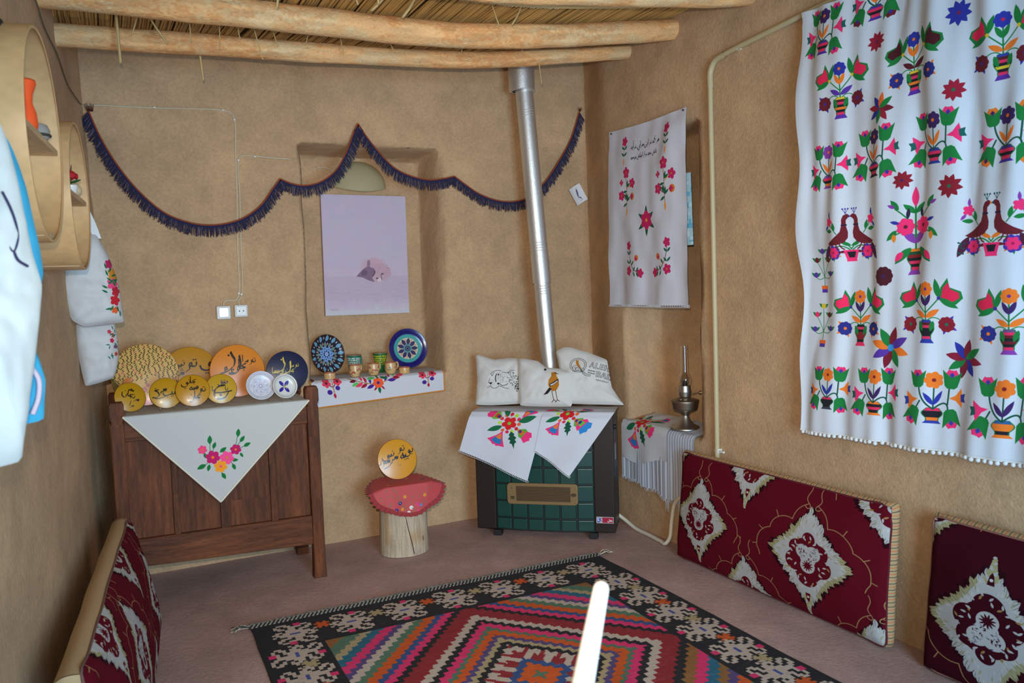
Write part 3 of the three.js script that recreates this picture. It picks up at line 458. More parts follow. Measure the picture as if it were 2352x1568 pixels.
plate('calligraphy_plate', 'navy plate with gold calligraphy at the right end of the chest', 0.212, [0.795, yT, -4.2], 0.0, 0.2, (g) => {
  const G = '#d9bd52'; persian(g, 'تو مرا', 0.28, -0.1, 0.1, G, { slope: -0.05, w: 0.12 }); persian(g, 'جان و جها', 0.16, 0.02, 0.12, G, { w: 0.12 }); pen(g, [[-0.08, -0.34], [-0.07, -0.24], [-0.05, -0.18], [-0.1, -0.06], [-0.2, 0.0], [-0.33, 0.01]], 0.032, G); pen(g, [[0.09, -0.24], [0.08, -0.08], [0.02, 0.02], [-0.1, 0.06], [-0.18, 0.05]], 0.03, G); dot(g, -0.12, -0.29, 0.018, G); dot(g, -0.09, -0.05, 0.016, G);
}, { bg: '#101a40', flat: true, rimCol: '#0a1030', stand: 'clear stand under the navy plate' });
const smallBg = '#b8870e';
plate('small_calligraphy_plate', 'small tilted ochre plate with black calligraphy nearest the left chest post', 0.135, [0.058, yT, -3.962], 0.18, 0.35, (g) => { persian(g, 'مهر', 0.06, -0.2, 0.16, INK); persian(g, 'مرنجان', 0.28, 0.08, 0.2, INK, { slope: -0.25 }); persian(g, 'مرا', 0.16, 0.3, 0.14, INK); }, { bg: smallBg, flat: true, px: 256, roll: -0.35, stand: 'clear stand under the small plate by the left post' });
plate('small_calligraphy_plate', 'small ochre plate with one line of calligraphy, second from the left in the front row', 0.142, [0.205, yT, -3.972], 0.05, 0.3, (g) => { persian(g, 'سیب', 0.34, 0.06, 0.22, INK, { slope: 0.04 }); persian(g, 'سرخ', 0.02, -0.06, 0.24, INK, { slope: 0.15 }); pen(g, [[0.0, 0.1], [-0.16, 0.16], [-0.32, 0.16]], 0.03, INK); }, { bg: smallBg, flat: true, px: 256, stand: 'clear stand under the second small ochre plate' });
plate('small_calligraphy_plate', 'small ochre plate with stacked calligraphy, third from the left in the front row', 0.15, [0.318, yT, -3.955], 0.0, 0.3, (g) => { persian(g, 'تو', 0.36, 0.06, 0.2, INK, { slope: -0.1 }); persian(g, 'همه', 0.16, -0.02, 0.2, INK); persian(g, 'جانی', 0.1, -0.24, 0.18, INK, { slope: 0.1 }); persian(g, 'جان', 0.2, 0.26, 0.2, INK); }, { bg: '#b9820e', flat: true, px: 256, stand: 'clear stand under the third small ochre plate' });
plate('small_calligraphy_plate', 'small yellow plate with bowl-shaped calligraphy in front of the orange plate', 0.142, [0.443, yT, -3.965], 0.0, 0.3, (g) => { pen(g, [[0.2, 0.16], [0.1, 0.3], [-0.1, 0.34], [-0.22, 0.24], [-0.2, 0.04], [-0.06, -0.08], [0.1, -0.1]], 0.06, INK); pen(g, [[0.32, 0.1], [0.0, 0.14], [-0.2, 0.13]], 0.04, INK); persian(g, 'عشق', 0.22, -0.16, 0.16, '#2a3060'); persian(g, 'با', 0.2, 0.06, 0.14, INK); persian(g, 'ما', -0.2, 0.06, 0.14, '#2a3060'); dot(g, -0.04, 0.22, 0.04, INK); }, { bg: '#bd9222', flat: true, px: 256, stand: 'clear stand under the small yellow plate' });
plate('white_plate', 'white plate with blue tracery and double ring', 0.14, [0.622, yT, -3.962], 0.02, 0.28, (g) => {
  g.strokeStyle = '#5a5f98'; g.lineWidth = 0.008; for (const r of [0.45, 0.4]) { g.beginPath(); g.arc(0, 0, r, 0, 7); g.stroke(); }
  g.strokeStyle = '#6a68b4'; g.lineWidth = 0.007; for (let k = 0; k < 8; k++) { g.save(); g.rotate(k * 0.7854); g.beginPath(); g.ellipse(0.13, 0, 0.08, 0.03, 0, 0, 7); g.stroke(); g.beginPath(); g.arc(0.25, 0.03, 0.05, 0, 5); g.stroke(); g.beginPath(); g.arc(0.25, -0.05, 0.03, 1, 6); g.stroke(); g.beginPath(); g.moveTo(0.2, 0); g.lineTo(0.32, 0.04); g.lineTo(0.3, -0.04); g.stroke(); g.restore(); } g.lineWidth = 0.012; g.beginPath(); g.arc(0, 0, 0.05, 0, 7); g.stroke();
}, { bg: '#cfcfd4', px: 384, rimCol: '#c8c8d0', stand: 'clear stand under the white tracery plate' });
plate('white_plate', 'small white plate with one four-petalled blue flower', 0.12, [0.728, yT, -3.935], 0.15, 0.28, (g) => {
  g.strokeStyle = '#55565e'; g.lineWidth = 0.01; g.beginPath(); g.arc(0, 0, 0.43, 0, 7); g.stroke();
  for (const a of [-2.2, -0.85, 0.95, 2.45]) { g.save(); g.rotate(a); g.fillStyle = '#27208c'; g.beginPath(); g.ellipse(0.165, 0, 0.125, 0.066, 0, 0, 7); g.fill(); poly(g, [[0, 0], [0.16, 0.062], [0.16, -0.062]], '#27208c'); g.restore(); leaf(g, 0.03, 0, 0.13, 0.028, a, '#d8c43a'); }
}, { bg: '#cfcfc8', px: 256, rimCol: '#c8c8c4', stand: 'clear stand under the blue flower plate' });
// ---------------------------------------------------------------- things on the back wall
{ // scalloped fringe trim
  const SEG = [[[-0.037, 2.288], [0.006, 2.168], [0.073, 2.036], [0.161, 1.913], [0.274, 1.808], [0.392, 1.761], [0.474, 1.751], [0.559, 1.760], [0.647, 1.790], [0.738, 1.858], [0.797, 1.938], [0.840, 1.994]],
    [[0.840, 1.994], [0.900, 1.971], [0.968, 1.963], [1.051, 1.984], [1.137, 2.047], [1.201, 2.148], [1.247, 2.255], [1.274, 2.306]],
    [[1.274, 2.306], [1.315, 2.243], [1.386, 2.156], [1.470, 2.075], [1.559, 2.034], [1.676, 2.013], [1.770, 2.024], [1.833, 2.038]],
    [[1.833, 2.038], [1.905, 1.990], [1.987, 1.941], [2.100, 1.905], [2.201, 1.899], [2.306, 1.922], [2.414, 2.003], [2.526, 2.139], [2.624, 2.290], [2.693, 2.462]]];
  const t = thing('fringe_trim', 'navy fringe trim with orange cord, hung in scallops across the back wall', 'trim');
  const band = [], cord = [], strands = [];
  for (const s of SEG) {
    const cv = new THREE.CatmullRomCurve3(s.map((p) => V(p[0], p[1], -4.376)), false, 'centripetal'), L = cv.getLength(), n = Math.ceil(L / 0.002);
    cord.push(tube(cv.getPoints(60), 0.0042, 120, 6)); 
    const dir = (u) => { const d = cv.getTangentAt(u); let q = V(d.y, -d.x, 0); if (q.y > 0 || (Math.abs(q.y) < 0.05 && q.x > 0 && d.y > 0)) q.multiplyScalar(q.y > 0 ? -1 : 1); return q.multiplyScalar(0.6).add(V(0, -0.55, 0)).normalize(); };
    band.push(shell(80, 2, (u, v) => { const p = cv.getPointAt(u), d = dir(u); return [p.x + d.x * 0.02 * v, p.y + d.y * 0.02 * v, p.z - 0.001]; }, 0.004));
    for (let i = 0; i < n; i++) { const u = (i + rnd()) / n, p = cv.getPointAt(Math.min(1, u)), d = dir(Math.min(1, u)), len = rr(0.045, 0.064) * (1 - 0.18 * (noise(u * 40 * L, s[0][0]) > 0.25)), j = rr(-0.007, 0.007); const g = rod([p.x + d.x * 0.012, p.y + d.y * 0.012, p.z + 0.001], [p.x + d.x * len + j, p.y + d.y * len, p.z + rr(-0.003, 0.007)], 0.0014, 0.0017, 4), w = rnd(); strands.push(w < 0.86 ? paintGeo(g, 0.014, 0.012, 0.05) : paintGeo(g, 0.1, 0.09, 0.14)); }
  }
  obj('tape', band, M.navyThread, t); obj('cord', cord, M.orangeCord, t); stuff(obj('fringe', strands, M.reed, t));
  obj('knot', [...Array(8)].map((_, i) => rod([-0.04 + i * 0.003, 2.285, -4.37], [-0.055 + i * 0.006, 2.315 + 0.004 * (i % 3), -4.365], 0.002, 0.001, 4)), std({ color: '#4a1a14', roughness: 0.9 }), t);
  obj('knot', [...Array(7)].map((_, i) => rod([2.693, 2.462, -4.37], [2.675 + i * 0.006, 2.48 + 0.005 * (i % 3), -4.365], 0.002, 0.001, 4)), std({ color: '#4a1a14', roughness: 0.9 }), t);
}
const onBack = (p, o = 0.006) => [p[0], p[1], backZ(p[0], p[1]) + o];
function cableRun(name, label, pts, r, clips) {
  const t = thing(name, label, 'cable'); obj('wire', tube(pts, r, 160, 6), M.cable, t);
  for (const p of clips) obj('clip', box(0.011, 0.008, 0.008, p[0], p[1], p[2] + 0.002, 0.002), M.whitePlastic, t);
}
cableRun('electric_cable', 'thin pale cable from the top left corner of the back wall down to the switch', [[-0.069, 2.312], [-0.035, 2.319], [0.254, 2.326], [0.581, 2.335], [0.612, 2.326], [0.628, 2.3], [0.625, 2.124], [0.62, 1.902], [0.61, 1.656], [0.6, 1.386], [0.585, 1.365], [0.55, 1.366], [0.53, 1.36], [0.522, 1.33]].map((p) => onBack(p)), 0.0032, [[-0.035, 2.319], [0.254, 2.327], [0.575, 2.335], [0.628, 2.29], [0.603, 1.4]].map((p) => onBack(p, 0.007)));
cableRun('electric_cable', 'thin pale cable running from the socket up and across to the picture niche', [[0.982, 2.096], [0.9, 2.101], [0.819, 2.104], [0.66, 2.109], [0.64, 2.095], [0.634, 1.902], [0.627, 1.656], [0.616, 1.385], [0.6, 1.362], [0.607, 1.33]].map((p) => onBack(p)), 0.0032, [[0.87, 2.102], [0.72, 2.107], [0.637, 2.085], [0.616, 1.395]].map((p) => onBack(p, 0.007)));
{
  const z = backZ(0.52, 1.3);
  const s = thing('light_switch', 'white square light switch left of the socket', 'switch', [0.521, 1.304, z]);
  obj('housing', box(0.07, 0.07, 0.03, 0, 0, 0.013, 0.008), M.whitePlastic, s); obj('rocker', box(0.05, 0.052, 0.01, 0, 0.001, 0.029, 0.004), phy({ color: '#e4e6e8', roughness: 0.15, clearcoat: 0.6 }), s);
  const k = thing('wall_socket', 'white wall socket with two dark holes', 'socket', [0.608, 1.309, z]);
  obj('housing', box(0.066, 0.064, 0.028, 0, 0, 0.012, 0.007), M.whitePlastic, k); obj('face_plate', box(0.052, 0.05, 0.006, 0, 0, 0.027, 0.003), M.whitePlastic, k);
  for (const x of [-0.01, 0.01]) { const c = cyl(0.0032, 0.0032, 0.003, 0, 0, 0, 12); c.rotateX(Math.PI / 2); c.translate(x, 0, 0.0305); obj('pin_hole', c, M.black, k); }
}
{ // plaster half-dome lamp in the niche
  const w = 0.163, cx = 1.35, g = [];
  const dome = new THREE.BufferGeometry(), pos = [], idx = [], n = 40, m = 20;
  for (let i = 0; i <= n; i++) for (let j = 0; j <= m; j++) { const a = Math.PI * i / n, e = j / m * Math.PI / 2, ry = 0.155; const x = w * Math.cos(a), zz = 0.11 * Math.sin(e) * Math.sin(a), y = ry * Math.pow(Math.sin(a), 0.9) * Math.cos(e) - 0.03 * Math.sin(a) ** 2 * Math.sin(e); pos.push(x, y, zz); }
  for (let i = 0; i < n; i++) for (let j = 0; j < m; j++) { const a = i * (m + 1) + j, b = a + m + 1; idx.push(a, b + 1, b, a, a + 1, b + 1); }
  dome.setAttribute('position', new THREE.Float32BufferAttribute(pos, 3)); dome.setIndex(idx); dome.computeVertexNormals();
  const t = thing('wall_lamp', 'olive beige half-dome wall lamp shade above the cheetah picture', 'lamp', [cx, 1.995, -4.688]);
  obj('shade', dome, std({ color: '#aea27c', roughness: 0.7, side: THREE.DoubleSide }), t);
  obj('back_plate', box(0.16, 0.1, 0.012, 0, 0.06, 0), std({ color: '#aea27c', roughness: 0.7 }), t);
  obj('wire', tube([[-0.24, 0.112, 0.002], [-0.18, 0.109, 0.004], [-0.12, 0.08, 0.01]], 0.003, 14, 6), M.cable, t);
}
{ // canvas print of a sleeping cheetah
  const { c, g } = pad(0.51, 0.7, 1100, '#c3b4c6');
  g.save();
  const gr = (y, col) => { g.fillStyle = col; g.fillRect(0, y, 0.51, 0.7); };
  for (let i = 0; i < 900; i++) { g.fillStyle = `rgba(${188 + rnd() * 20 | 0},${172 + rnd() * 20 | 0},${194 + rnd() * 10 | 0},0.12)`; g.beginPath(); g.ellipse(rnd() * 0.51, rnd() * 0.42, rr(0.02, 0.06), rr(0.02, 0.05), 0, 0, 7); g.fill(); }
  gr(0.44, '#c2aec0'); gr(0.64, '#cbc6cc');
  for (let i = 0; i < 300; i++) { g.fillStyle = `rgba(${194 + rnd() * 16 | 0},${174 + rnd() * 18 | 0},${192 + rnd() * 14 | 0},0.2)`; g.beginPath(); g.ellipse(rnd() * 0.51, 0.43 + rnd() * 0.04, 0.05, 0.008, 0, 0, 7); g.fill(); g.beginPath(); g.ellipse(rnd() * 0.51, 0.62 + rnd() * 0.04, 0.012, 0.02, 0, 0, 7); g.fill(); }
  for (let i = 0; i < 70; i++) { g.strokeStyle = `rgba(110,84,108,${rr(0.1, 0.45)})`; g.lineWidth = rr(0.0006, 0.0016); const x = rnd() * 0.5, y = rr(0.47, 0.63); g.beginPath(); g.moveTo(x, y); g.lineTo(x + rr(0.01, 0.06), y + rr(-0.008, 0.004)); g.stroke(); }
  // the cat
  const E = (x, y, rx, ry, a, col) => { g.fillStyle = col; g.beginPath(); g.ellipse(x, y, rx, ry, a, 0, 7); g.fill(); };
  for (let i = 0; i < 12; i++) E(0.26 + i * 0.007, 0.425 - Math.sin(i / 11 * 3.14) * 0.018, 0.05, 0.045, 0, 'rgba(205,158,172,0.16)');
  poly(g, [[0.19, 0.475], [0.23, 0.44], [0.25, 0.41], [0.275, 0.405], [0.35, 0.395], [0.4, 0.43], [0.405, 0.47], [0.37, 0.495], [0.33, 0.51], [0.29, 0.51], [0.25, 0.485]], '#c3a0ae');
  poly(g, [[0.19, 0.475], [0.23, 0.435], [0.262, 0.415], [0.3, 0.43], [0.31, 0.45], [0.285, 0.48], [0.3, 0.51], [0.26, 0.498], [0.23, 0.482]], '#85687f');
  E(0.268, 0.4, 0.01, 0.022, 0.1, '#90758c'); E(0.24, 0.455, 0.02, 0.015, -0.6, '#6d5670');
  E(0.315, 0.49, 0.022, 0.018, 0.2, '#c6a4b0'); E(0.33, 0.498, 0.014, 0.011, 0, '#d8c4c8'); poly(g, [[0.31, 0.482], [0.327, 0.487], [0.314, 0.496]], '#54404e'); 
  g.strokeStyle = '#45343f'; g.lineWidth = 0.005; g.beginPath(); g.moveTo(0.302, 0.447); g.quadraticCurveTo(0.306, 0.462, 0.288, 0.476); g.stroke(); g.lineWidth = 0.003; g.beginPath(); g.moveTo(0.343, 0.463); g.quadraticCurveTo(0.34, 0.48, 0.347, 0.497); g.stroke(); E(0.35, 0.462, 0.008, 0.005, 0.2, '#665460');
  for (let i = 0; i < 14; i++) E(rr(0.32, 0.39), rr(0.41, 0.46), 0.002, 0.004, 0, 'rgba(150,110,128,0.5)');
  g.strokeStyle = '#8b8690'; g.lineWidth = 0.0012; g.beginPath(); g.moveTo(0.03, 0.665); for (let i = 0; i < 12; i++) g.lineTo(0.03 + i * 0.004, 0.665 + (i % 2 ? 0.006 : -0.003)); g.stroke();
  g.restore();
  const t = thing('canvas_print', 'lilac canvas print of a sleeping cheetah in the wall niche', 'picture', [1.372, 1.602, -4.688]);
  t.rotation.z = -0.006;
  obj('stretcher', box(0.51, 0.7, 0.022, 0, 0, 0.011), std({ color: '#b3a8b4', roughness: 0.8 }), t);
  const pl = new THREE.PlaneGeometry(0.51, 0.7); pl.translate(0, 0, 0.0226); obj('print', pl, std({ map: tex(c), bumpMap: clothBump, bumpScale: 0.0004, roughness: 0.7 }), t);
}
{ // pinned note
  const { c, g } = pad(0.1, 0.115, 2000, '#d9d6d6'); leaf(g, 0.045, 0.075, 0.06, 0.014, -1.25, '#555a78'); leaf(g, 0.05, 0.07, 0.03, 0.01, 0.9, '#666a84'); stem(g, [[0.055, 0.02], [0.05, 0.05], [0.045, 0.085]], '#50546e', 0.003); stem(g, [[0.05, 0.1], [0.06, 0.095], [0.07, 0.1]], '#50546e', 0.002);
  const t = thing('pinned_note', 'small tilted white note with a grey sketch, pinned beside the flue', 'note', [2.668, 1.95, -4.386]); t.rotation.z = 0.52; t.rotation.y = -0.1;
  obj('paper', shell(10, 10, (u, v) => [(u - 0.5) * 0.085, (v - 0.5) * 0.115, 0.004 + 0.012 * (u - 0.5) ** 2 * 4], 0.0008), std({ map: tex(c), roughness: 0.8 }), t);
  const p = new THREE.SphereGeometry(0.004, 8, 6); p.translate(0.012, 0.042, 0.006); obj('pin', p, M.steel, t);
}
tag(obj('dark_cable', tube([[-0.2, 2.46, -2.9], [-0.17, 2.421, -3.243], [-0.155, 2.385, -3.413], [-0.129, 2.362, -3.695], [-0.1, 2.323, -4.027], [-0.069, 2.309, -4.34]].map(([x, y, z]) => [leftX(z, y) + 0.007, y, z]), 0.0025, 60, 5), std({ color: '#5c5242', roughness: 0.8 })), 'thin dark cable running along the upper left wall to the corner', 'cable');
// ---------------------------------------------------------------- niche shelf: runner cloth, plates, cups
const shY = BN.y0 + 0.004;
{
  const W = 0.78, FH = 0.14, D = 0.24, P = 1600, { c, g } = pad(W, FH + D, P, '#d3d3d8'); weave(g, c);
  const Y = (x, y) => [x - 0.94, D + (0.905 - y)];
  const st = (pts, w = 0.006) => stem(g, pts.map((p) => Y(...p)), '#7a4a72', w), fl = (x, y, r, col, mid, n = 5) => { const q = Y(x, y); flower(g, q[0], q[1], r, n, col, mid, 0.3, 0.28); }, lf = (x, y, L, a, col, w = 0.42) => { const q = Y(x, y); leaf(g, q[0], q[1], L, L * w, a, col); };
  for (const [x, s] of [[1.055, 1], [1.62, 1]]) { st([[x, 0.895], [x, 0.825]], 0.006); st([[x, 0.865], [x - 0.03, 0.885]]); st([[x, 0.865], [x + 0.02, 0.89]]); g.setLineDash([0.006, 0.008]); stem(g, [Y(x, 0.895), Y(x, 0.82)], '#d8a040', 0.005); g.setLineDash([]); fl(x - 0.032, 0.89, 0.024, '#e83a58', '#5a1020'); fl(x + 0.03, 0.897, 0.024, '#e83a58', '#5a1020'); const a = Y(x - 0.024, 0.84), b = Y(x + 0.024, 0.86); dot(g, a[0], a[1], 0.014, '#45208e'); dot(g, b[0], b[1], 0.013, '#45208e'); lf(x, 0.832, 0.03, 1.57, '#c01038', 0.5); }
  st([[1.31, 0.86], [1.24, 0.868], [1.15, 0.905]]); st([[1.33, 0.866], [1.38, 0.88], [1.45, 0.905]]); g.setLineDash([0.007, 0.009]); stem(g, [Y(1.31, 0.86), Y(1.24, 0.868), Y(1.15, 0.905)], '#d8a040', 0.005); stem(g, [Y(1.33, 0.866), Y(1.38, 0.88), Y(1.45, 0.905)], '#d8a040', 0.005); g.setLineDash([]);
  lf(1.29, 0.858, 0.05, 2.75, '#45208e'); lf(1.25, 0.868, 0.046, 2.65, '#a01030'); lf(1.225, 0.874, 0.05, 2.75, '#ee3e5c'); lf(1.2, 0.88, 0.045, 2.7, '#58c05a'); lf(1.19, 0.892, 0.04, 3.0, '#6a1026'); lf(1.27, 0.868, 0.036, -1.7, '#45208e'); lf(1.245, 0.874, 0.036, -1.8, '#c01038'); lf(1.22, 0.885, 0.03, -1.6, '#ee3e5c');
  lf(1.375, 0.878, 0.05, 0.0, '#45208e'); lf(1.355, 0.876, 0.036, -1.0, '#45208e'); lf(1.405, 0.892, 0.046, 0.05, '#a01030'); lf(1.43, 0.905, 0.045, 0.0, '#ee3e5c'); lf(1.41, 0.9, 0.03, -0.9, '#58c05a'); lf(1.38, 0.896, 0.03, -1.0, '#c01038');
  lf(1.31, 0.85, 0.04, 2.3, '#a01030', 0.3); lf(1.33, 0.85, 0.035, 1.0, '#a01030', 0.3); lf(1.317, 0.845, 0.045, 1.57, '#0a6a40', 0.4); fl(1.315, 0.868, 0.032, '#fb5a2c', '#3a2080', 7); lf(1.316, 0.89, 0.04, -1.57, '#0a6a40', 0.3); lf(1.3, 0.9, 0.05, 3.0, '#58c05a', 0.3); lf(1.33, 0.9, 0.05, 0.2, '#0a6a40', 0.3);
  const t = thing('shelf_runner', 'white runner with orange stitched edge and floral sprays on the niche sill', 'cloth');
  const f = (u, v) => { const x = 0.945 + W * u * 0.99 + 0.0; const k = v * (D + FH); if (k < D) { const z = lerp(-4.63, -4.392, k / D); return [clamp(x, 0.975, 1.73), shY + 0.0015 + 0.002 * Math.abs(noise(x * 12, z * 12)), z]; } const d = k - D, sag = lerp(0.142, 0.11, u) / FH; return [x + 0.03 * (d / FH) * (1 - u) + 0.004 * noise(x * 3, 5), shY - d * sag, -4.372 + 0.006 * sst(d, 0, 0.03) + 0.004 * noise(x * 9, d * 9)]; };
  obj('fabric', shell(80, 40, f, 0.0016, (u, v) => [u, 1 - v]), cloth(c), t);
  const st2 = []; const pt = (u, v) => f(u, v); for (let i = 0; i < 110; i++) { const p = pt(i / 109, 1); const s = new THREE.SphereGeometry(0.004, 6, 4); s.scale(1, 1.2, 0.6); s.translate(p[0], p[1] - 0.002, p[2] + 0.001); st2.push(s); } for (let i = 0; i < 26; i++) for (const u of [0, 1]) { const p = pt(u, 0.62 + 0.38 * i / 25); const s = new THREE.SphereGeometry(0.004, 6, 4); s.translate(p[0], p[1], p[2] + 0.001); st2.push(s); }
  stuff(obj('stitched_edge', st2, std({ color: '#d8882a', roughness: 0.9 }), t));
}
const sT = shY + 0.004;
plate('floral_plate', 'dark plate with rings of pale blue petals at the left of the niche sill', 0.225, [1.1, sT, -4.6], 0.35, 0.16, (g) => {
  g.fillStyle = '#2c1a20'; g.beginPath(); g.arc(0, 0, 0.5, 0, 7); g.fill(); g.fillStyle = '#1a1c34'; g.beginPath(); g.arc(0, 0, 0.36, 0, 7); g.fill();
  for (let k = 0; k < 13; k++) { const a = k / 13 * 6.283; leaf(g, Math.cos(a) * 0.33, Math.sin(a) * 0.33, 0.16, 0.09, a, '#6aa2be'); leaf(g, Math.cos(a + 0.24) * 0.38, Math.sin(a + 0.24) * 0.38, 0.07, 0.03, a + 0.24, '#a8c8d8'); }
  for (let k = 0; k < 12; k++) { const a = k / 12 * 6.283; leaf(g, Math.cos(a) * 0.17, Math.sin(a) * 0.17, 0.15, 0.08, a, '#6f8a86'); leaf(g, Math.cos(a + 0.26) * 0.24, Math.sin(a + 0.26) * 0.24, 0.07, 0.03, a + 0.26, '#d9a98e'); }
  for (let k = 0; k < 7; k++) { const a = k / 7 * 6.283; flower(g, Math.cos(a) * 0.14, Math.sin(a) * 0.14, 0.07, 5, '#7aa0d8', '#243060'); } flower(g, 0, 0, 0.06, 6, '#9ab8e8', '#203080');
}, { bg: '#2c1a20', px: 512, rimCol: '#241418', lift: 0.012, stand: 'clear stand under the dark floral plate' });
plate('turquoise_plate', 'blue rimmed turquoise plate with a star of dark petals, right end of niche sill', 0.235, [1.572, sT, -4.56], -0.05, 0.16, (g) => {
  g.fillStyle = '#1f1c70'; g.beginPath(); g.arc(0, 0, 0.5, 0, 7); g.fill(); g.strokeStyle = '#0f0f4a'; g.lineWidth = 0.014; for (let k = 0; k < 26; k++) { const a = k / 26 * 6.283; g.beginPath(); g.arc(Math.cos(a) * 0.43, Math.sin(a) * 0.43, 0.032, a, a + 4.4); g.stroke(); }
  g.fillStyle = '#3f9c98'; g.beginPath(); g.arc(0, 0, 0.36, 0, 7); g.fill(); g.fillStyle = '#cfc3a4'; g.beginPath(); g.arc(0, 0, 0.27, 0, 7); g.fill(); g.fillStyle = '#5a8a90'; g.beginPath(); g.arc(0, 0, 0.13, 0, 7); g.fill();
  for (let k = 0; k < 9; k++) { const a = k / 9 * 6.283 - 1.4; leaf(g, Math.cos(a) * 0.1, Math.sin(a) * 0.1, 0.17, 0.1, a, '#362a5c'); leaf(g, Math.cos(a + 0.35) * 0.19, Math.sin(a + 0.35) * 0.19, 0.07, 0.014, a + 0.35, '#b01f2a'); } dot(g, 0, 0, 0.07, '#2a2450'); g.strokeStyle = '#7aa0a8'; g.lineWidth = 0.01; g.beginPath(); g.arc(0, 0, 0.04, 0, 7); g.stroke();
}, { bg: '#1f1c70', px: 512, rough: 0.22, rimCol: '#1a1866', lift: 0.012, stand: 'clear stand under the turquoise plate' });
function cup(name, label, group, x, z, prof, bodyCol, paint, o = {}) {
  const t = thing(name, label, 'cup', [x, sT, z], o.turn ?? 0, group);
  const { c, g } = pad(0.24, 0.12, 1600, bodyCol); paint(g);
  const lg = lathe(prof, 36), lp = lg.attributes.position, lu = lg.attributes.uv, hy = Math.max(...prof.map((p) => p[1])); for (let i = 0; i < lp.count; i++) lu.setY(i, lp.getY(i) / hy);
  obj('body', lg, phy({ map: tex(c), roughness: 0.35, clearcoat: 0.3, side: THREE.DoubleSide }), t);
  const top = prof.reduce((a, p) => (p[1] > a[1] ? p : a)); const r = new THREE.TorusGeometry(top[0] - 0.001, 0.0024, 8, 36); r.rotateX(Math.PI / 2); r.translate(0, top[1], 0); obj('lip', r, std({ color: o.lip ?? '#b4674a', roughness: 0.5 }), t);
  if (o.handle) { const h = o.handle; obj('handle', tube([[h[0], h[1], 0], [h[0] + h[3] * 0.8, h[1] + 0.006, 0], [h[0] + h[3], (h[1] + h[2]) / 2, 0], [h[0] + h[3] * 0.7, h[2] + 0.002, 0], [h[0] - 0.004, h[2], 0]], h[4], 24, 8), phy({ color: o.hcol ?? bodyCol, roughness: 0.3, clearcoat: 0.5 }), t).rotation.y = o.hturn ?? 0.2; }
}
const tallProf = [[0.0001, 0.004], [0.028, 0.004], [0.032, 0.03], [0.036, 0.07], [0.042, 0.108], [0.04, 0.108], [0.034, 0.07], [0.026, 0.008], [0.0001, 0.008]].map((p) => p), tallOut = [[0.0001, 0], [0.029, 0], [0.032, 0.02], [0.036, 0.07], [0.043, 0.108], [0.0405, 0.108], [0.034, 0.07], [0.027, 0.01], [0.0001, 0.008]];
const dotsPaint = (col, n, s) => (g) => { for (let i = 0; i < n; i++) flower(g, ((i % 22) + 0.5 * (Math.floor(i / 22) % 2) + 0.3 * hash(i, 1, s)) * 0.0109, 0.018 + 0.0125 * Math.floor(i / 22) + 0.003 * hash(i, 2, s), 0.0052, 5, col, null); };
cup('tall_cup', 'tall green cup with white dotted flowers', 'green tall cups', 1.252, -4.6, tallOut, '#1c6a52', dotsPaint('#cfd8d0', 90, 5), { lip: '#a87a5a', handle: [0.036, 0.09, 0.04, 0.018, 0.005], hcol: '#1c6a52', hturn: 0.4 });
cup('tall_cup', 'tall green cup with yellow flowers', 'green tall cups', 1.4, -4.57, tallOut.map((p) => [p[0], p[1] * 1.05]), '#1c6a34', dotsPaint('#c8b81e', 110, 9), { lip: '#a87a5a', handle: [0.036, 0.095, 0.04, 0.012, 0.005], hcol: '#1c6a34', hturn: 0.7 });
const mugProf = [[0.0001, 0], [0.021, 0], [0.024, 0.003], [0.032, 0.02], [0.034, 0.036], [0.031, 0.056], [0.031, 0.066], [0.029, 0.066], [0.029, 0.056], [0.031, 0.036], [0.028, 0.018], [0.0001, 0.006]];
const mugFl = (list) => (g) => { for (let k = 0; k < 3; k++) for (const [x, y, r, col] of list) { const X = (x + k * 0.085) % 0.24; leaf(g, X, y, 0.026, 0.005, 0.8, '#4a5a2a'); leaf(g, X, y, 0.024, 0.004, 2.4, '#3a3a1a'); flower(g, X, y, r * 1.25, 5, col, '#f0d8b0'); } };
cup('mug', 'cream mug with red flowers, nearest the green white-dotted cup', 'cream mugs', 1.207, -4.425, mugProf, '#cfa972', mugFl([[0.02, 0.04, 0.008, '#c04a6a'], [0.05, 0.07, 0.009, '#b02030'], [0.07, 0.045, 0.006, '#a02838'], [0.03, 0.085, 0.006, '#b02030']]), { handle: [0.03, 0.056, 0.026, 0.022, 0.0042], hturn: 0.55 });
cup('mug', 'cream mug with red blossom sprigs in the middle of the sill', 'cream mugs', 1.318, -4.435, mugProf, '#cfa972', mugFl([[0.03, 0.035, 0.008, '#c02848'], [0.06, 0.06, 0.008, '#b82838'], [0.01, 0.065, 0.007, '#c03a50'], [0.045, 0.085, 0.006, '#b82838']]), { handle: [0.03, 0.056, 0.026, 0.022, 0.0042], hturn: 0.5 });
cup('mug', 'cream mug with blue and red flowers, right of the other mugs', 'cream mugs', 1.417, -4.43, mugProf, '#cfa972', (g) => { for (let k = 0; k < 3; k++) { const X = k * 0.085; flower(g, X + 0.02, 0.05, 0.007, 5, '#b83040', '#e8c090'); flower(g, X + 0.055, 0.05, 0.008, 5, '#4a78b0', '#e8c090'); for (let i = 0; i < 5; i++) leaf(g, X + 0.035 + 0.004 * i, 0.08, 0.02, 0.003, -1.8 + i * 0.25, '#5a5430'); } }, { handle: [0.03, 0.056, 0.026, 0.024, 0.0045], hturn: 0.35 });
const bowlProf = [[0.0001, 0], [0.028, 0], [0.031, 0.003], [0.0315, 0.034], [0.029, 0.034], [0.0285, 0.006], [0.0001, 0.006]];
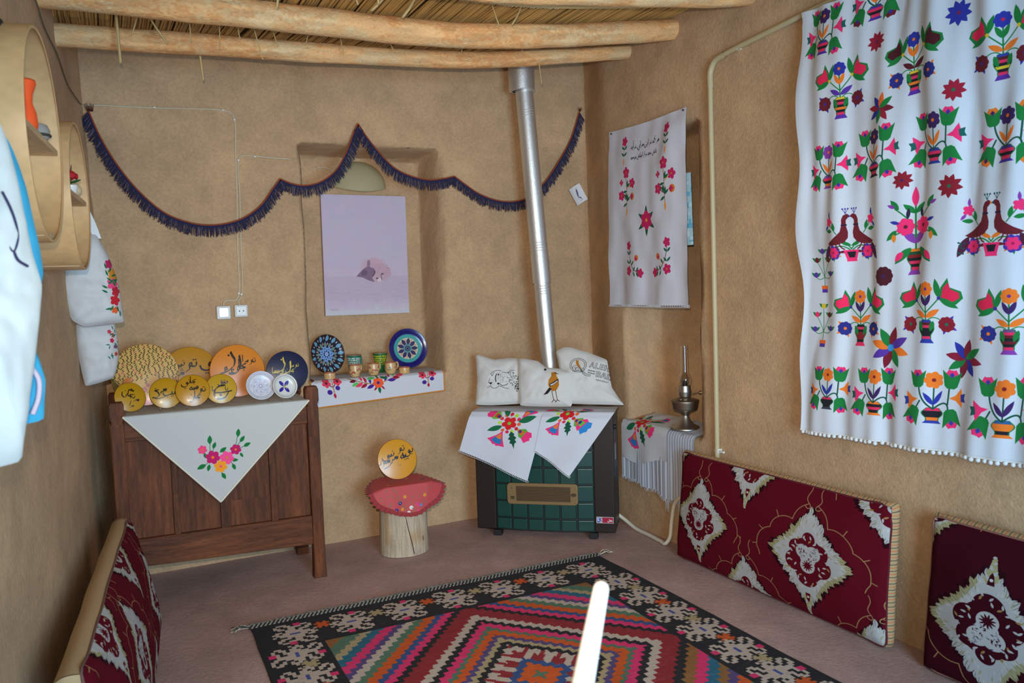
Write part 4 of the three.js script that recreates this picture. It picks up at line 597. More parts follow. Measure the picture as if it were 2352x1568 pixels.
cup('small_bowl', 'small cream bowl with dotted flowers in front of the dark plate', 'cream bowls', 1.062, -4.42, bowlProf, '#d2ac74', (g) => { for (let i = 0; i < 16; i++) { flower(g, i * 0.015, 0.045 + (i % 2) * 0.03, 0.0045, 5, '#c03048', null); leaf(g, i * 0.015 + 0.006, 0.06, 0.008, 0.003, 1, '#4a5a24'); } });
cup('small_bowl', 'small cream bowl with orange flower squares in front of the turquoise plate', 'cream bowls', 1.49, -4.405, bowlProf, '#d6b06e', (g) => { for (let i = 0; i < 16; i++) flower(g, i * 0.015, 0.045 + (i % 2) * 0.032, 0.006, 5, '#d86a2c', null); g.strokeStyle = '#6a5a2a'; g.lineWidth = 0.0012; for (let i = 0; i < 8; i++) { g.beginPath(); g.moveTo(i * 0.03 + 0.008, 0.02); g.lineTo(i * 0.03 + 0.008, 0.11); g.stroke(); } });
// ---------------------------------------------------------------- log stump with cloth and plate
{
  const g = new THREE.CylinderGeometry(0.122, 0.131, 0.375, 48, 14, false), p = g.attributes.position; g.translate(0, 0.1875, 0);
  for (let i = 0; i < p.count; i++) { const a = Math.atan2(p.getZ(i), p.getX(i)), y = p.getY(i), k = 1 + 0.03 * noise(Math.cos(a) * 1.4, y * 2, Math.sin(a) * 1.4) + 0.012 * noise(Math.cos(a) * 6, y * 2, Math.sin(a) * 6); p.setX(i, p.getX(i) * k); p.setZ(i, p.getZ(i) * k * 0.9); }
  g.computeVertexNormals(); const uv = g.attributes.uv; for (let i = 0; i < uv.count; i++) uv.setXY(i, uv.getX(i) * 2, uv.getY(i));
  const t = thing('log_stump', 'pale bark-stripped log stump standing under the red doily', 'stump', [1.335, 0, -4.06]);
  obj('trunk', g, M.log, t);
  const crack = tube([[-0.03, 0.26, 0.106], [-0.018, 0.17, 0.112], [0.0, 0.08, 0.1165], [0.012, 0.012, 0.119]], 0.0022, 20, 5); crack.scale(1, 1, 1); obj('crack', crack, std({ color: '#2c221a', roughness: 1 }), t);
  obj('knot', (() => { const s = new THREE.SphereGeometry(0.012, 10, 8); s.scale(0.5, 1.5, 0.3); s.translate(0.07, 0.08, 0.095); return s; })(), std({ color: '#6d5a46', roughness: 1 }), t);
}
{
  const { c, g } = pad(0.4, 0.4, 1400, '#c2484a'); weave(g, c, 0.06);
  const fl = (x, y, r, col, mid) => flower(g, x, y, r, 6, col, mid), P = (u, v) => [0.2 + u, 0.2 + v];
  for (const [x, y, r, col, mid] of [[-0.06, 0.135, 0.011, '#28247a', '#d8d040'], [-0.085, 0.17, 0.012, '#28247a', '#a8c8e0'], [-0.05, 0.168, 0.009, '#e09a1c', '#7a2020'], [-0.03, 0.105, 0.009, '#e09a1c'], [0.035, 0.15, 0.012, '#e8307a', '#e8307a'], [0.055, 0.158, 0.009, '#5a78c0', '#e8c040'], [0.08, 0.11, 0.009, '#e09a1c', '#7a2020'], [0.0, 0.165, 0.011, '#e6dcdc', '#e6dcdc'], [-0.015, 0.19, 0.01, '#e6dcdc', '#e6dcdc'], [0.035, 0.185, 0.008, '#e8307a', '#e8307a'], [-0.1, 0.0, 0.01, '#e09a1c'], [0.1, -0.03, 0.01, '#28247a']]) { const q = P(x, y); fl(q[0], q[1], r, col, mid ?? '#7a2020'); }
  for (let i = 0; i < 46; i++) { const a = rr(0.5, 2.7), r = rr(0.1, 0.19), q = P(Math.cos(a) * r, Math.sin(a) * r); leaf(g, q[0], q[1], 0.012, 0.004, rnd() * 6, '#5a7a2a'); }
  const R = 0.19, t = thing('red_doily', 'coral red round doily with gauzy ruffle draped over the log stump', 'cloth', [1.335, 0.378, -4.06]);
  const drape = (r, a) => { const px = r * Math.cos(a), pz = r * Math.sin(a) + 0.07, ze = 0.117 - 0.25 * Math.max(0, Math.abs(px) - 0.1), dx = Math.max(0, Math.abs(px) - 0.126), d = Math.max(0, pz - ze), k = sst(d, 0, 0.02); return [px * (1 - 0.06 * sst(d, 0, 0.16)), 0.003 - 0.35 * dx - d * (0.55 + 0.43 * k), Math.min(pz, ze) + d * 0.16 + 0.006 * Math.sin(px * 42) * sst(d, 0.03, 0.15)]; };
  obj('fabric', shell(64, 24, (u, v) => drape(0.0005 + R * v, u * 6.28319), 0.0016, (u, v) => [0.5 + Math.cos(u * 6.28319) * v * 0.475, 0.5 - Math.sin(u * 6.28319) * v * 0.475]), cloth(c, { roughness: 0.6 }), t);
  obj('ruffle', shell(180, 5, (u, v) => { const a = u * 6.28319, p = drape(R + 0.022 * v, a), w = 0.006 * Math.sin(u * 6.283 * 44) * (0.3 + v); return [p[0] + w * Math.cos(a), p[1], p[2] + w * Math.sin(a)]; }, 0.0012), phy({ color: '#b23a3c', roughness: 0.9, transmission: 0.3, thickness: 0 }), t);
}
plate('stump_plate', 'amber plate with black calligraphy on the red doily of the stump', 0.212, [1.31, 0.383, -4.03], -0.05, 0.28, (g) => {
  persian(g, 'بی', 0.42, -0.14, 0.2, '#22222e', { slope: 0.02 }); persian(g, 'تو', 0.2, -0.2, 0.17, '#22222e', { slope: 0.02 }); persian(g, 'به سر', 0.22, -0.02, 0.2, '#22222e', { slope: 0.08 }); persian(g, 'نمی', -0.08, -0.1, 0.17, '#22222e', { slope: 0.15 }); persian(g, 'شود', -0.2, 0.06, 0.17, '#22222e', { slope: 0.15 }); pen(g, [[-0.16, 0.08], [-0.26, 0.17], [-0.36, 0.2]], 0.03, '#22222e'); persian(g, 'مرا', 0.06, 0.16, 0.07, '#7a6a40', { w: 0.1 });
}, { bg: '#d2901e', flat: true, px: 448, rimCol: '#8a4a14', lift: 0.014, stand: 'clear stand under the amber plate on the stump' });
// ---------------------------------------------------------------- gas heater in the corner
function puffy(out, th, o = {}) {                                  // star-shaped outline (x, y) blown up along +-z; uv = planar box of the outline
  const n = o.seg ?? 72, rings = o.rings ?? 14, cv = new THREE.CatmullRomCurve3(out.map((p) => V(p[0], p[1], 0)), true, 'catmullrom', o.tension ?? 0.25), pts = cv.getSpacedPoints(n); pts.pop();
  let cx = o.cx ?? 0, cy = o.cy ?? 0; if (o.cx === undefined) { for (const p of pts) { cx += p.x / n; cy += p.y / n; } }
  const x0 = Math.min(...pts.map((p) => p.x)), x1 = Math.max(...pts.map((p) => p.x)), y0 = Math.min(...pts.map((p) => p.y)), y1 = Math.max(...pts.map((p) => p.y));
  const pos = [], uv = [], idx = [], add = (x, y, z) => { pos.push(x, y, z); uv.push((x - x0) / (x1 - x0), (y - y0) / (y1 - y0)); return pos.length / 3 - 1; };
  for (const s of [1, -1]) {
    const c = add(cx, cy, s * th + (o.wr ?? 0) * noise(cx * 9, cy * 9, s)); let prev = null;
    for (let r = 1; r <= rings; r++) {
      const k = r / rings, row = []; for (let i = 0; i < n; i++) { const p = pts[i], x = cx + (p.x - cx) * k, y = cy + (p.y - cy) * k, f = Math.pow(Math.max(0, 1 - Math.pow(k, o.pow ?? 2.4)), 0.6); row.push(add(x, y, s * th * f + (o.wr ?? 0) * (noise(x * (o.wf ?? 14), y * (o.wf ?? 14), s * 3) + 0.5 * noise(x * 30, y * 30, s)) * f)); }
      for (let i = 0; i < n; i++) { const j = (i + 1) % n; if (!prev) s > 0 ? idx.push(c, row[i], row[j]) : idx.push(c, row[j], row[i]); else s > 0 ? idx.push(prev[i], row[i], row[j], prev[i], row[j], prev[j]) : idx.push(prev[i], row[j], row[i], prev[i], prev[j], row[j]); }
      prev = row;
    }
  }
  const g = new THREE.BufferGeometry(); g.setAttribute('position', new THREE.Float32BufferAttribute(pos, 3)); g.setAttribute('uv', new THREE.Float32BufferAttribute(uv, 2)); g.setIndex(idx); g.computeVertexNormals();
  const nrm = g.attributes.normal; if (o.check !== false) { /* outline given clockwise would turn the faces inside out */ let a = 0; for (let i = 0; i < n; i++) { const p = pts[i], q = pts[(i + 1) % n]; a += p.x * q.y - q.x * p.y; } if (a < 0) { const ix = g.index.array; for (let i = 0; i < ix.length; i += 3) { const t = ix[i]; ix[i] = ix[i + 1]; ix[i + 1] = t; } g.computeVertexNormals(); } }
  return g;
}
const HT = -39.34 * RAD, HP = [2.085, 0, -3.86];
{
  const h = thing('gas_heater', 'dark brown gas heater with a green tiled front in the corner', 'heater', HP, HT);
  const top = 0.69, D = 0.25;
  obj('body', [box(0.57, 0.64, 0.2, 0, 0.36, -0.14), box(0.6, 0.63, 0.02, 0.0, 0.36, -0.035)], M.black, h);
  for (const s of [-1, 1]) { obj('side_column', box(0.112, 0.655, D - 0.02, s * 0.333, 0.3625, -D / 2 + 0.012, 0.006), M.heaterBody, h); }
  obj('top_plate', box(0.79, 0.02, D + 0.01, 0, top - 0.004, -D / 2 + 0.005, 0.006), M.heaterBody, h);
  const xs = [-0.275, -0.1835, -0.0925, -0.002, 0.0895, 0.181, 0.277], ys = [0.035, 0.104, 0.2, 0.296, 0.392, 0.488, 0.584, 0.676];
  const bulge = (x) => 0.022 * (1 - (x / 0.28) ** 2);
  for (let i = 0; i < 6; i++) for (let j = 0; j < 7; j++) {
    const w = xs[i + 1] - xs[i] - 0.008, hh = ys[j + 1] - ys[j] - 0.008, xm = (xs[i] + xs[i + 1]) / 2, t = obj('tile', new RoundedBoxGeometry(w, hh, 0.018, 2, 0.0055), M.green, h);
    t.position.set(xm, (ys[j] + ys[j + 1]) / 2, -0.012 + bulge(xm)); t.rotation.y = Math.atan(0.044 * xm / 0.0784);
  }
  obj('tile_grout', shell(24, 1, (u, v) => { const x = lerp(-0.277, 0.277, u); return [x, lerp(0.034, 0.68, v), -0.016 + bulge(x)]; }, 0.008), M.black, h);
  const gr = new THREE.Shape(), rw = 0.195, rh = 0.056, rc = 0.02; gr.moveTo(-rw + rc, -rh); gr.lineTo(rw - rc, -rh); gr.quadraticCurveTo(rw, -rh, rw, -rh + rc); gr.lineTo(rw, rh - rc); gr.quadraticCurveTo(rw, rh, rw - rc, rh); gr.lineTo(-rw + rc, rh); gr.quadraticCurveTo(-rw, rh, -rw, rh - rc); gr.lineTo(-rw, -rh + rc); gr.quadraticCurveTo(-rw, -rh, -rw + rc, -rh);
  const pg = new THREE.ExtrudeGeometry(gr, { depth: 0.012, bevelEnabled: true, bevelSize: 0.003, bevelThickness: 0.003, bevelSegments: 2 }); pg.translate(-0.006, 0.247, 0.016);
  const pl = obj('grille_plate', pg, M.bronze, h);
  obj('grille_opening', box(0.302, 0.082, 0.004, 0.0, 0.248, 0.0315), M.bronzeDark, pl);
  for (let k = 0; k < 9; k++) obj('louvre', box(0.3, 0.0028, 0.004, 0.0, 0.212 + k * 0.009, 0.0345), std({ color: '#6a5232', roughness: 0.5, metalness: 0.3 }), pl);
  const em = cyl(0.015, 0.015, 0.003, 0, 0, 0, 24); em.scale(1, 1, 0.6); em.rotateX(Math.PI / 2); em.translate(0.169, 0.247, 0.033); obj('emblem', em, M.bronzeDark, pl);
  obj('marking', [box(0.004, 0.014, 0.002, -0.181, 0.222, 0.0315), box(0.004, 0.014, 0.002, -0.173, 0.222, 0.0315), box(0.004, 0.014, 0.002, -0.165, 0.222, 0.0315), box(0.02, 0.004, 0.002, -0.173, 0.23, 0.0315), box(0.006, 0.003, 0.002, -0.176, 0.278, 0.0315)], M.black, pl);
  const { c, g } = pad(0.092, 0.034, 3000, '#b9b4b4'); g.fillStyle = '#a8203c'; g.fillRect(0.032, 0.002, 0.058, 0.03); g.fillStyle = '#3a4ab0'; g.fillRect(0.004, 0.004, 0.014, 0.026); g.fillStyle = '#d8dae6'; g.font = 'bold 0.024px sans-serif'; g.save(); g.scale(0.01, 0.01); g.font = 'bold 2.3px sans-serif'; g.fillStyle = '#eef'; g.fillText('S', 0.4, 2.5); g.fillStyle = '#28306a'; g.fillText('C', 1.7, 2.5); g.restore(); persian(g, 'مشعل', 0.086, 0.023, 0.011, '#e8dcdc', { w: 0.22 });
  const bp = new THREE.PlaneGeometry(0.092, 0.034); const bd = obj('badge', [box(0.094, 0.036, 0.003, 0, 0, 0)], std({ color: '#9a9696', roughness: 0.4 }), h); bd.position.set(0.334, 0.108, 0.009); bp.translate(0, 0, 0.0018); obj('badge_print', bp, std({ map: tex(c), roughness: 0.35 }), bd);
  for (const s of [-1, 1]) for (const z of [-0.03, -0.21]) obj('foot', box(0.045, 0.034, 0.05, s * 0.27, 0.017, z + 0.02, 0.004), M.black, h);
  for (let k = 0; k < 5; k++) obj('side_vent', box(0.004, 0.12, 0.012, 0.39, 0.18 + (k % 2) * 0.13, -0.05 - k * 0.032, 0.001), M.black, h);
  obj('side_label', box(0.002, 0.09, 0.035, 0.3895, 0.47, -0.09), std({ color: '#8b8a86', roughness: 0.5 }), h);
  const kb = cyl(0.013, 0.013, 0.012, 0, 0, 0, 16); kb.rotateZ(Math.PI / 2); kb.translate(0.393, 0.61, -0.06); obj('side_knob', kb, M.black, h);
}
// flue pipe
{
  const f = thing('flue_pipe', 'galvanised steel flue pipe leaning from the heater to the ceiling', 'pipe');
  const A = V(2.285, 0.69, -4.085), B = V(2.212, 2.55, -4.2), P = (t) => [lerp(A.x, B.x, t), lerp(A.y, B.y, t), lerp(A.z, B.z, t)];
  obj('lower_pipe', rod(P(0), P(0.42), 0.046, 0.047, 40), M.steel, f); obj('upper_pipe', rod(P(0.41), P(1), 0.0505, 0.0515, 40), M.steel, f);
  obj('coupling', rod(P(0.385), P(0.475), 0.0525, 0.0525, 40), M.steel, f);
  for (const t of [0.35, 0.358, 0.366, 0.374, 0.484, 0.492, 0.5, 0.508, 0.9, 0.908, 0.916]) { const q = new THREE.TorusGeometry(t < 0.4 ? 0.0465 : 0.051, 0.0018, 6, 40); q.rotateX(Math.PI / 2); q.applyQuaternion(new THREE.Quaternion().setFromUnitVectors(V(0, 1, 0), B.clone().sub(A).normalize())); q.translate(...P(t)); obj('crimp_ring', q, M.steel, f); }
  obj('collar', lathe([[0.056, 0], [0.074, 0], [0.075, 0.004], [0.075, 0.16], [0.07, 0.16], [0.07, 0.006], [0.056, 0.006]], 40).translate(2.2, 2.51, -4.2), M.steel, f);
}
// cloths hanging over the heater front; corners in heater coordinates (x along the front, y up)
function heaterCloth(label, A, B, C, D, drawMotif, s) {
  const TOPD = 0.2, W = 0.42, FH = 0.36, { c, g } = pad(W, TOPD + FH, 1500, '#d3d4dc'); weave(g, c); drawMotif(g, TOPD);
  const t = thing('embroidered_cloth', label, 'cloth', HP, HT);
  const kf = TOPD / (TOPD + FH);
  const f = (u, v) => {
    if (v < kf) { const k = v / kf, x = lerp(A[0], B[0], u); return [x, 0.7 + 0.002 * noise(x * 8, k * 3, s), lerp(-0.19, 0.012, k)]; }
    const k = (v - kf) / (1 - kf), px = lerp(lerp(A[0], B[0], u), lerp(D[0], C[0], u), k), py = lerp(lerp(A[1], B[1], u), lerp(D[1], C[1], u), k);
    return [px, py, 0.014 + 0.02 * sst(k, 0, 0.12) + 0.014 * sst(k, 0, 0.3) + 0.012 * Math.sin(u * 7 + s * 2) * k + 0.008 * noise(px * 9, py * 7, s) * k];
  };
  obj('fabric', shell(50, 56, f, 0.0016, (u, v) => [u, 1 - v]), cloth(c), t);
  const lace = []; for (let i = 0; i <= 44; i++) { const p = f(i / 44, 1), q = new THREE.TorusGeometry(0.0055, 0.0012, 4, 8); q.translate(p[0], p[1] - 0.004, p[2]); lace.push(q); }
  stuff(obj('lace_edge', lace, std({ color: '#dcdce0', roughness: 0.95 }), t));
}
const tulip = (g, x, y, s, a, outer, tip, inner) => at(g, x, y, s, () => { poly(g, [[0, 0], [0.5, 0.25], [1, 0.62], [1.1, 0.3], [1.22, 0.12], [1.14, 0], [1.22, -0.12], [1.1, -0.3], [1, -0.62], [0.5, -0.25]], outer); poly(g, [[0.35, 0.12], [0.95, 0.36], [1.05, 0], [0.95, -0.36], [0.35, -0.12]], tip); poly(g, [[0.25, 0.06], [0.6, 0.18], [0.66, 0], [0.6, -0.18], [0.25, -0.06]], inner); }, a);
const bud = (g, x, y, s, a, leafc, pet, mid) => at(g, x, y, s, () => { poly(g, [[0, 0], [0.5, 0.4], [1, 0.28], [0.98, -0.28], [0.5, -0.4]], leafc); poly(g, [[0.1, 0.1], [0.6, 0.2], [0.6, -0.2], [0.1, -0.1]], mid); dot(g, 0.3, 0, 0.12, '#3a2a80'); poly(g, [[0.7, 0.36], [1.1, 0.5], [1.2, 0.25], [1.32, 0.1], [1.2, -0.05], [1.3, -0.2], [1.05, -0.42], [0.7, -0.3]], pet); }, a);
const jag = (g, x, y, L, a, col) => at(g, x, y, L, () => { poly(g, [[0, 0], [0.2, 0.16], [0.26, 0.1], [0.42, 0.24], [0.5, 0.12], [0.66, 0.2], [0.72, 0.08], [1, 0.02], [0.72, -0.06], [0.66, -0.18], [0.5, -0.12], [0.42, -0.22], [0.26, -0.1], [0.2, -0.16]], col); }, a);
function bouquet(g, x, y, s = 1) {
  g.strokeStyle = '#8a2030'; for (let k = 0; k < 12; k++) { const a = k / 12 * 6.28; stem(g, [[x, y], [x + Math.cos(a) * 0.042 * s, y + Math.sin(a) * 0.042 * s]], '#8a2030', 0.0018); dot(g, x + Math.cos(a) * 0.046 * s, y + Math.sin(a) * 0.046 * s, 0.0085 * s, ['#f0602c', '#d8122c', '#b6e02a', '#e02050'][k % 4]); }
  tulip(g, x - 0.02 * s, y + 0.045 * s, 0.075 * s, 1.85, '#f52f78', '#2a78b8', '#f07a2a'); tulip(g, x + 0.05 * s, y - 0.03 * s, 0.06 * s, -0.9, '#f52f78', '#2a78b8', '#f07a2a');
  bud(g, x + 0.045 * s, y + 0.025 * s, 0.062 * s, 0.5, '#57a83a', '#f52f78', '#e06a1c'); bud(g, x - 0.04 * s, y - 0.025 * s, 0.062 * s, 3.6, '#6cb83e', '#f52f78', '#d03a1c');
  leaf(g, x - 0.03 * s, y + 0.018 * s, 0.075 * s, 0.03 * s, 2.6, '#0c6a40'); leaf(g, x + 0.04 * s, y - 0.012 * s, 0.08 * s, 0.03 * s, -0.35, '#0c6a40'); jag(g, x + 0.018 * s, y + 0.04 * s, 0.09 * s, 1.15, '#0a5238'); leaf(g, x - 0.015 * s, y - 0.035 * s, 0.06 * s, 0.026 * s, -2.0, '#0c6a40');
  flower(g, x, y, 0.034 * s, 5, '#d8141f', '#7ac03a', 0.3, 0.25);
}
heaterCloth('white cloth with a full floral bouquet hanging over the left of the heater', [-0.395, 0.7], [0.03, 0.7], [-0.082, 0.324], [-0.462, 0.49], (g, T0) => bouquet(g, 0.235, T0 + 0.07, 1.2), 1);
heaterCloth('white cloth with half a bouquet hanging to a point over the right of the heater', [0.012, 0.7], [0.4, 0.7], [0.152, 0.357], [-0.035, 0.496], (g, T0) => { bouquet(g, 0.15, T0 + 0.012, 1.25); bud(g, 0.23, T0 + 0.05, 0.09, 0.5, '#f52f78', '#2a88d0', '#57c03a'); }, 4);
// three printed bags leaning on the heater top
function bag(name, label, w, h, lx, lz, tilt, turn, roll, out, paint, lift = 0.0) {
  const { c, g } = pad(w, h, 1600, '#d6d3cc'); weave(g, c, 0.05); paint(g, w, h);
  const t = thing(name, label, 'bag', [0, 0, 0]); const th = HT; t.position.set(HP[0] + lx * Math.cos(th) + lz * Math.sin(th), 0.706 + lift, HP[2] - lx * Math.sin(th) + lz * Math.cos(th)); t.rotation.y = HT + turn;
  const m = obj('stuffed_body', puffy(out.map(([x, y]) => [(x - 0.5) * w, y * h]), 0.046, { pow: 2.2, wr: 0.014, wf: 12, tension: 0.12, seg: 96 }), cloth(c), t); m.rotation.x = -tilt; m.rotation.z = roll; m.position.set(0, 0.012, 0);
  return t;
}
bag('tote_bag', 'white bag printed with a black line drawing of a cheetah head', 0.33, 0.3, -0.245, -0.12, 0.24, 0.1, 0.02, [[0.02, 0.03], [0.3, 0.0], [0.7, 0.01], [0.98, 0.03], [1, 0.3], [0.97, 0.75], [0.9, 0.86], [0.6, 0.9], [0.35, 0.88], [0.1, 0.98], [0.03, 0.97], [0.05, 0.5]], (g, w, h) => {
  const K = '#22222a'; g.save(); g.translate(w * 0.22, h * 0.34); const s = w * 0.62; g.scale(s, s);
  const ln = (pts, wd = 0.012) => { g.strokeStyle = K; g.lineWidth = wd; g.beginPath(); pts.forEach((p, i) => (i ? g.lineTo(...p) : g.moveTo(...p))); g.stroke(); };
  ln([[0.12, 0.1], [0.2, 0.03], [0.34, 0], [0.42, 0.02]]); ln([[0.13, 0.1], [0.16, 0.16], [0.22, 0.06]]); ln([[0.1, 0.22], [0.05, 0.34], [0.1, 0.36]]); poly(g, [[0.05, 0.34], [0.17, 0.33], [0.12, 0.4]], K); ln([[0.29, 0.1], [0.25, 0.2], [0.27, 0.32]], 0.025); ln([[0.1, 0.42], [0.16, 0.5], [0.26, 0.5], [0.36, 0.44], [0.5, 0.5], [0.62, 0.53]], 0.012); ln([[0.34, 0.36], [0.44, 0.44], [0.56, 0.42], [0.6, 0.38]], 0.016); ln([[0, 0.46], [0.1, 0.43]], 0.008); ln([[0.0, 0.5], [0.1, 0.45]], 0.008); dot(g, 0.33, 0.38, 0.028, K); dot(g, 0.34, 0.12, 0.022, K); ln([[0.46, 0.06], [0.6, 0.08], [0.7, 0.02], [0.8, 0.02]]);
  for (let i = 0; i < 170; i++) { const x = rr(0.32, 1.0), y = rr(0.06, 0.36 + 0.26 * sst(x, 0.55, 0.9)), r = 0.006 + 0.014 * sst(x, 0.5, 1); if (y < 0.08 && x < 0.6) continue; g.fillStyle = K; g.beginPath(); g.ellipse(x, y, r, r * rr(0.5, 1), rnd() * 3, 0, 7); g.fill(); } g.restore();
});
bag('tote_bag', 'white buttoned bag printed with an orange and black bird', 0.33, 0.27, 0.005, -0.06, 0.26, 0.0, -0.02, [[0.08, 0.02], [0.4, 0.0], [0.95, 0.02], [0.98, 0.4], [0.95, 0.72], [0.7, 0.8], [0.5, 0.82], [0.35, 0.95], [0.1, 1.0], [0.02, 0.97], [0.03, 0.5]], (g, w, h) => {
  g.save(); g.translate(w * 0.56, h * 0.3); const s = h * 0.66; g.scale(s, s); const O = '#b97316', K = '#241a1c';
  poly(g, [[0.1, 0.0], [0.26, -0.01], [0.28, 0.1], [0.36, 0.24], [0.38, 0.4], [0.3, 0.56], [0.2, 0.6], [0.08, 0.52], [0.02, 0.4], [0.04, 0.24], [0.12, 0.12]], O); poly(g, [[0.18, 0.0], [0.3, 0.03], [0.36, 0.06], [0.26, 0.05]], K); poly(g, [[0.06, 0.38], [0.2, 0.3], [0.34, 0.2], [0.36, 0.28], [0.22, 0.38], [0.08, 0.46]], K); poly(g, [[0.09, 0.39], [0.2, 0.34], [0.33, 0.25], [0.33, 0.29], [0.2, 0.38], [0.1, 0.43]], '#d8d2ca'); poly(g, [[0.06, 0.48], [0.15, 0.52], [0.02, 0.68], [-0.12, 0.72]], K);
  g.strokeStyle = '#5a2018'; g.lineWidth = 0.02; for (const x of [0.15, 0.27]) { g.beginPath(); g.moveTo(x, 0.57); g.lineTo(x + 0.07, 0.86); g.lineTo(x + 0.0, 0.93); g.moveTo(x + 0.07, 0.86); g.lineTo(x + 0.13, 0.89); g.stroke(); } g.restore(); dot(g, w * 0.5, h * 0.24, 0.007, '#2a1420');
});
bag('tote_bag', 'white bag with QALEH BALA lettering, rightmost on the heater', 0.4, 0.33, 0.232, -0.09, 0.3, -0.05, -0.06, [[0.1, 0.02], [0.5, 0.03], [1.02, 0.06], [0.98, 0.12], [0.84, 0.34], [0.78, 0.6], [0.74, 0.8], [0.66, 0.84], [0.45, 0.92], [0.2, 0.99], [0.1, 0.98], [0.0, 0.9], [0.05, 0.7], [0.1, 0.5], [0.1, 0.25]], (g, w, h) => {
  const K = '#2a2a32'; g.save(); g.translate(w * 0.26, h * 0.2); g.rotate(0.1); g.scale(w, w); g.strokeStyle = K; g.lineWidth = 0.006; for (const r of [0.105, 0.085]) { g.beginPath(); g.ellipse(0.1, 0.1, r * 1.1, r, 0, 0, 7); g.stroke(); } poly(g, [[0.05, 0.03], [0.09, 0.03], [0.1, 0.07], [0.14, 0.12], [0.17, 0.16], [0.12, 0.14], [0.07, 0.09]], '#c07a1a'); poly(g, [[0.12, 0.12], [0.2, 0.2], [0.16, 0.18]], K); g.beginPath(); g.moveTo(0.16, 0.18); g.bezierCurveTo(0.2, 0.23, 0.26, 0.25, 0.3, 0.23); g.stroke(); g.beginPath(); g.moveTo(0.18, 0.17); g.bezierCurveTo(0.22, 0.21, 0.26, 0.225, 0.3, 0.215); g.stroke();
  g.lineWidth = 0.005; g.beginPath(); g.ellipse(0.08, 0.15, 0.045, 0.04, 0, 0, 7); g.fillStyle = '#d6d3cc'; g.fill(); g.stroke(); for (let i = 0; i < 60; i++) dot(g, 0.08 + rr(-0.04, 0.14), 0.15 + rr(-0.03, 0.07), rr(0.002, 0.004), K); dot(g, 0.065, 0.14, 0.007, K); dot(g, 0.095, 0.14, 0.007, K); dot(g, 0.08, 0.165, 0.009, K);
  g.restore(); g.save(); g.translate(w * 0.52, h * 0.36); g.rotate(0.14); g.scale(0.001, 0.001); g.strokeStyle = K; g.lineWidth = 2.2; g.font = 'bold 44px sans-serif'; g.strokeText('ALEH', -6, 0); g.strokeText('BALA', 38, 46); g.lineWidth = 2; for (const [x0, y0, n, st, a] of [[-8, 20, 20, 2.2, 4], [-4, 34, 18, 2.2, 4], [46, 66, 14, 5, 7]]) { g.beginPath(); g.moveTo(x0, y0); for (let i = 1; i < n; i++) g.lineTo(x0 + i * st, y0 + (i % 2 ? -a : 0) + (i % 3)); g.stroke(); } g.restore();
});
// ---------------------------------------------------------------- right wall: niche cloths, lamp, towel, pipes, banner
{
  const striped = pad(0.62, 0.72, 900, '#b6bac2'); { const g = striped.g; for (let i = 0; i < 62; i++) { g.fillStyle = i % 2 ? 'rgba(128,138,160,0.75)' : 'rgba(206,208,214,0.8)'; g.fillRect(i * 0.01, 0, 0.0055, 0.72); } weave(g, striped.c); }
  const f = (z0, z1, drop, back, off, s, fr) => (u, v) => {
    const z = lerp(z0, z1, u), L = back + drop(u), k = v * L;
    if (k < back) return [2.6 - off + (back - k) * 0.98, 0.606 + off + 0.004 * noise(z * 14, k * 14, s) + 0.03 * sst(u, 0.15, 0) * (1 - k / back), z];
    const d = k - back; return [2.597 - off - 0.012 * sst(d, 0, 0.03) + 0.005 * Math.sin(z * 30 + s) * sst(d, 0.02, 0.25) + (fr ? 0.0015 * Math.sin(z * 160) * sst(d, 0.05, 0.2) : 0), 0.606 + off - d, z + 0.03 * d * noise(u * 4, s)];
  };
  const t = thing('striped_cloth', 'pale blue-grey striped cloth with ragged fringe hanging from the lamp niche', 'cloth');
  const drop1 = (u) => 0.32 + 0.1 * u * u + 0.008 * Math.sin(u * 23) + 0.012 * noise(u * 9, 3), F1 = f(-3.83, -3.19, drop1, 0.19, 0.0, 1, 1);
  obj('fabric', shell(120, 40, F1, 0.0014, (u, v) => [u, 1 - v]), std({ map: tex(striped.c), roughness: 0.95 }), t);
  const th = []; for (let i = 0; i < 240; i++) { const u = rnd(), p = F1(u, 1), L = rr(0.006, 0.02) + (Math.abs(u - 0.66) < 0.02 || Math.abs(u - 0.8) < 0.015 ? rr(0, 0.06) : 0); th.push(rod([p[0], p[1] + 0.003, p[2]], [p[0] + rr(-0.004, 0.004), p[1] - L, p[2] + rr(-0.005, 0.005)], 0.0011, 0.0008, 4)); }
  stuff(obj('fringe', th, std({ color: '#b9bcc2', roughness: 0.95 }), t));
  const { c, g } = pad(0.44, 0.42, 1400, '#c9c9cb'); weave(g, c); bouquet(g, 0.17, 0.17, 1.25);
  const t2 = thing('niche_cloth', 'white embroidered cloth laid over the striped cloth beside the oil lamp', 'cloth');
  obj('fabric', shell(50, 44, f(-3.82, -3.4, (u) => 0.2 + 0.03 * Math.sin(u * 5), 0.18, 0.006, 5, 0), 0.0014, (u, v) => [u, 1 - v]), cloth(c), t2);
}
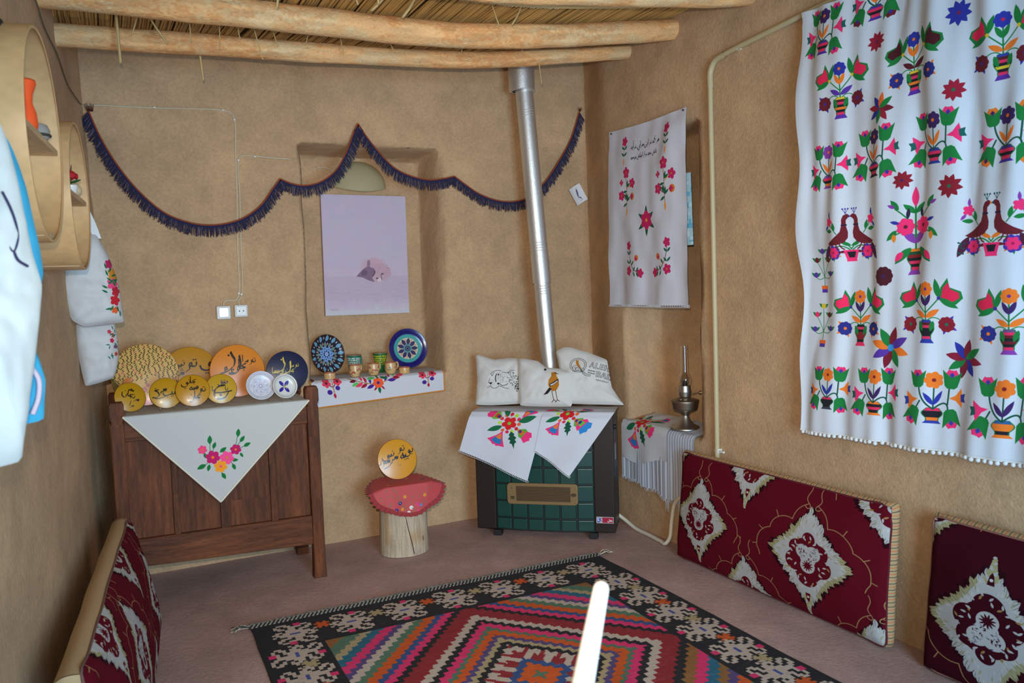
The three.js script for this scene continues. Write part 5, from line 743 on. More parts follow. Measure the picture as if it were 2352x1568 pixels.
{
  const t = thing('oil_lamp', 'tarnished metal oil lamp with tall glass chimney on the niche sill', 'lamp', [2.672, 0.613, -3.36]);
  obj('foot', lathe([[0.0001, 0], [0.077, 0], [0.079, 0.004], [0.078, 0.012], [0.07, 0.016], [0.045, 0.028], [0.026, 0.05], [0.018, 0.07], [0.0175, 0.08], [0.0001, 0.08]], 40), M.tin, t);
  obj('reservoir', lathe([[0.0001, 0.078], [0.018, 0.078], [0.026, 0.09], [0.045, 0.098], [0.06, 0.104], [0.064, 0.112], [0.069, 0.14], [0.073, 0.15], [0.07, 0.156], [0.05, 0.162], [0.03, 0.168], [0.0001, 0.168]], 40), M.tinDark, t);
  const b = obj('burner', lathe([[0.0001, 0.166], [0.024, 0.166], [0.03, 0.176], [0.033, 0.198], [0.034, 0.202], [0.031, 0.206], [0.03, 0.23], [0.026, 0.232], [0.0001, 0.232]], 32), M.tin, t);
  obj('wick_holder', lathe([[0.0001, 0.23], [0.014, 0.23], [0.0115, 0.25], [0.011, 0.258], [0.0001, 0.258]], 20), M.black, b);
  const k = obj('wick_knob', [rod([0.028, 0.185, 0.01], [0.066, 0.19, 0.028], 0.002, 0.002, 8), (() => { const q = cyl(0.011, 0.006, 0.012, 0, 0, 0, 14); q.rotateZ(-Math.PI / 2); q.rotateY(-0.4); q.translate(0.073, 0.191, 0.031); return q; })()], M.tinDark, t);
  obj('filler_cap', lathe([[0.0001, 0], [0.011, 0], [0.011, 0.008], [0.0001, 0.01]], 16).translate(-0.045, 0.16, 0.02), M.tinDark, t);
  obj('glass_chimney', lathe([[0.025, 0.231], [0.031, 0.24], [0.0355, 0.258], [0.033, 0.276], [0.023, 0.292], [0.0205, 0.31], [0.0185, 0.44], [0.0168, 0.44], [0.0188, 0.31], [0.0213, 0.292], [0.0313, 0.276], [0.0338, 0.258], [0.0293, 0.24], [0.0233, 0.231], [0.025, 0.231]], 32), M.glass, t);
}
{ // hanging strip of pale blue cloth in the niche, mostly behind the towel
  const { c, g } = pad(0.22, 0.46, 1000, '#a9c4c8'); for (let i = 0; i < 60; i++) { g.fillStyle = rnd() < 0.5 ? 'rgba(46,150,190,0.5)' : 'rgba(214,222,222,0.6)'; g.fillRect(rnd() * 0.22, rnd() * 0.46, rr(0.01, 0.05), rr(0.01, 0.06)); }
  tag(obj('blue_curtain', shell(10, 30, (u, v) => [2.632 + 0.008 * Math.sin(u * 6), lerp(1.93, 1.57, v), lerp(-3.40, -3.232 + 0.012 * v, u)], 0.003, (u, v) => [u, 1 - v]), cloth(c)), 'strip of pale blue patterned cloth showing past the edge of the white towel', 'cloth');
}
{ // towel
  const W = 0.74, H = 0.985, { c, g } = pad(W, H, 1300, '#d0d0d8'); weave(g, c);
  const mg = '#c4155a', sprig = (x, y, s, flip = 1) => at(g, x, y, s, () => { stem(g, [[0, -0.075], [0, 0.09]], '#8a5a3a', 0.004); flower(g, 0, -0.09, 0.028, 5, mg, '#c06a20', -0.3); flower(g, 0.05, -0.035, 0.025, 5, mg, '#c06a20'); flower(g, -0.045, 0.02, 0.025, 5, mg, '#c06a20'); dot(g, 0.05, 0.03, 0.018, '#d8721a'); flower(g, 0.045, 0.03, 0.014, 4, mg); flower(g, -0.045, -0.045, 0.016, 4, mg, '#d8721a'); for (const [px, py, a] of [[0, -0.02, -0.5], [0, -0.02, -1.2], [0, 0.04, -2.3], [0, 0.04, -1.9], [0, 0.05, -0.6], [0, 0.05, -1.3], [0, 0, 3.0], [0, 0.06, 2.7]]) leaf(g, px, py, 0.036, 0.012, a, '#0c5a3a'); stem(g, [[0, -0.01], [0.035, -0.03]], '#e08a20', 0.004); stem(g, [[0, 0.045], [-0.035, 0.025]], '#5a2a2a', 0.004); leaf(g, 0, 0.08, 0.045, 0.012, 1.57, '#f0921c'); }, 0, flip);
  const mini = (x, y) => at(g, x, y, 1, () => { stem(g, [[0, -0.03], [0, 0.04]], '#8a5a3a', 0.003); flower(g, 0, -0.045, 0.027, 5, mg, '#b8302c'); for (const [py, a] of [[0.0, -0.6], [0.0, -2.5], [0.035, -0.6], [0.035, -2.5]]) leaf(g, 0, py, 0.034, 0.012, a, '#0c5a3a'); leaf(g, 0, 0.045, 0.045, 0.012, 1.6, '#f0921c'); });
  const corner = (x, y, flip) => at(g, x, y, 1, () => { stem(g, [[-0.05, -0.1], [-0.05, 0.04], [0.06, 0.05]], '#5a2a2a', 0.004); flower(g, -0.05, -0.1, 0.026, 5, mg, '#b8302c'); flower(g, -0.05, 0.04, 0.028, 5, mg, '#c06a20'); flower(g, 0.06, 0.055, 0.026, 5, mg, '#b8302c'); dot(g, 0.03, -0.03, 0.017, '#d8721a'); flower(g, 0.025, -0.025, 0.012, 4, mg); stem(g, [[-0.03, 0.01], [0.02, -0.02]], '#e08a20', 0.004); for (const [px, py, a] of [[-0.05, -0.05, -0.7], [-0.05, -0.05, -2.4], [-0.05, 0, -0.7], [-0.05, 0, -2.4], [0, 0.045, -1], [0, 0.045, 1], [0.03, 0.048, -1], [0.03, 0.048, 1], [-0.02, 0.01, -0.9]]) leaf(g, px, py, 0.034, 0.012, a, '#0c5a3a'); }, 0, flip);
  mini(0.18, 0.12); mini(0.59, 0.115); sprig(0.205, 0.35, 1.12); sprig(0.575, 0.35, 1.15);
  persian(g, 'هر که در این سرای درآید', 0.515, 0.122, 0.026, '#1c1c24', { w: 0.16, slope: 0 }); persian(g, 'نانش دهید و از ایمانش مپرسید', 0.5, 0.178, 0.0205, '#1c1c24', { w: 0.16 });
  star(g, 0.395, 0.528, 0.085, 6, ['#0c5a3a'], null, 0.52, 0.3); flower(g, 0.395, 0.525, 0.05, 6, mg, '#e0a020', 0.5, 0.18); corner(0.27, 0.755, 1); corner(0.53, 0.755, -1);
  const t = thing('hanging_towel', 'white towel with pink flowers and two lines of script, hung over the niche', 'towel');
  const f = (u, v) => { const z = lerp(-3.94, -3.235, u) + 0.012 * (v - 0.5) * noise(u * 3, v * 3), y = 2.252 - H * v - 0.012 * Math.sin(u * 3.14) * (1 - v), base = Math.min(rightX(z, 0.4), 2.64); return [base - 0.012 - 0.014 * sst(v, 0, 0.3) - 0.008 * Math.sin(u * 17 + 2 * v) * sst(v, 0.25, 0.8) - 0.02 * Math.exp(-(((u - 0.9 + 0.5 * v) / 0.12) ** 2)) * sst(v, 0.0, 0.1) * (1 - v) - 0.006 * noise(u * 8, v * 6, 4), y, z]; };
  obj('fabric', shell(60, 70, f, 0.0016, (u, v) => [u, 1 - v]), cloth(c), t);
  const lace = []; for (let i = 0; i <= 60; i++) { const p = f(i / 60, 1), q = new THREE.TorusGeometry(0.008, 0.0016, 4, 8); q.rotateY(Math.PI / 2); q.translate(p[0], p[1] - 0.005, p[2]); lace.push(q); } stuff(obj('lace_edge', lace, std({ color: '#cfcfd4', roughness: 0.95 }), t));
  for (const u of [0.04, 0.97]) { const p = f(u, 0.012), s = new THREE.SphereGeometry(0.005, 8, 6); s.translate(p[0] - 0.004, p[1], p[2]); obj('nail', s, M.black, t); }
}
{
  const px = 2.608, t = thing('gas_pipe', 'beige painted gas pipe running up the right wall and along under the ceiling', 'pipe');
  obj('pipe', tube([[px, 0.22, -3.04], [px, 0.6, -3.04], [px, 1.2, -3.043], [px, 1.8, -3.048], [px, 2.3, -3.053], [px, 2.38, -3.05], [px, 2.415, -3.02], [px, 2.43, -2.95], [px, 2.455, -2.6], [px, 2.47, -2.35], [px, 2.47, -2.2]], 0.0125, 160, 14), M.pipePaint, t);
  obj('elbow', tube([[px, 2.3, -3.053], [px, 2.375, -3.05], [px, 2.415, -3.02], [px, 2.43, -2.95]], 0.0145, 20, 14), M.pipePaint, t);
  for (const [y, z] of [[0.56, -3.04], [2.438, -2.87]]) obj('clip', [box(0.04, 0.022, 0.03, px + 0.012, y, z, 0.004), box(0.012, 0.01, 0.04, px, y, z + 0.03, 0.003)], M.whitePlastic, t);
  const rubber = thing('gas_hose', 'cream rubber gas hose looping over the floor from heater to wall', 'hose');
  obj('hose', tube([[2.5, 0.1, -3.84], [2.548, 0.05, -3.775], [2.562, 0.016, -3.68], [2.562, 0.011, -3.55], [2.552, 0.011, -3.44], [2.545, 0.014, -3.385], [2.556, 0.05, -3.36], [2.575, 0.14, -3.365], [2.582, 0.24, -3.34], [2.582, 0.29, -3.25], [2.586, 0.26, -3.12], [2.59, 0.23, -3.05]], 0.0105, 120, 10), M.hose, rubber);
  obj('hose_clamp', rod([2.588, 0.24, -3.075], [2.59, 0.228, -3.045], 0.014, 0.014, 14), M.steel, rubber);
}
{ // the embroidered suzani-style banner
  const W = 1.6, H = 1.7, P = 1200, { c, g } = pad(W, H, P, '#cfd3da'); weave(g, c, 0.04);
  const G = T.green, DG = T.dgreen;
  const vase = (x, y, w, h, cols, foot) => { const n = cols.length, pr = (t) => w * (0.34 + 0.3 * Math.sin(Math.min(1, t * 1.25) * 3.0) ** 1.4 * (t < 0.8 ? 1 : 0.6)); poly(g, [...Array(17)].map((_, i) => [x - pr(i / 16) - 0.004, y + h * i / 16]).concat([...Array(17)].map((_, i) => [x + pr(1 - i / 16) + 0.004, y + h * (1 - i / 16)])), G); for (let k = 0; k < n; k++) { const t0 = k / n, t1 = (k + 1) / n; poly(g, [[x - pr(t0), y + h * t0], [x + pr(t0), y + h * t0], [x + pr((t0 + t1) / 2), y + h * (t0 + t1) / 2], [x + pr(t1), y + h * t1], [x - pr(t1), y + h * t1], [x - pr((t0 + t1) / 2), y + h * (t0 + t1) / 2]], cols[k]); } poly(g, [[x - w * 0.4, y + h], [x + w * 0.4, y + h], [x + w * 0.62, y + h * 1.22], [x - w * 0.62, y + h * 1.22]], foot); };
  const wing = (x, y, s, a, col, flip) => at(g, x, y, s, () => { poly(g, [[0, 0], [0.1, -0.5], [0.42, -0.95], [0.5, -0.5], [0.95, -0.3], [1.02, 0.02], [0.72, 0.32], [0.3, 0.26]], G); poly(g, [[0.1, -0.06], [0.22, -0.5], [0.44, -0.74], [0.52, -0.42], [0.86, -0.24], [0.88, 0.0], [0.62, 0.18], [0.3, 0.12]], col); leaf(g, 0, 0, 0.95, 0.3, -1.75, G); leaf(g, 0, 0, 0.95, 0.3, 0.55, G); }, a, flip);
  const vaseA = (X0, Y0, o) => at(g, X0, Y0, 0.8, () => { const x = 0, y = 0;
    vase(x, y + 0.03, 0.05, 0.085, o.v, o.foot); stem(g, [[x, y + 0.03], [x, y - 0.09]], G, 0.006); stem(g, [[x, y - 0.0], [x - 0.03, y - 0.03], [x - 0.055, y - 0.055]], G, 0.005); stem(g, [[x, y + 0.0], [x + 0.04, y - 0.04], [x + 0.06, y - 0.065]], G, 0.005);
    wing(x - 0.055, y - 0.055, 0.085, 0.15, o.w, -1); wing(x + 0.06, y - 0.065, 0.092, 0.0, o.w, 1); dot(g, x - 0.055, y - 0.055, 0.008, o.k); dot(g, x + 0.06, y - 0.065, 0.008, o.k);
    leaf(g, x, y - 0.03, 0.06, 0.02, -1.15, o.l1); leaf(g, x, y - 0.03, 0.06, 0.02, -2.05, o.l1); leaf(g, x, y + 0.02, 0.07, 0.026, -0.55, o.l2); leaf(g, x, y + 0.02, 0.062, 0.024, -2.6, o.l2); flower(g, x, y - 0.105, 0.032, 8, o.f, o.fm);
    for (const s of [-1, 1]) { stem(g, [[x + s * 0.01, y + 0.03], [x + s * 0.035, y + 0.01], [x + s * 0.06, y + 0.03]], G, 0.004); for (const a of [0.6, 1.9, -0.9]) leaf(g, x + s * 0.085, y + 0.05, 0.048, 0.016, s > 0 ? a : 3.14 - a, o.sp); flower(g, x + s * 0.085, y + 0.05, 0.033, 9, o.sf, o.sm); leaf(g, x + s * 0.032, y + 0.035, 0.05, 0.02, 1.57 + s * 0.3, G); } });
  const tul = (x, y, s, a, top, mid) => at(g, x, y, s, () => { poly(g, [[-0.36, -0.1], [-0.55, -1.0], [-0.2, -0.72], [0, -1.05], [0.2, -0.72], [0.55, -1.0], [0.36, -0.1], [0.2, 0.05], [-0.2, 0.05]], G); poly(g, [[-0.34, -0.82], [-0.2, -1.06], [0, -1.0], [0.2, -1.06], [0.34, -0.82], [0, -0.6]], top); poly(g, [[-0.14, -0.74], [0, -0.9], [0.14, -0.74], [0, -0.58]], mid); }, a);
  const horn = (x, y, s, a, col, tip) => at(g, x, y, s, () => { poly(g, [[0, 0], [0.4, 0.16], [0.8, 0.62], [0.85, 0.2], [0.75, 0], [0.85, -0.2], [0.8, -0.62], [0.4, -0.16]], col); poly(g, [[0.74, 0.22], [1.08, 0.28], [1.0, 0], [1.08, -0.28], [0.74, -0.22]], tip); }, a);
  const vaseB = (x, y, o) => { const s = 0.88 * (o.s ?? 1); at(g, x, y, s, () => { const q = x, r = y; g.translate(-q, -r);
    vase(x, y + 0.045, 0.052, 0.05, o.v, o.foot); stem(g, [[x, y + 0.05], [x, y - 0.05]], DG, 0.005); stem(g, [[x, y + 0.05], [x - 0.05, y + 0.02], [x - 0.052, y - 0.05]], DG, 0.006); stem(g, [[x, y + 0.05], [x + 0.05, y + 0.0], [x + 0.055, y + 0.05]], DG, 0.006); stem(g, [[x + 0.052, y + 0.03], [x + 0.056, y - 0.05]], DG, 0.006); stem(g, [[x - 0.045, y + 0.02], [x - 0.06, y + 0.05]], DG, 0.006);
    tul(x - 0.056, y - 0.035, 0.062, -0.05, o.t, o.tm); tul(x + 0.06, y - 0.035, 0.066, 0.08, o.t, o.tm); tul(x - 0.064, y + 0.045, 0.066, 3.5, o.t, o.tm); tul(x + 0.062, y + 0.05, 0.066, 2.95, o.t, o.tm); horn(x - 0.052, y + 0.012, 0.06, 2.95, o.h, o.ht); horn(x + 0.056, y + 0.005, 0.06, -0.1, o.h, o.ht);
    leaf(g, x, y + 0.035, 0.065, 0.017, -1.1, o.l); leaf(g, x, y + 0.035, 0.06, 0.017, -2.2, o.l); flower(g, x, y - 0.062, 0.032, 7, o.f, o.fm, 0.4); }); };
  const bird = (x, y, s, flip, beak, spots) => at(g, x, y, s, () => { const C = '#6c1420'; poly(g, [[-0.02, -0.06], [0.02, -0.22], [0.02, -0.36], [0.06, -0.46], [0.14, -0.5], [0.2, -0.46], [0.17, -0.4], [0.12, -0.34], [0.12, -0.2], [0.16, -0.04], [0.15, 0.1], [0.06, 0.21], [-0.08, 0.26], [-0.3, 0.28], [-0.42, 0.22], [-0.24, 0.12], [-0.1, 0.02]], C); leaf(g, -0.34, 0.24, 0.5, 0.17, 2.05, '#4c1430'); for (let i = 0; i < 12; i++) dot(g, -0.42 - hash(i, 1, 4) * 0.12, 0.34 + hash(i, 2, 4) * 0.28, 0.018, spots); poly(g, [[0.17, -0.48], [0.23, -0.43], [0.18, -0.4]], beak); for (let i = 0; i < 3; i++) { stem(g, [[0.11, -0.5], [0.05 + i * 0.06, -0.62]], spots, 0.012); dot(g, 0.05 + i * 0.06, -0.62, 0.02, spots); } stem(g, [[-0.06, 0.2], [-0.02, 0.36], [0.06, 0.38]], C, 0.03); stem(g, [[-0.14, 0.2], [-0.12, 0.36], [-0.06, 0.38]], C, 0.03); g.fillStyle = '#2a1430'; g.fillRect(0.01, -0.24, 0.13, 0.04); }, 0, flip);
  const peacocks = (X0, Y0, o) => at(g, X0, Y0, 0.84, () => { const x = 0, y = 0; for (const s of [-1, 1]) { stem(g, [[x, y + 0.07], [x + s * 0.03, y + 0.03]], G, 0.005); leaf(g, x, y + 0.055, 0.05, 0.016, s > 0 ? -0.4 : -2.74, o.l); stem(g, [[x, y + 0.08], [x + s * 0.04, y + 0.04], [x + s * 0.07, y + 0.065]], G, 0.005); for (const a of [0.5, 2.4, 1.5]) leaf(g, x + s * 0.08, y + 0.085, 0.042, 0.014, a, a === 1.5 ? G : '#e8741c'); flower(g, x + s * 0.08, y + 0.085, 0.034, 7, '#4030a0', null); flower(g, x + s * 0.08, y + 0.085, 0.026, 6, T.pink, '#b01048'); leaf(g, x + s * 0.01, y + 0.08, 0.05, 0.012, s > 0 ? 0.1 : 3.04, '#6a1020'); bird(x + s * 0.04, y + 0.0, 0.185, s < 0 ? 1 : -1, s < 0 ? o.b1 : o.b2, o.sp); stem(g, [[x + s * 0.06, y - 0.0], [x + s * 0.1, y - 0.05]], G, 0.004); leaf(g, x + s * 0.07, y - 0.015, 0.045, 0.018, s > 0 ? -1.3 : -1.84, G); leaf(g, x + s * 0.085, y - 0.015, 0.045, 0.018, s > 0 ? -0.1 : 3.24, G); flower(g, x + s * 0.105, y - 0.06, 0.022, 5, T.pink, null); leaf(g, x + s * 0.105, y - 0.075, 0.035, 0.012, -1.57, o.p); leaf(g, x + s * 0.115, y - 0.045, 0.03, 0.012, s > 0 ? 0.9 : 2.24, o.p); }
    poly(g, [[x - 0.034, y + 0.075], [x + 0.034, y + 0.075], [x + 0.022, y + 0.12], [x + 0.024, y + 0.128], [x - 0.024, y + 0.128], [x - 0.022, y + 0.12]], T.pink); poly(g, [[x - 0.02, y + 0.083], [x + 0.02, y + 0.083], [x + 0.012, y + 0.11], [x - 0.012, y + 0.11]], '#16131c'); });
  const tallD = (X0, Y0) => at(g, X0, Y0, 0.9, () => { const x = 0, y = 0; vase(x, y + 0.08, 0.05, 0.085, ['#e87a1c', '#1a4a30', '#8a1420', '#16131c', '#e02a5c', '#16131c', '#e02a5c'], T.violet); stem(g, [[x, y + 0.08], [x, y - 0.1]], G, 0.008); leaf(g, x, y - 0.085, 0.08, 0.03, -1.57, T.pink); leaf(g, x, y - 0.06, 0.06, 0.022, -2.4, G); leaf(g, x, y - 0.06, 0.06, 0.022, -0.74, G);
    for (const s of [-1, 1]) { stem(g, [[x, y + 0.0], [x + s * 0.04, y - 0.06], [x + s * 0.075, y - 0.085]], G, 0.005); leaf(g, x + s * 0.06, y - 0.08, 0.055, 0.022, s > 0 ? -0.9 : -2.24, G); leaf(g, x + s * 0.075, y - 0.09, 0.035, 0.014, s > 0 ? -0.4 : -2.7, T.violet); leaf(g, x + s * 0.03, y - 0.04, 0.045, 0.014, -1.57 - s * 0.1, '#2a1a3a'); stem(g, [[x, y + 0.03], [x + s * 0.05, y + 0.0], [x + s * 0.08, y + 0.02]], G, 0.005); leaf(g, x + s * 0.07, y + 0.0, 0.06, 0.022, s > 0 ? 0.7 : 2.44, G); leaf(g, x + s * 0.085, y + 0.015, 0.034, 0.02, 1.57, '#e8841c'); leaf(g, x, y + 0.06, 0.085, 0.03, s > 0 ? -0.9 : -2.24, T.violet); leaf(g, x + s * 0.02, y + 0.075, 0.09, 0.03, s > 0 ? 0.75 : 2.4, G); leaf(g, x + s * 0.05, y + 0.09, 0.05, 0.026, s > 0 ? 0.8 : 2.34, T.pink); flower(g, x + s * 0.038, y - 0.01, 0.034, 7, T.pink, '#5a1024'); leaf(g, x + s * 0.06, y - 0.025, 0.04, 0.014, s > 0 ? -0.3 : 3.44, T.blue); } });
  const tiny = (x, y, pot) => { stem(g, [[x, y + 0.06], [x, y - 0.06]], G, 0.003); for (const [dx, dy, col] of [[0, -0.075, pot ? T.yellow : T.purple], [-0.035, -0.04, pot ? T.pink : T.maroon], [0.035, -0.04, T.maroon], [-0.045, 0.02, T.purple], [0.045, 0.015, T.purple]]) { stem(g, [[x, y + 0.02], [x + dx * 0.6, y + dy + 0.02], [x + dx, y + dy]], G, 0.0025); leaf(g, x + dx, y + dy, 0.03, 0.012, -0.6, G); leaf(g, x + dx, y + dy, 0.03, 0.012, -2.5, G); dot(g, x + dx, y + dy - 0.008, 0.011, col); } g.fillStyle = T.orange; g.fillRect(x - 0.017, y + 0.055, 0.034, 0.014); g.fillStyle = T.purple; g.fillRect(x - 0.015, y + 0.069, 0.03, 0.014); };
  const K = '#16131c', pk = '#e8285c';
  const vb1 = { v: ['#4a2a90', pk, K, pk], foot: '#4a2a9a', t: T.pink, tm: '#3a2a90', h: T.pink, ht: '#0a5a50', l: '#f07820', f: '#3a1a5c', fm: '#f07820' };
  vaseB(0.133, 0.1, vb1); vaseB(0.36, 0.03, { ...vb1, t: T.maroon }); vaseB(0.62, -0.03, vb1);
  const va = { v: [T.yellow, '#5a1020', pk, K, '#f07820', K, pk], foot: '#5a2a9a', k: T.yellow, l1: '#f07820' };
  vaseA(0.216, 0.352, { ...va, w: '#ee1f50', l2: T.purple, f: T.blue, fm: '#f07820', sp: T.blue, sf: '#6a0f22', sm: '#3a2a90' });
  vaseA(0.527, 0.338, { ...va, w: '#4a0a16', l2: '#5a0e20', f: T.blue, fm: '#f07820', sp: '#f07820', sf: '#262a80', sm: '#f07820' });
  vaseA(0.84, 0.356, { ...va, v: ['#2a3a9a', '#5a1020', pk, K, T.yellow, K, pk], w: '#ee1f50', l1: G, l2: '#f07820', f: T.blue, fm: '#d01a4a', sp: T.blue, sf: '#6a0f22', sm: '#3a2a90' }); vaseA(1.17, 0.34, { ...va, w: '#4a0a16', l2: '#5a0e20', f: T.blue, fm: '#f07820', sp: '#f07820', sf: '#262a80', sm: '#f07820' }); vaseA(1.46, 0.34, { ...va, w: '#ee1f50', l2: T.purple, f: T.blue, fm: '#f07820', sp: T.blue, sf: '#6a0f22', sm: '#3a2a90' });
  const mono = (x, y, r, col, mid) => star(g, x, y, r, 9, [col], mid, 0.2, 0.5);
  mono(0.695, 0.208, 0.045, T.blue, '#7a1a50'); mono(0.372, 0.208, 0.038, '#9a1230', '#5a1a50'); mono(0.682, 0.462, 0.038, '#a01230', '#1a6a40'); star(g, 0.396, 0.46, 0.058, 8, [T.maroon, '#9a1230', G, T.blue, '#9a1230', T.blue, T.orange, G], null, 0.2, 0.4); mono(0.485, 0.738, 0.034, '#8a1024', '#4a1a50'); mono(0.668, 0.782, 0.042, '#8a1024', '#1a6a40'); mono(1.0, 0.21, 0.045, T.blue, '#7a1a50'); mono(1.0, 0.75, 0.04, '#8a1024', '#1a6a40');
  vaseB(0.156, 0.632, { ...vb1, v: [T.violet, pk, K, '#f07820'], foot: T.violet, f: T.violet, s: 0.95 }); vaseB(0.37, 0.612, { ...vb1, foot: K }); vaseB(0.61, 0.606, { ...vb1, v: ['#2a3a9a', pk, K, pk], foot: '#2a3a9a' }); vaseB(0.86, 0.635, { ...vb1, t: '#f07820', tm: '#3a1a5c' }); vaseB(1.14, 0.62, vb1); vaseB(1.42, 0.62, { ...vb1, foot: K });
  peacocks(0.255, 0.905, { l: G, b1: T.blue, b2: '#6c1420', sp: '#3a2a90', p: T.blue }); tallD(0.527, 0.915); peacocks(0.815, 0.92, { l: '#f07820', b1: '#f07820', b2: '#0a4a4a', sp: '#0a4a44', p: T.violet }); tallD(1.1, 0.915); peacocks(1.38, 0.91, { l: G, b1: T.blue, b2: '#6c1420', sp: '#3a2a90', p: T.blue });
  tiny(0.113, 1.05, 0); tiny(0.105, 1.27, 1); flower(g, 0.405, 1.078, 0.035, 10, '#4a0c1c', '#3a1a50', 0, 0.2); flower(g, 0.97, 1.08, 0.035, 10, '#4a0c1c', '#3a1a50', 0, 0.2);
  const va2 = { k: '#3a2a90', l1: '#3a1a5c', l2: '#f07820', f: '#f07820', fm: '#6a2a90' };
  vaseA(0.285, 1.235, { ...va2, v: [K, pk, K, '#8a1420', '#8a1420', '#8a1420', K], foot: pk, w: '#f5265c', sp: '#f07820', sf: '#262a80', sm: '#f07820' }); vaseA(0.584, 1.217, { ...va2, v: ['#2a3a9a', '#5a1020', pk, K, K, K, pk], foot: '#2a3a9a', w: '#e01c48', sp: T.purple, sf: '#8a1024', sm: '#1a6a50' }); vaseA(0.87, 1.245, { ...va2, v: ['#6a4a80', pk, '#6a1020', K, '#6a1020', K, pk], foot: T.violet, w: '#e01c48', sp: '#f07820', sf: '#262a80', sm: '#f07820' }); vaseA(1.18, 1.23, { ...va2, v: [K, pk, K, '#8a1420', '#8a1420', '#8a1420', K], foot: pk, w: '#f5265c', sp: '#f07820', sf: '#262a80', sm: '#f07820' }); vaseA(1.47, 1.22, { ...va2, v: ['#2a3a9a', '#5a1020', pk, K, K, K, pk], foot: '#2a3a9a', w: '#e01c48', sp: T.purple, sf: '#8a1024', sm: '#1a6a50' });
  const mult = ['#f07820', G, '#7a1028', T.purple]; star(g, 0.429, 1.345, 0.082, 8, mult, T.sky, 0.3, 0.4); star(g, 0.714, 1.375, 0.07, 8, ['#8a1030', T.blue, '#7a1028', G], null, 0.2, 0.4); star(g, 1.03, 1.37, 0.08, 8, mult, T.sky, 0.3, 0.4);
  const vb2 = { v: ['#f07820', K, pk, K], foot: '#f07820', t: T.pink, tm: '#2a3a9a', h: T.pink, ht: '#0a5a50', l: '#3a1a5c', f: '#f07820', fm: '#7a1a20' };
  vaseB(0.15, 1.515, { ...vb2, v: [pk, K, K, K], foot: '#3a3a4a', h: '#f07820', ht: '#2a3a9a', l: T.blue, s: 0.95 }); vaseB(0.368, 1.512, vb2); vaseB(0.61, 1.512, { ...vb2, v: [pk, K, K, '#f07820'], foot: '#2a3a9a', h: '#f07820', ht: '#2a3a9a', l: T.blue, s: 1.05 }); vaseB(0.865, 1.525, { ...vb2, v: ['#2a5a90', '#f07820', '#f07820', K], s: 1.1 }); vaseB(1.14, 1.515, vb2); vaseB(1.41, 1.515, { ...vb2, v: [pk, K, K, '#f07820'], foot: '#2a3a9a', h: '#f07820', ht: '#2a3a9a' });
  const t = thing('embroidered_banner', 'large white hanging embroidered with flower vases and peacocks on the right wall', 'hanging');
  const f = (u, v) => {
    const z = -2.462 + W * u + 0.02 * noise(v * 5, 3) * (1 - u) * (v > 0.03 ? 1 : 0) + 0.014 * Math.sin(v * 21) * Math.exp(-u * 22), y = 2.462 - lerp(1.7, 1.655, u) * v - 0.014 * Math.abs(Math.sin(u * 9)) * (1 - v);
    const fold = 0.010 * Math.sin(u * 46 + 2.4 * noise(v * 2, 1) + 3) * (0.35 + 0.65 * noise(u * 5, v * 1.5, 8) + 0.3) + 0.006 * Math.sin(u * 103 + 3 * v) * (0.3 + 0.7 * Math.abs(noise(u * 7, v * 3, 2))) + 0.018 * noise(u * 9, v * 3.2, 6);
    return [2.576 - 0.02 * sst(v, 0, 0.2) - 1.35 * Math.max(-0.012, fold), y, z];
  };
  obj('fabric', shell(170, 90, f, 0.0018, (u, v) => [u, 1 - v]), cloth(c), t);
  const pg = new THREE.SphereGeometry(0.0085, 8, 6), lm = std({ color: '#d4d4d2', roughness: 0.95 });
  for (let i = 0; i < 74; i++) { const p = f((i + 0.5) / 74, 1), m = obj('pompom', pg, lm, t); m.position.set(p[0], p[1] - 0.013 + 0.004 * hash(i, 4, 2), p[2]); m.rotation.y = i; }
  obj('braid', shell(120, 2, (u, v) => { const p = f(u, 1); return [p[0] - 0.001, p[1] + 0.002 - 0.008 * v, p[2]]; }, 0.003), lm, t);
}
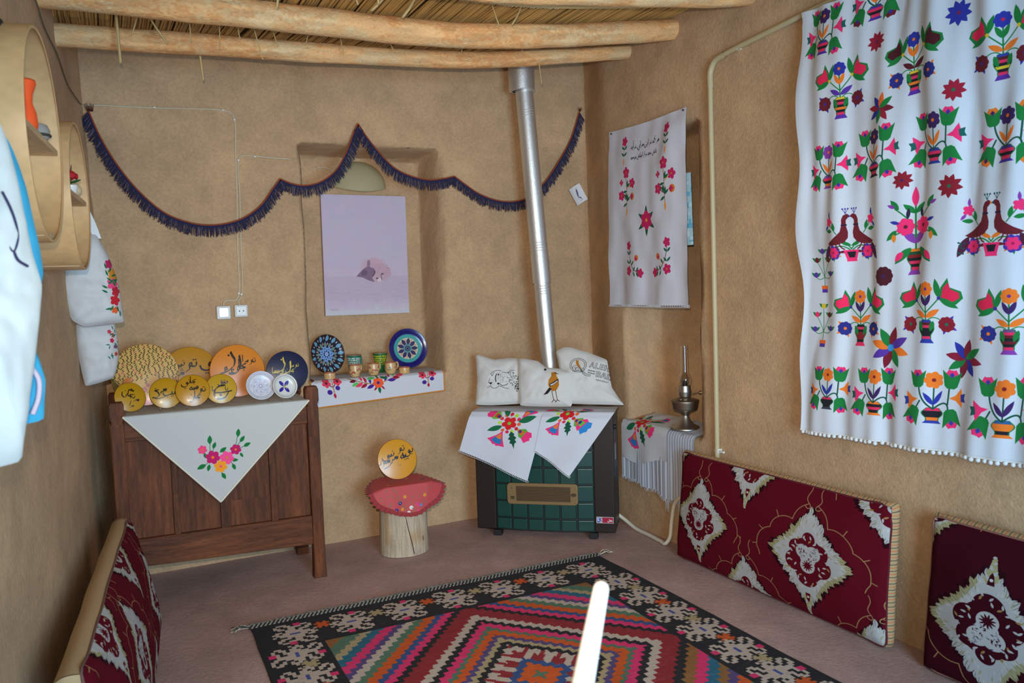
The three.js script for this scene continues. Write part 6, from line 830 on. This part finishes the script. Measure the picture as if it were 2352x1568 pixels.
// ---------------------------------------------------------------- backrest cushions
function medallion(g, x, y, s, ground, rot = 0) {
  at(g, x, y, s, () => {
    g.scale(1.22, 0.96);
    const OL = '#a39c72', WH = '#b2b1ae', DK = '#2a0a12', W2 = '#c9c7c0';
    const R = (a) => { const c = Math.abs(Math.cos(a)), q = Math.abs(Math.sin(a)); return 0.8 / (c * 1.02 + q * 0.82) * (1 + 0.07 * Math.cos(a * 4)) ; };
    for (let k = 0; k < 110; k++) { const a = k / 110 * 6.283, r = R(a), out = a - 0.25 + 0.5 * hash(k, 1, 1), L = 0.1 + 0.1 * hash(k, 2, 1); leaf(g, Math.cos(a) * r * 0.9, Math.sin(a) * r * 0.9, L, L * 0.45, out, DK); }
    for (let k = 0; k < 100; k++) { const a = k / 100 * 6.283, r = R(a), L = 0.09 + 0.09 * hash(k, 3, 1); leaf(g, Math.cos(a) * r * 0.86, Math.sin(a) * r * 0.86, L, L * 0.5, a - 0.3 + 0.6 * hash(k, 4, 1), Math.sin(a * 2 + 0.6) > -0.1 ? OL : WH, '#77745c'); }
    g.beginPath(); for (let k = 0; k <= 80; k++) { const a = k / 80 * 6.283, r = R(a) * 0.9; k ? g.lineTo(Math.cos(a) * r, Math.sin(a) * r) : g.moveTo(r, 0); } g.fillStyle = WH; g.fill();
    for (let k = 0; k < 90; k++) { const a = k / 90 * 6.283, r = R(a) * (0.66 + 0.22 * hash(k, 5, 1)); leaf(g, Math.cos(a) * r, Math.sin(a) * r, 0.11, 0.022, a + 0.5 * (hash(k, 6, 1) - 0.5), k % 3 ? W2 : OL, '#8d8b80'); }
    for (let k = 0; k < 16; k++) { const yy = 0.68 + 0.03 * k, f = k % 2 ? 1 : -1; leaf(g, 0, yy, 0.17 * (1 - k / 20), 0.06, 1.57 - f * (0.75 - k * 0.03), k % 3 ? OL : WH); } poly(g, [[-0.05, 0.72], [0.05, 0.72], [0.03, 0.86], [0, 0.92], [-0.03, 0.86]], ground); dot(g, 0, 0.8, 0.025, W2);
    g.fillStyle = ground; for (const [px, py, rx, ry] of [[0, 0.02, 0.38, 0.44], [0, 0.36, 0.22, 0.22], [0.27, 0.12, 0.2, 0.2], [-0.27, 0.12, 0.2, 0.2], [0.22, -0.16, 0.18, 0.18], [-0.22, -0.16, 0.18, 0.18], [0, -0.38, 0.13, 0.16]]) { g.beginPath(); g.ellipse(px, py, rx, ry, 0, 0, 7); g.fill(); }
    g.strokeStyle = WH; g.lineWidth = 0.02; for (let k = 0; k < 44; k++) { const a = k / 44 * 6.283, r = 0.27 + 0.13 * hash(k, 9, 3) + 0.05 * Math.cos(a * 4 + 0.8) + (Math.sin(a) > 0.6 ? 0.08 : 0); leaf(g, Math.cos(a) * r, Math.sin(a) * r, 0.09, 0.035, a + (k % 2 ? 0.7 : -0.5), k % 4 === 1 ? '#9a7a48' : WH); }
    g.fillStyle = WH; for (const [px, py, r] of [[-0.1, -0.12, 0.15], [0.1, -0.12, 0.15], [0, 0.0, 0.16], [0, 0.15, 0.15]]) { g.beginPath(); g.arc(px, py, r, 0, 7); g.fill(); }
    for (let k = 0; k < 11; k++) leaf(g, 0, 0.15, 0.12, 0.03, k / 11 * 6.283, ground); for (let k = 0; k < 46; k++) leaf(g, rrH(k, 1) * 0.2, -0.1 + rrH(k, 2) * 0.15, 0.05, 0.016, k * 1.7, [ground, '#7c7884', '#2a1a24', '#8a8690'][k % 4]);
    // gold tendrils around the upper half
    g.strokeStyle = '#9a7a52'; g.lineWidth = 0.018; for (const f of [-1, 1]) { g.beginPath(); g.moveTo(f * 0.14, -1.5); g.bezierCurveTo(f * 0.02, -1.3, f * 0.26, -1.25, f * 0.08, -1.1); g.bezierCurveTo(f * 0.0, -1.0, f * 0.14, -0.98, f * 0.16, -1.06); g.moveTo(f * 0.1, -1.1); g.bezierCurveTo(f * 0.3, -1.0, f * 0.34, -0.85, f * 0.36, -0.72); g.bezierCurveTo(f * 0.6, -0.8, f * 0.82, -0.6, f * 0.84, -0.4); g.bezierCurveTo(f * 1.05, -0.34, f * 1.15, -0.15, f * 1.14, 0.05); g.bezierCurveTo(f * 1.16, 0.12, f * 1.08, 0.16, f * 1.06, 0.28); g.moveTo(f * 0.66, -0.68); g.lineTo(f * 0.72, -0.8); g.moveTo(f * 1.0, -0.3); g.lineTo(f * 1.1, -0.36); g.moveTo(f * 1.14, 0.05); g.lineTo(f * 1.24, 0.08); g.stroke(); }
  }, rot);
}
const rrH = (i, s) => hash(i, s, 77) * 2 - 1;
function backrest(label, L, H, Tk, pos, turn, lean, ground, meds, o = {}) {
  const P = 1000, { c, g } = pad(L, H, P, ground); for (let i = 0; i < 2600; i++) { g.fillStyle = `rgba(${rnd() < 0.5 ? '0,0,0' : '190,40,60'},0.05)`; g.fillRect(rnd() * L, rnd() * H, rr(0.004, 0.03), 0.002); }
  for (const [x, y, s, r] of meds) medallion(g, x, y, s, ground, r ?? 0);
  const t = thing('backrest_cushion', label, 'cushion', pos, turn, 'patterned wall cushions'), in_ = new THREE.Group(); in_.name = 'cushion_body'; 
  const bend = (x) => (o.slump ?? 0) * Math.sin(x * 2.2);
  // front cover, local x along the length, y up, z out of the wall; leaning back by 'lean'
  const f = (u, v) => { const ex = Math.min(u, 1 - u), ey = Math.min(v, 1 - v), puff = 0.028 * sst(ex, 0, 0.16) * sst(ey, 0, 0.34) + 0.016 * sst(ex, 0, 0.02) * sst(ey, 0, 0.05), x = (u - 0.5) * L, y = (1 - v) * H; return [x * (1 - 0.008 * Math.cos(v * 3.1)), y - 0.012 * sst(0.06, ex, 0) * 0, Tk * 0.5 + puff + 0.005 * noise(u * 5, v * 4, pos[2]) + bend(x) * (y / H)]; };
  const P3 = (p) => { const [x, y, z] = p, cl = Math.cos(lean), sl = Math.sin(lean); return [x, y * cl + z * sl + 0.01, z * cl - y * sl]; };
  const cover = obj('front_cover', shell(70, 34, (u, v) => P3(f(u, v)), 0.004, (u, v) => [u, 1 - v]), phy({ map: tex(c), roughness: 0.9, specularIntensity: 0.15, bumpMap: clothBump, bumpScale: 0.0008 }), t);
  const e = (u, v) => { const q = f(u, v); return q; };
  const side = [], ring = []; const n = 40; for (let i = 0; i < n; i++) ring.push([i / n, 0]); for (let i = 0; i < 20; i++) ring.push([1, i / 20]); for (let i = 0; i < n; i++) ring.push([1 - i / n, 1]); for (let i = 0; i < 20; i++) ring.push([0, 1 - i / 20]);
  const N = ring.length, band = shell(N, 6, (u, v) => { const [a, b] = ring[Math.round(u * N) % N], q = e(a, b), bulge = 0.012 * Math.sin(v * 3.14), x = (a - 0.5) * L, yy = (1 - b) * H; return P3([q[0] + (a === 0 ? -bulge : a === 1 ? bulge : 0), Math.max(0, q[1] + (b === 0 ? bulge : b === 1 ? -bulge * 0.3 : 0)), q[2] - 0.002 - v * Tk]); }, 0.003, (u, v) => [u * 20, v]);
  obj('side_band', band, o.sideMat ?? M.side, t);
  obj('back_cover', shell(20, 10, (u, v) => { const q = f(u, v); return P3([q[0], q[1], q[2] * 0 - Tk * 0.5 + bend((u - 0.5) * L) * (q[1] / H)]); }, 0.004), M.sideC, t);
  obj('piping', tube(ring.filter((_, i) => i % 3 === 0).map(([a, b]) => P3([e(a, b)[0], Math.max(0.002, e(a, b)[1]), e(a, b)[2]])), 0.004, 160, 6, true), std({ color: o.pipe ?? '#5a1420', roughness: 0.9 }), t);
  return t;
}
{ const sc = pad(0.4, 0.1, 640, '#b09268'); const g = sc.g; for (let i = 0; i < 14; i++) { poly(g, [[i * 0.03, 0], [i * 0.03 + 0.008, 0], [i * 0.03 + 0.022, 0.1], [i * 0.03 + 0.014, 0.1]], i % 2 ? '#c8683a' : '#5a4a3a'); } M.side = std({ map: tex(sc.c), roughness: 0.9 }); M.sideC = std({ color: '#b3946c', roughness: 0.92 }); }
const RED = '#5e0d1c', DRED = '#3c0a17';
// right wall: the front face looks towards -x
backrest('long crimson cushion with two cream medallions leaning below the banner', 1.2, 0.52, 0.045, [2.52, 0, -2.61], -Math.PI / 2 + 0.012, 0.09, RED, [[0.19, 0.285, 0.19], [0.86, 0.285, 0.205], [0.49, -0.06, 0.2], [0.5, 0.57, 0.19], [-0.04, -0.1, 0.19], [1.22, -0.03, 0.2], [1.17, 0.62, 0.19], [-0.1, 0.66, 0.17]]);
backrest('dark maroon cushion cut off by the right edge of the photo', 1.16, 0.53, 0.05, [2.52, 0, -1.255], -Math.PI / 2 + 0.0, 0.09, DRED, [[0.24, 0.31, 0.215, Math.PI], [-0.05, -0.04, 0.17], [0.6, 0.62, 0.18], [0.92, 0.3, 0.19, Math.PI], [0.58, 0.0, 0.16]], { pipe: '#8a5a4a' });
backrest('slumped crimson cushion with beige back leaning on the left wall', 1.5, 0.47, 0.06, [0.012, 0, -2.945], Math.PI / 2 - 0.09, 0.2, RED, [[1.27, 0.26, 0.17], [0.62, 0.24, 0.19], [0.95, -0.03, 0.18], [0.94, 0.5, 0.18], [1.5, -0.02, 0.15], [1.48, 0.5, 0.15], [0.3, 0.0, 0.18]], { sideMat: M.sideC, pipe: '#6a4a40' });
// ---------------------------------------------------------------- left wall: round shelves, bags, garments
const LT = 84.86 * RAD;
function hoop(label, r, depth, cy, cz, shelfY, strap) {
  const t = thing('round_wall_shelf', label, 'shelf', [leftX(cz, cy) + 0.006, cy, cz], LT);
  const rim = lathe([[r - 0.008, 0], [r, 0], [r, depth], [r - 0.002, depth + 0.002], [r - 0.007, depth + 0.002], [r - 0.009, depth]], 72); { const uv = rim.attributes.uv; for (let i = 0; i < uv.count; i++) uv.setXY(i, uv.getY(i) * 0.2 + 0.3, uv.getX(i) * 3); } rim.rotateX(Math.PI / 2);
  obj('hoop_rim', rim, M.pine, t);
  const half = Math.sqrt(r * r - shelfY * shelfY) - 0.008; const sb = box(half * 2, 0.016, depth - 0.012, 0, shelfY, depth / 2 - 0.002, 0.002); obj('shelf_board', sb, M.pinePale, t);
  const bt = Math.sqrt(r * r - 0.8 * r * r * 0.98) ; obj('bottom_board', box(r * 0.62, 0.014, depth - 0.01, 0, -r * 0.93, depth / 2), M.pinePale, t);
  obj('hanging_cord', [rod([-0.05, r * 0.97, 0.01], [0.0, r + 0.16, -0.004], 0.002, 0.002, 5), rod([0.05, r * 0.97, 0.01], [0.0, r + 0.16, -0.004], 0.002, 0.002, 5)], std({ color: '#a8926a', roughness: 0.95 }), t);
  return t;
}
const bigHoop = hoop('large round pine hoop shelf nearest the viewer on the left wall', 0.272, 0.12, 1.82, -2.44, 0.0);
{ const sl = new RoundedBoxGeometry(0.085, 0.022, 0.026, 3, 0.01); const m = obj('handle_slot', sl, std({ color: '#241a12', roughness: 1 }), bigHoop); m.position.set(-0.13, 0.236, 0.05); m.rotation.z = 0.5; }
hoop('smaller round pine hoop shelf nearer the back wall, above the white bags', 0.243, 0.118, 1.738, -3.08, 0.0);
function onHoop(name, label, cat, cy, cz, lx, ly, lz, build) { const ax = Math.cos(LT), az = -Math.sin(LT), nx = Math.sin(LT), nz = Math.cos(LT), bx = leftX(cz, cy) + 0.006; const t = thing(name, label, cat, [bx + lx * ax + lz * nx, cy + ly, cz + lx * az + lz * nz], LT); build(t); return t; }
onHoop('orange_figure', 'bright orange felt figure on the shelf of the large hoop', 'ornament', 1.82, -2.44, 0.0, 0.0095, 0.086, (t) => { const g = lathe([[0.0001, 0], [0.022, 0], [0.03, 0.02], [0.027, 0.05], [0.016, 0.075], [0.018, 0.095], [0.032, 0.125], [0.03, 0.132], [0.0001, 0.134]], 24); g.scale(1, 1, 0.7); obj('body', g, std({ color: '#f4551a', roughness: 0.85 }), t); obj('base', cyl(0.02, 0.024, 0.006, 0, 0.003, 0), std({ color: '#3a3430', roughness: 0.9 }), t); });
onHoop('grey_pot', 'small grey stone pot on the large hoop shelf', 'pot', 1.82, -2.44, 0.13, 0.0095, 0.085, (t) => { obj('body', lathe([[0.0001, 0], [0.02, 0], [0.029, 0.014], [0.03, 0.03], [0.024, 0.044], [0.02, 0.046], [0.018, 0.04], [0.0001, 0.012]], 24), std({ color: '#8f8a80', roughness: 0.7 }), t); obj('dark_band', (() => { const q = new THREE.TorusGeometry(0.0295, 0.004, 8, 24); q.rotateX(Math.PI / 2); q.translate(0, 0.016, 0); return q; })(), std({ color: '#3c362e', roughness: 0.8 }), t); });
onHoop('dark_figurine', 'tiny dark figurine with a red cap standing low in the large hoop', 'ornament', 1.82, -2.44, 0.07, -0.2445, 0.07, (t) => { obj('body', lathe([[0.0001, 0], [0.012, 0], [0.015, 0.02], [0.008, 0.045], [0.0001, 0.05]], 16), std({ color: '#3a2a24', roughness: 0.8 }), t); const s = new THREE.SphereGeometry(0.008, 10, 8); s.translate(0, 0.054, 0); obj('cap', s, std({ color: '#c8321a', roughness: 0.8 }), t); });
onHoop('flower_pot', 'white pot with a red rose and green leaves in the smaller hoop', 'plant', 1.738, -3.08, 0.02, 0.0095, 0.09, (t) => {
  obj('pot', lathe([[0.0001, 0], [0.016, 0], [0.022, 0.03], [0.02, 0.03], [0.0001, 0.026]], 20), M.whitePlastic, t);
  const pet = []; for (let k = 0; k < 14; k++) { const a = k * 2.4, r = 0.006 + 0.0016 * k, s = new THREE.SphereGeometry(0.013, 8, 6); s.scale(1, 0.8, 0.45); s.rotateY(-a + 1.57); s.translate(Math.cos(a) * r * 0.8, 0.058 + 0.012 * (1 - k / 14), Math.sin(a) * r * 0.8); pet.push(s); } obj('rose_bloom', pet, std({ color: '#b01220', roughness: 0.8 }), t);
  for (const a of [0.4, 2.2, 4.2]) { const l = new THREE.SphereGeometry(0.02, 8, 5); l.scale(1, 0.15, 0.5); l.translate(0.02, 0, 0); l.rotateZ(0.25); l.rotateY(a); l.translate(0, 0.038, 0); obj('leaf', l, std({ color: '#1e5a2a', roughness: 0.7 }), t); }
  obj('stem', rod([0, 0.028, 0], [0, 0.055, 0], 0.002, 0.002, 6), std({ color: '#2a5a2a' }), t); obj('bud', rod([0.01, 0.07, 0], [0.016, 0.1, 0.004], 0.003, 0.001, 6), std({ color: '#5a2a24', roughness: 0.8 }), t);
});
onHoop('cream_ball', 'small cream gourd pot beside the red rose', 'pot', 1.738, -3.08, 0.11, 0.0095, 0.085, (t) => { obj('body', lathe([[0.0001, 0], [0.012, 0], [0.027, 0.016], [0.028, 0.03], [0.018, 0.046], [0.01, 0.05], [0.0001, 0.05]], 24), std({ color: '#c9b48c', roughness: 0.6 }), t); obj('neck', cyl(0.006, 0.008, 0.008, 0, 0.052, 0, 12), std({ color: '#a08a62', roughness: 0.7 }), t); });
// --- two embroidered bags hanging by the corner
{
  const { c, g } = pad(0.22, 0.37, 1500, '#cfcecb'); weave(g, c, 0.05);
  const X = (x) => x + 0.15, Y = (y) => 0.253 - y;
  for (const [x, y, r, col] of [[0.02, 0.13, 0.02, '#c41458'], [0.034, 0.09, 0.026, '#d88a1c'], [0.024, 0.05, 0.024, '#f0487c'], [0.036, 0.02, 0.02, '#c01830'], [0.03, -0.015, 0.022, '#d01a2a'], [0.026, -0.055, 0.014, '#e05a2a']]) flower(g, X(x), Y(y), r, 5, col, null);
  for (let i = 0; i < 22; i++) leaf(g, X(rr(0.0, 0.055)), Y(rr(-0.06, 0.14)), 0.026, 0.008, rnd() * 6.28, '#0e6a3a');
  const t = thing('hanging_bag', 'white cloth bag with a strip of bright flowers hanging above the smaller bag', 'bag', [-0.02, 1.4, -3.62], 15 * RAD, 'hanging white bags');
  obj('body', puffy([[-0.038, 0.253], [-0.011, 0.249], [0.028, 0.162], [0.057, 0.057], [0.065, -0.031], [0.069, -0.099], [0.031, -0.104], [-0.077, -0.112], [-0.121, -0.083], [-0.143, -0.006], [-0.15, 0.062], [-0.131, 0.12], [-0.072, 0.214]], 0.06, { wr: 0.016, wf: 11, seg: 96, tension: 0.15, cx: -0.04, cy: 0.03, pow: 2.2 }), cloth(c), t);
  obj('strap', shell(2, 20, (u, v) => [-0.012 + (u - 0.5) * 0.03 - 0.04 * v - 0.05 * v * v, 0.235 + 0.24 * v, 0.004 - 0.05 * v], 0.002), M.white, t);
  const b = pad(0.17, 0.25, 1500, '#cbc9c6'); weave(b.g, b.c, 0.05); const h = b.g; for (const [x, y, r, col] of [[0.128, 0.04, 0.009, '#c83a4a'], [0.142, 0.055, 0.01, '#d05a3a'], [0.134, 0.075, 0.01, '#c41a40'], [0.15, 0.1, 0.009, '#8a3a7a'], [0.15, 0.13, 0.009, '#c83a2a']]) flower(h, x, y, r, 5, col, null); for (let i = 0; i < 16; i++) leaf(h, rr(0.12, 0.16), rr(0.03, 0.15), 0.018, 0.005, rnd() * 6, '#1a6a5a');
  const t2 = thing('hanging_bag', 'smaller white cloth bag hanging beneath the flowered bag, above the chest', 'bag', [-0.035, 1.15, -3.72], 15 * RAD, 'hanging white bags');
  obj('body', puffy([[-0.093, 0.15], [0.045, 0.147], [0.057, 0.08], [0.056, 0.0], [0.045, -0.05], [0.028, -0.085], [-0.03, -0.1], [-0.076, -0.106], [-0.088, -0.041], [-0.101, 0.067]], 0.05, { wr: 0.014, wf: 10, seg: 90, tension: 0.12 }), cloth(b.c), t2);
  obj('strap', shell(2, 14, (u, v) => [-0.05 + (u - 0.5) * 0.03 - 0.03 * v, 0.13 + 0.2 * v, -0.03 - 0.03 * v], 0.002), M.white, t2);
}
{ // garments hanging on the left wall close to the viewer
  const t = thing('white_tunic', 'white cotton tunic with dark braid embroidery hanging at the far left', 'shirt', [-0.16, 1.3, -1.65], 36 * RAD);
  const right = [[0.011, 0.405], [0.022, 0.373], [0.034, 0.314], [0.043, 0.246], [0.051, 0.185], [0.064, 0.126], [0.054, 0.059], [0.041, -0.01], [0.024, -0.087], [0.008, -0.162], [0.003, -0.183], [-0.04, -0.186], [-0.09, -0.18]];
  const left = [[-0.14, -0.18], [-0.165, -0.1], [-0.165, 0.1], [-0.16, 0.3], [-0.14, 0.42], [-0.09, 0.47], [-0.03, 0.45]];
  obj('body', puffy([...right, ...left], 0.035, { wr: 0.02, wf: 9, seg: 120, rings: 18, tension: 0.2, cx: -0.09, cy: 0.12, pow: 3 }), std({ color: '#ced4d0', bumpMap: clothBump, bumpScale: 0.0008, roughness: 0.92 }), t);
  const nav = std({ color: '#1d1d44', roughness: 0.9 });
  obj('braid', tube([[-0.012, 0.285, 0.03], [0.0, 0.258, 0.03], [0.008, 0.228, 0.0295], [0.008, 0.204, 0.03], [-0.002, 0.184, 0.031], [-0.012, 0.198, 0.032]], 0.0022, 40, 6), nav, t); obj('braid', tube([[-0.002, 0.186, 0.032], [0.006, 0.17, 0.03], [0.025, 0.159, 0.026]], 0.0025, 24, 6), nav, t);
  obj('collar', tube([[-0.14, 0.44, 0.01], [-0.09, 0.41, 0.035], [-0.04, 0.44, 0.01]], 0.008, 24, 8), M.white, t);
  const b = thing('blue_garment', 'turquoise garment hanging just behind the white tunic', 'shirt', [-0.19, 1.3, -1.78], 36 * RAD);
  obj('body', puffy([[0.04, 0.41], [0.06, 0.364], [0.073, 0.316], [0.083, 0.25], [0.091, 0.2], [0.094, 0.15], [0.076, 0.09], [0.064, 0.03], [0.066, 0.006], [0.075, -0.021], [0.083, -0.058], [0.078, -0.098], [0.073, -0.135], [0.044, -0.138], [-0.05, -0.14], [-0.09, -0.1], [-0.1, 0.1], [-0.09, 0.35], [-0.04, 0.45]], 0.016, { wr: 0.012, wf: 12, seg: 110, rings: 14, tension: 0.2, cx: -0.03, cy: 0.14, pow: 3 }), std({ color: '#2f93b4', roughness: 0.85 }), b);
  obj('trim', tube([[0.05, -0.03, 0.012], [0.062, -0.055, 0.012], [0.058, -0.09, 0.013], [0.045, -0.12, 0.012]], 0.005, 20, 6), std({ color: '#b8a8b4', roughness: 0.9 }), b);
}
// ---------------------------------------------------------------- the white stick close to the viewer
{
  const t = thing('white_stick', 'plain white stick with a rounded tip rising close to the viewer over the kilim', 'stick', [0.16, 0, -0.70]);
  const tip = V(0.419 - 0.16, 1.096, 0.037), foot = V(0, 0, 0), d = tip.clone().sub(foot);
  obj('shaft', [rod([0, 0, 0], [d.x * 0.9, d.y * 0.9, d.z * 0.9], 0.0112, 0.0112, 20), rod([d.x * 0.9, d.y * 0.9, d.z * 0.9], [d.x, d.y, d.z], 0.0112, 0.0072, 20)], M.whitePlastic, t);
  const s = new THREE.SphereGeometry(0.0072, 16, 10); s.translate(d.x, d.y, d.z); obj('tip', s, M.whitePlastic, t);
}
// ---------------------------------------------------------------- hand over
scene.traverse((o) => { if (o.isMesh) { o.castShadow = true; o.receiveShadow = true; } });
renderer.render(scene, camera);
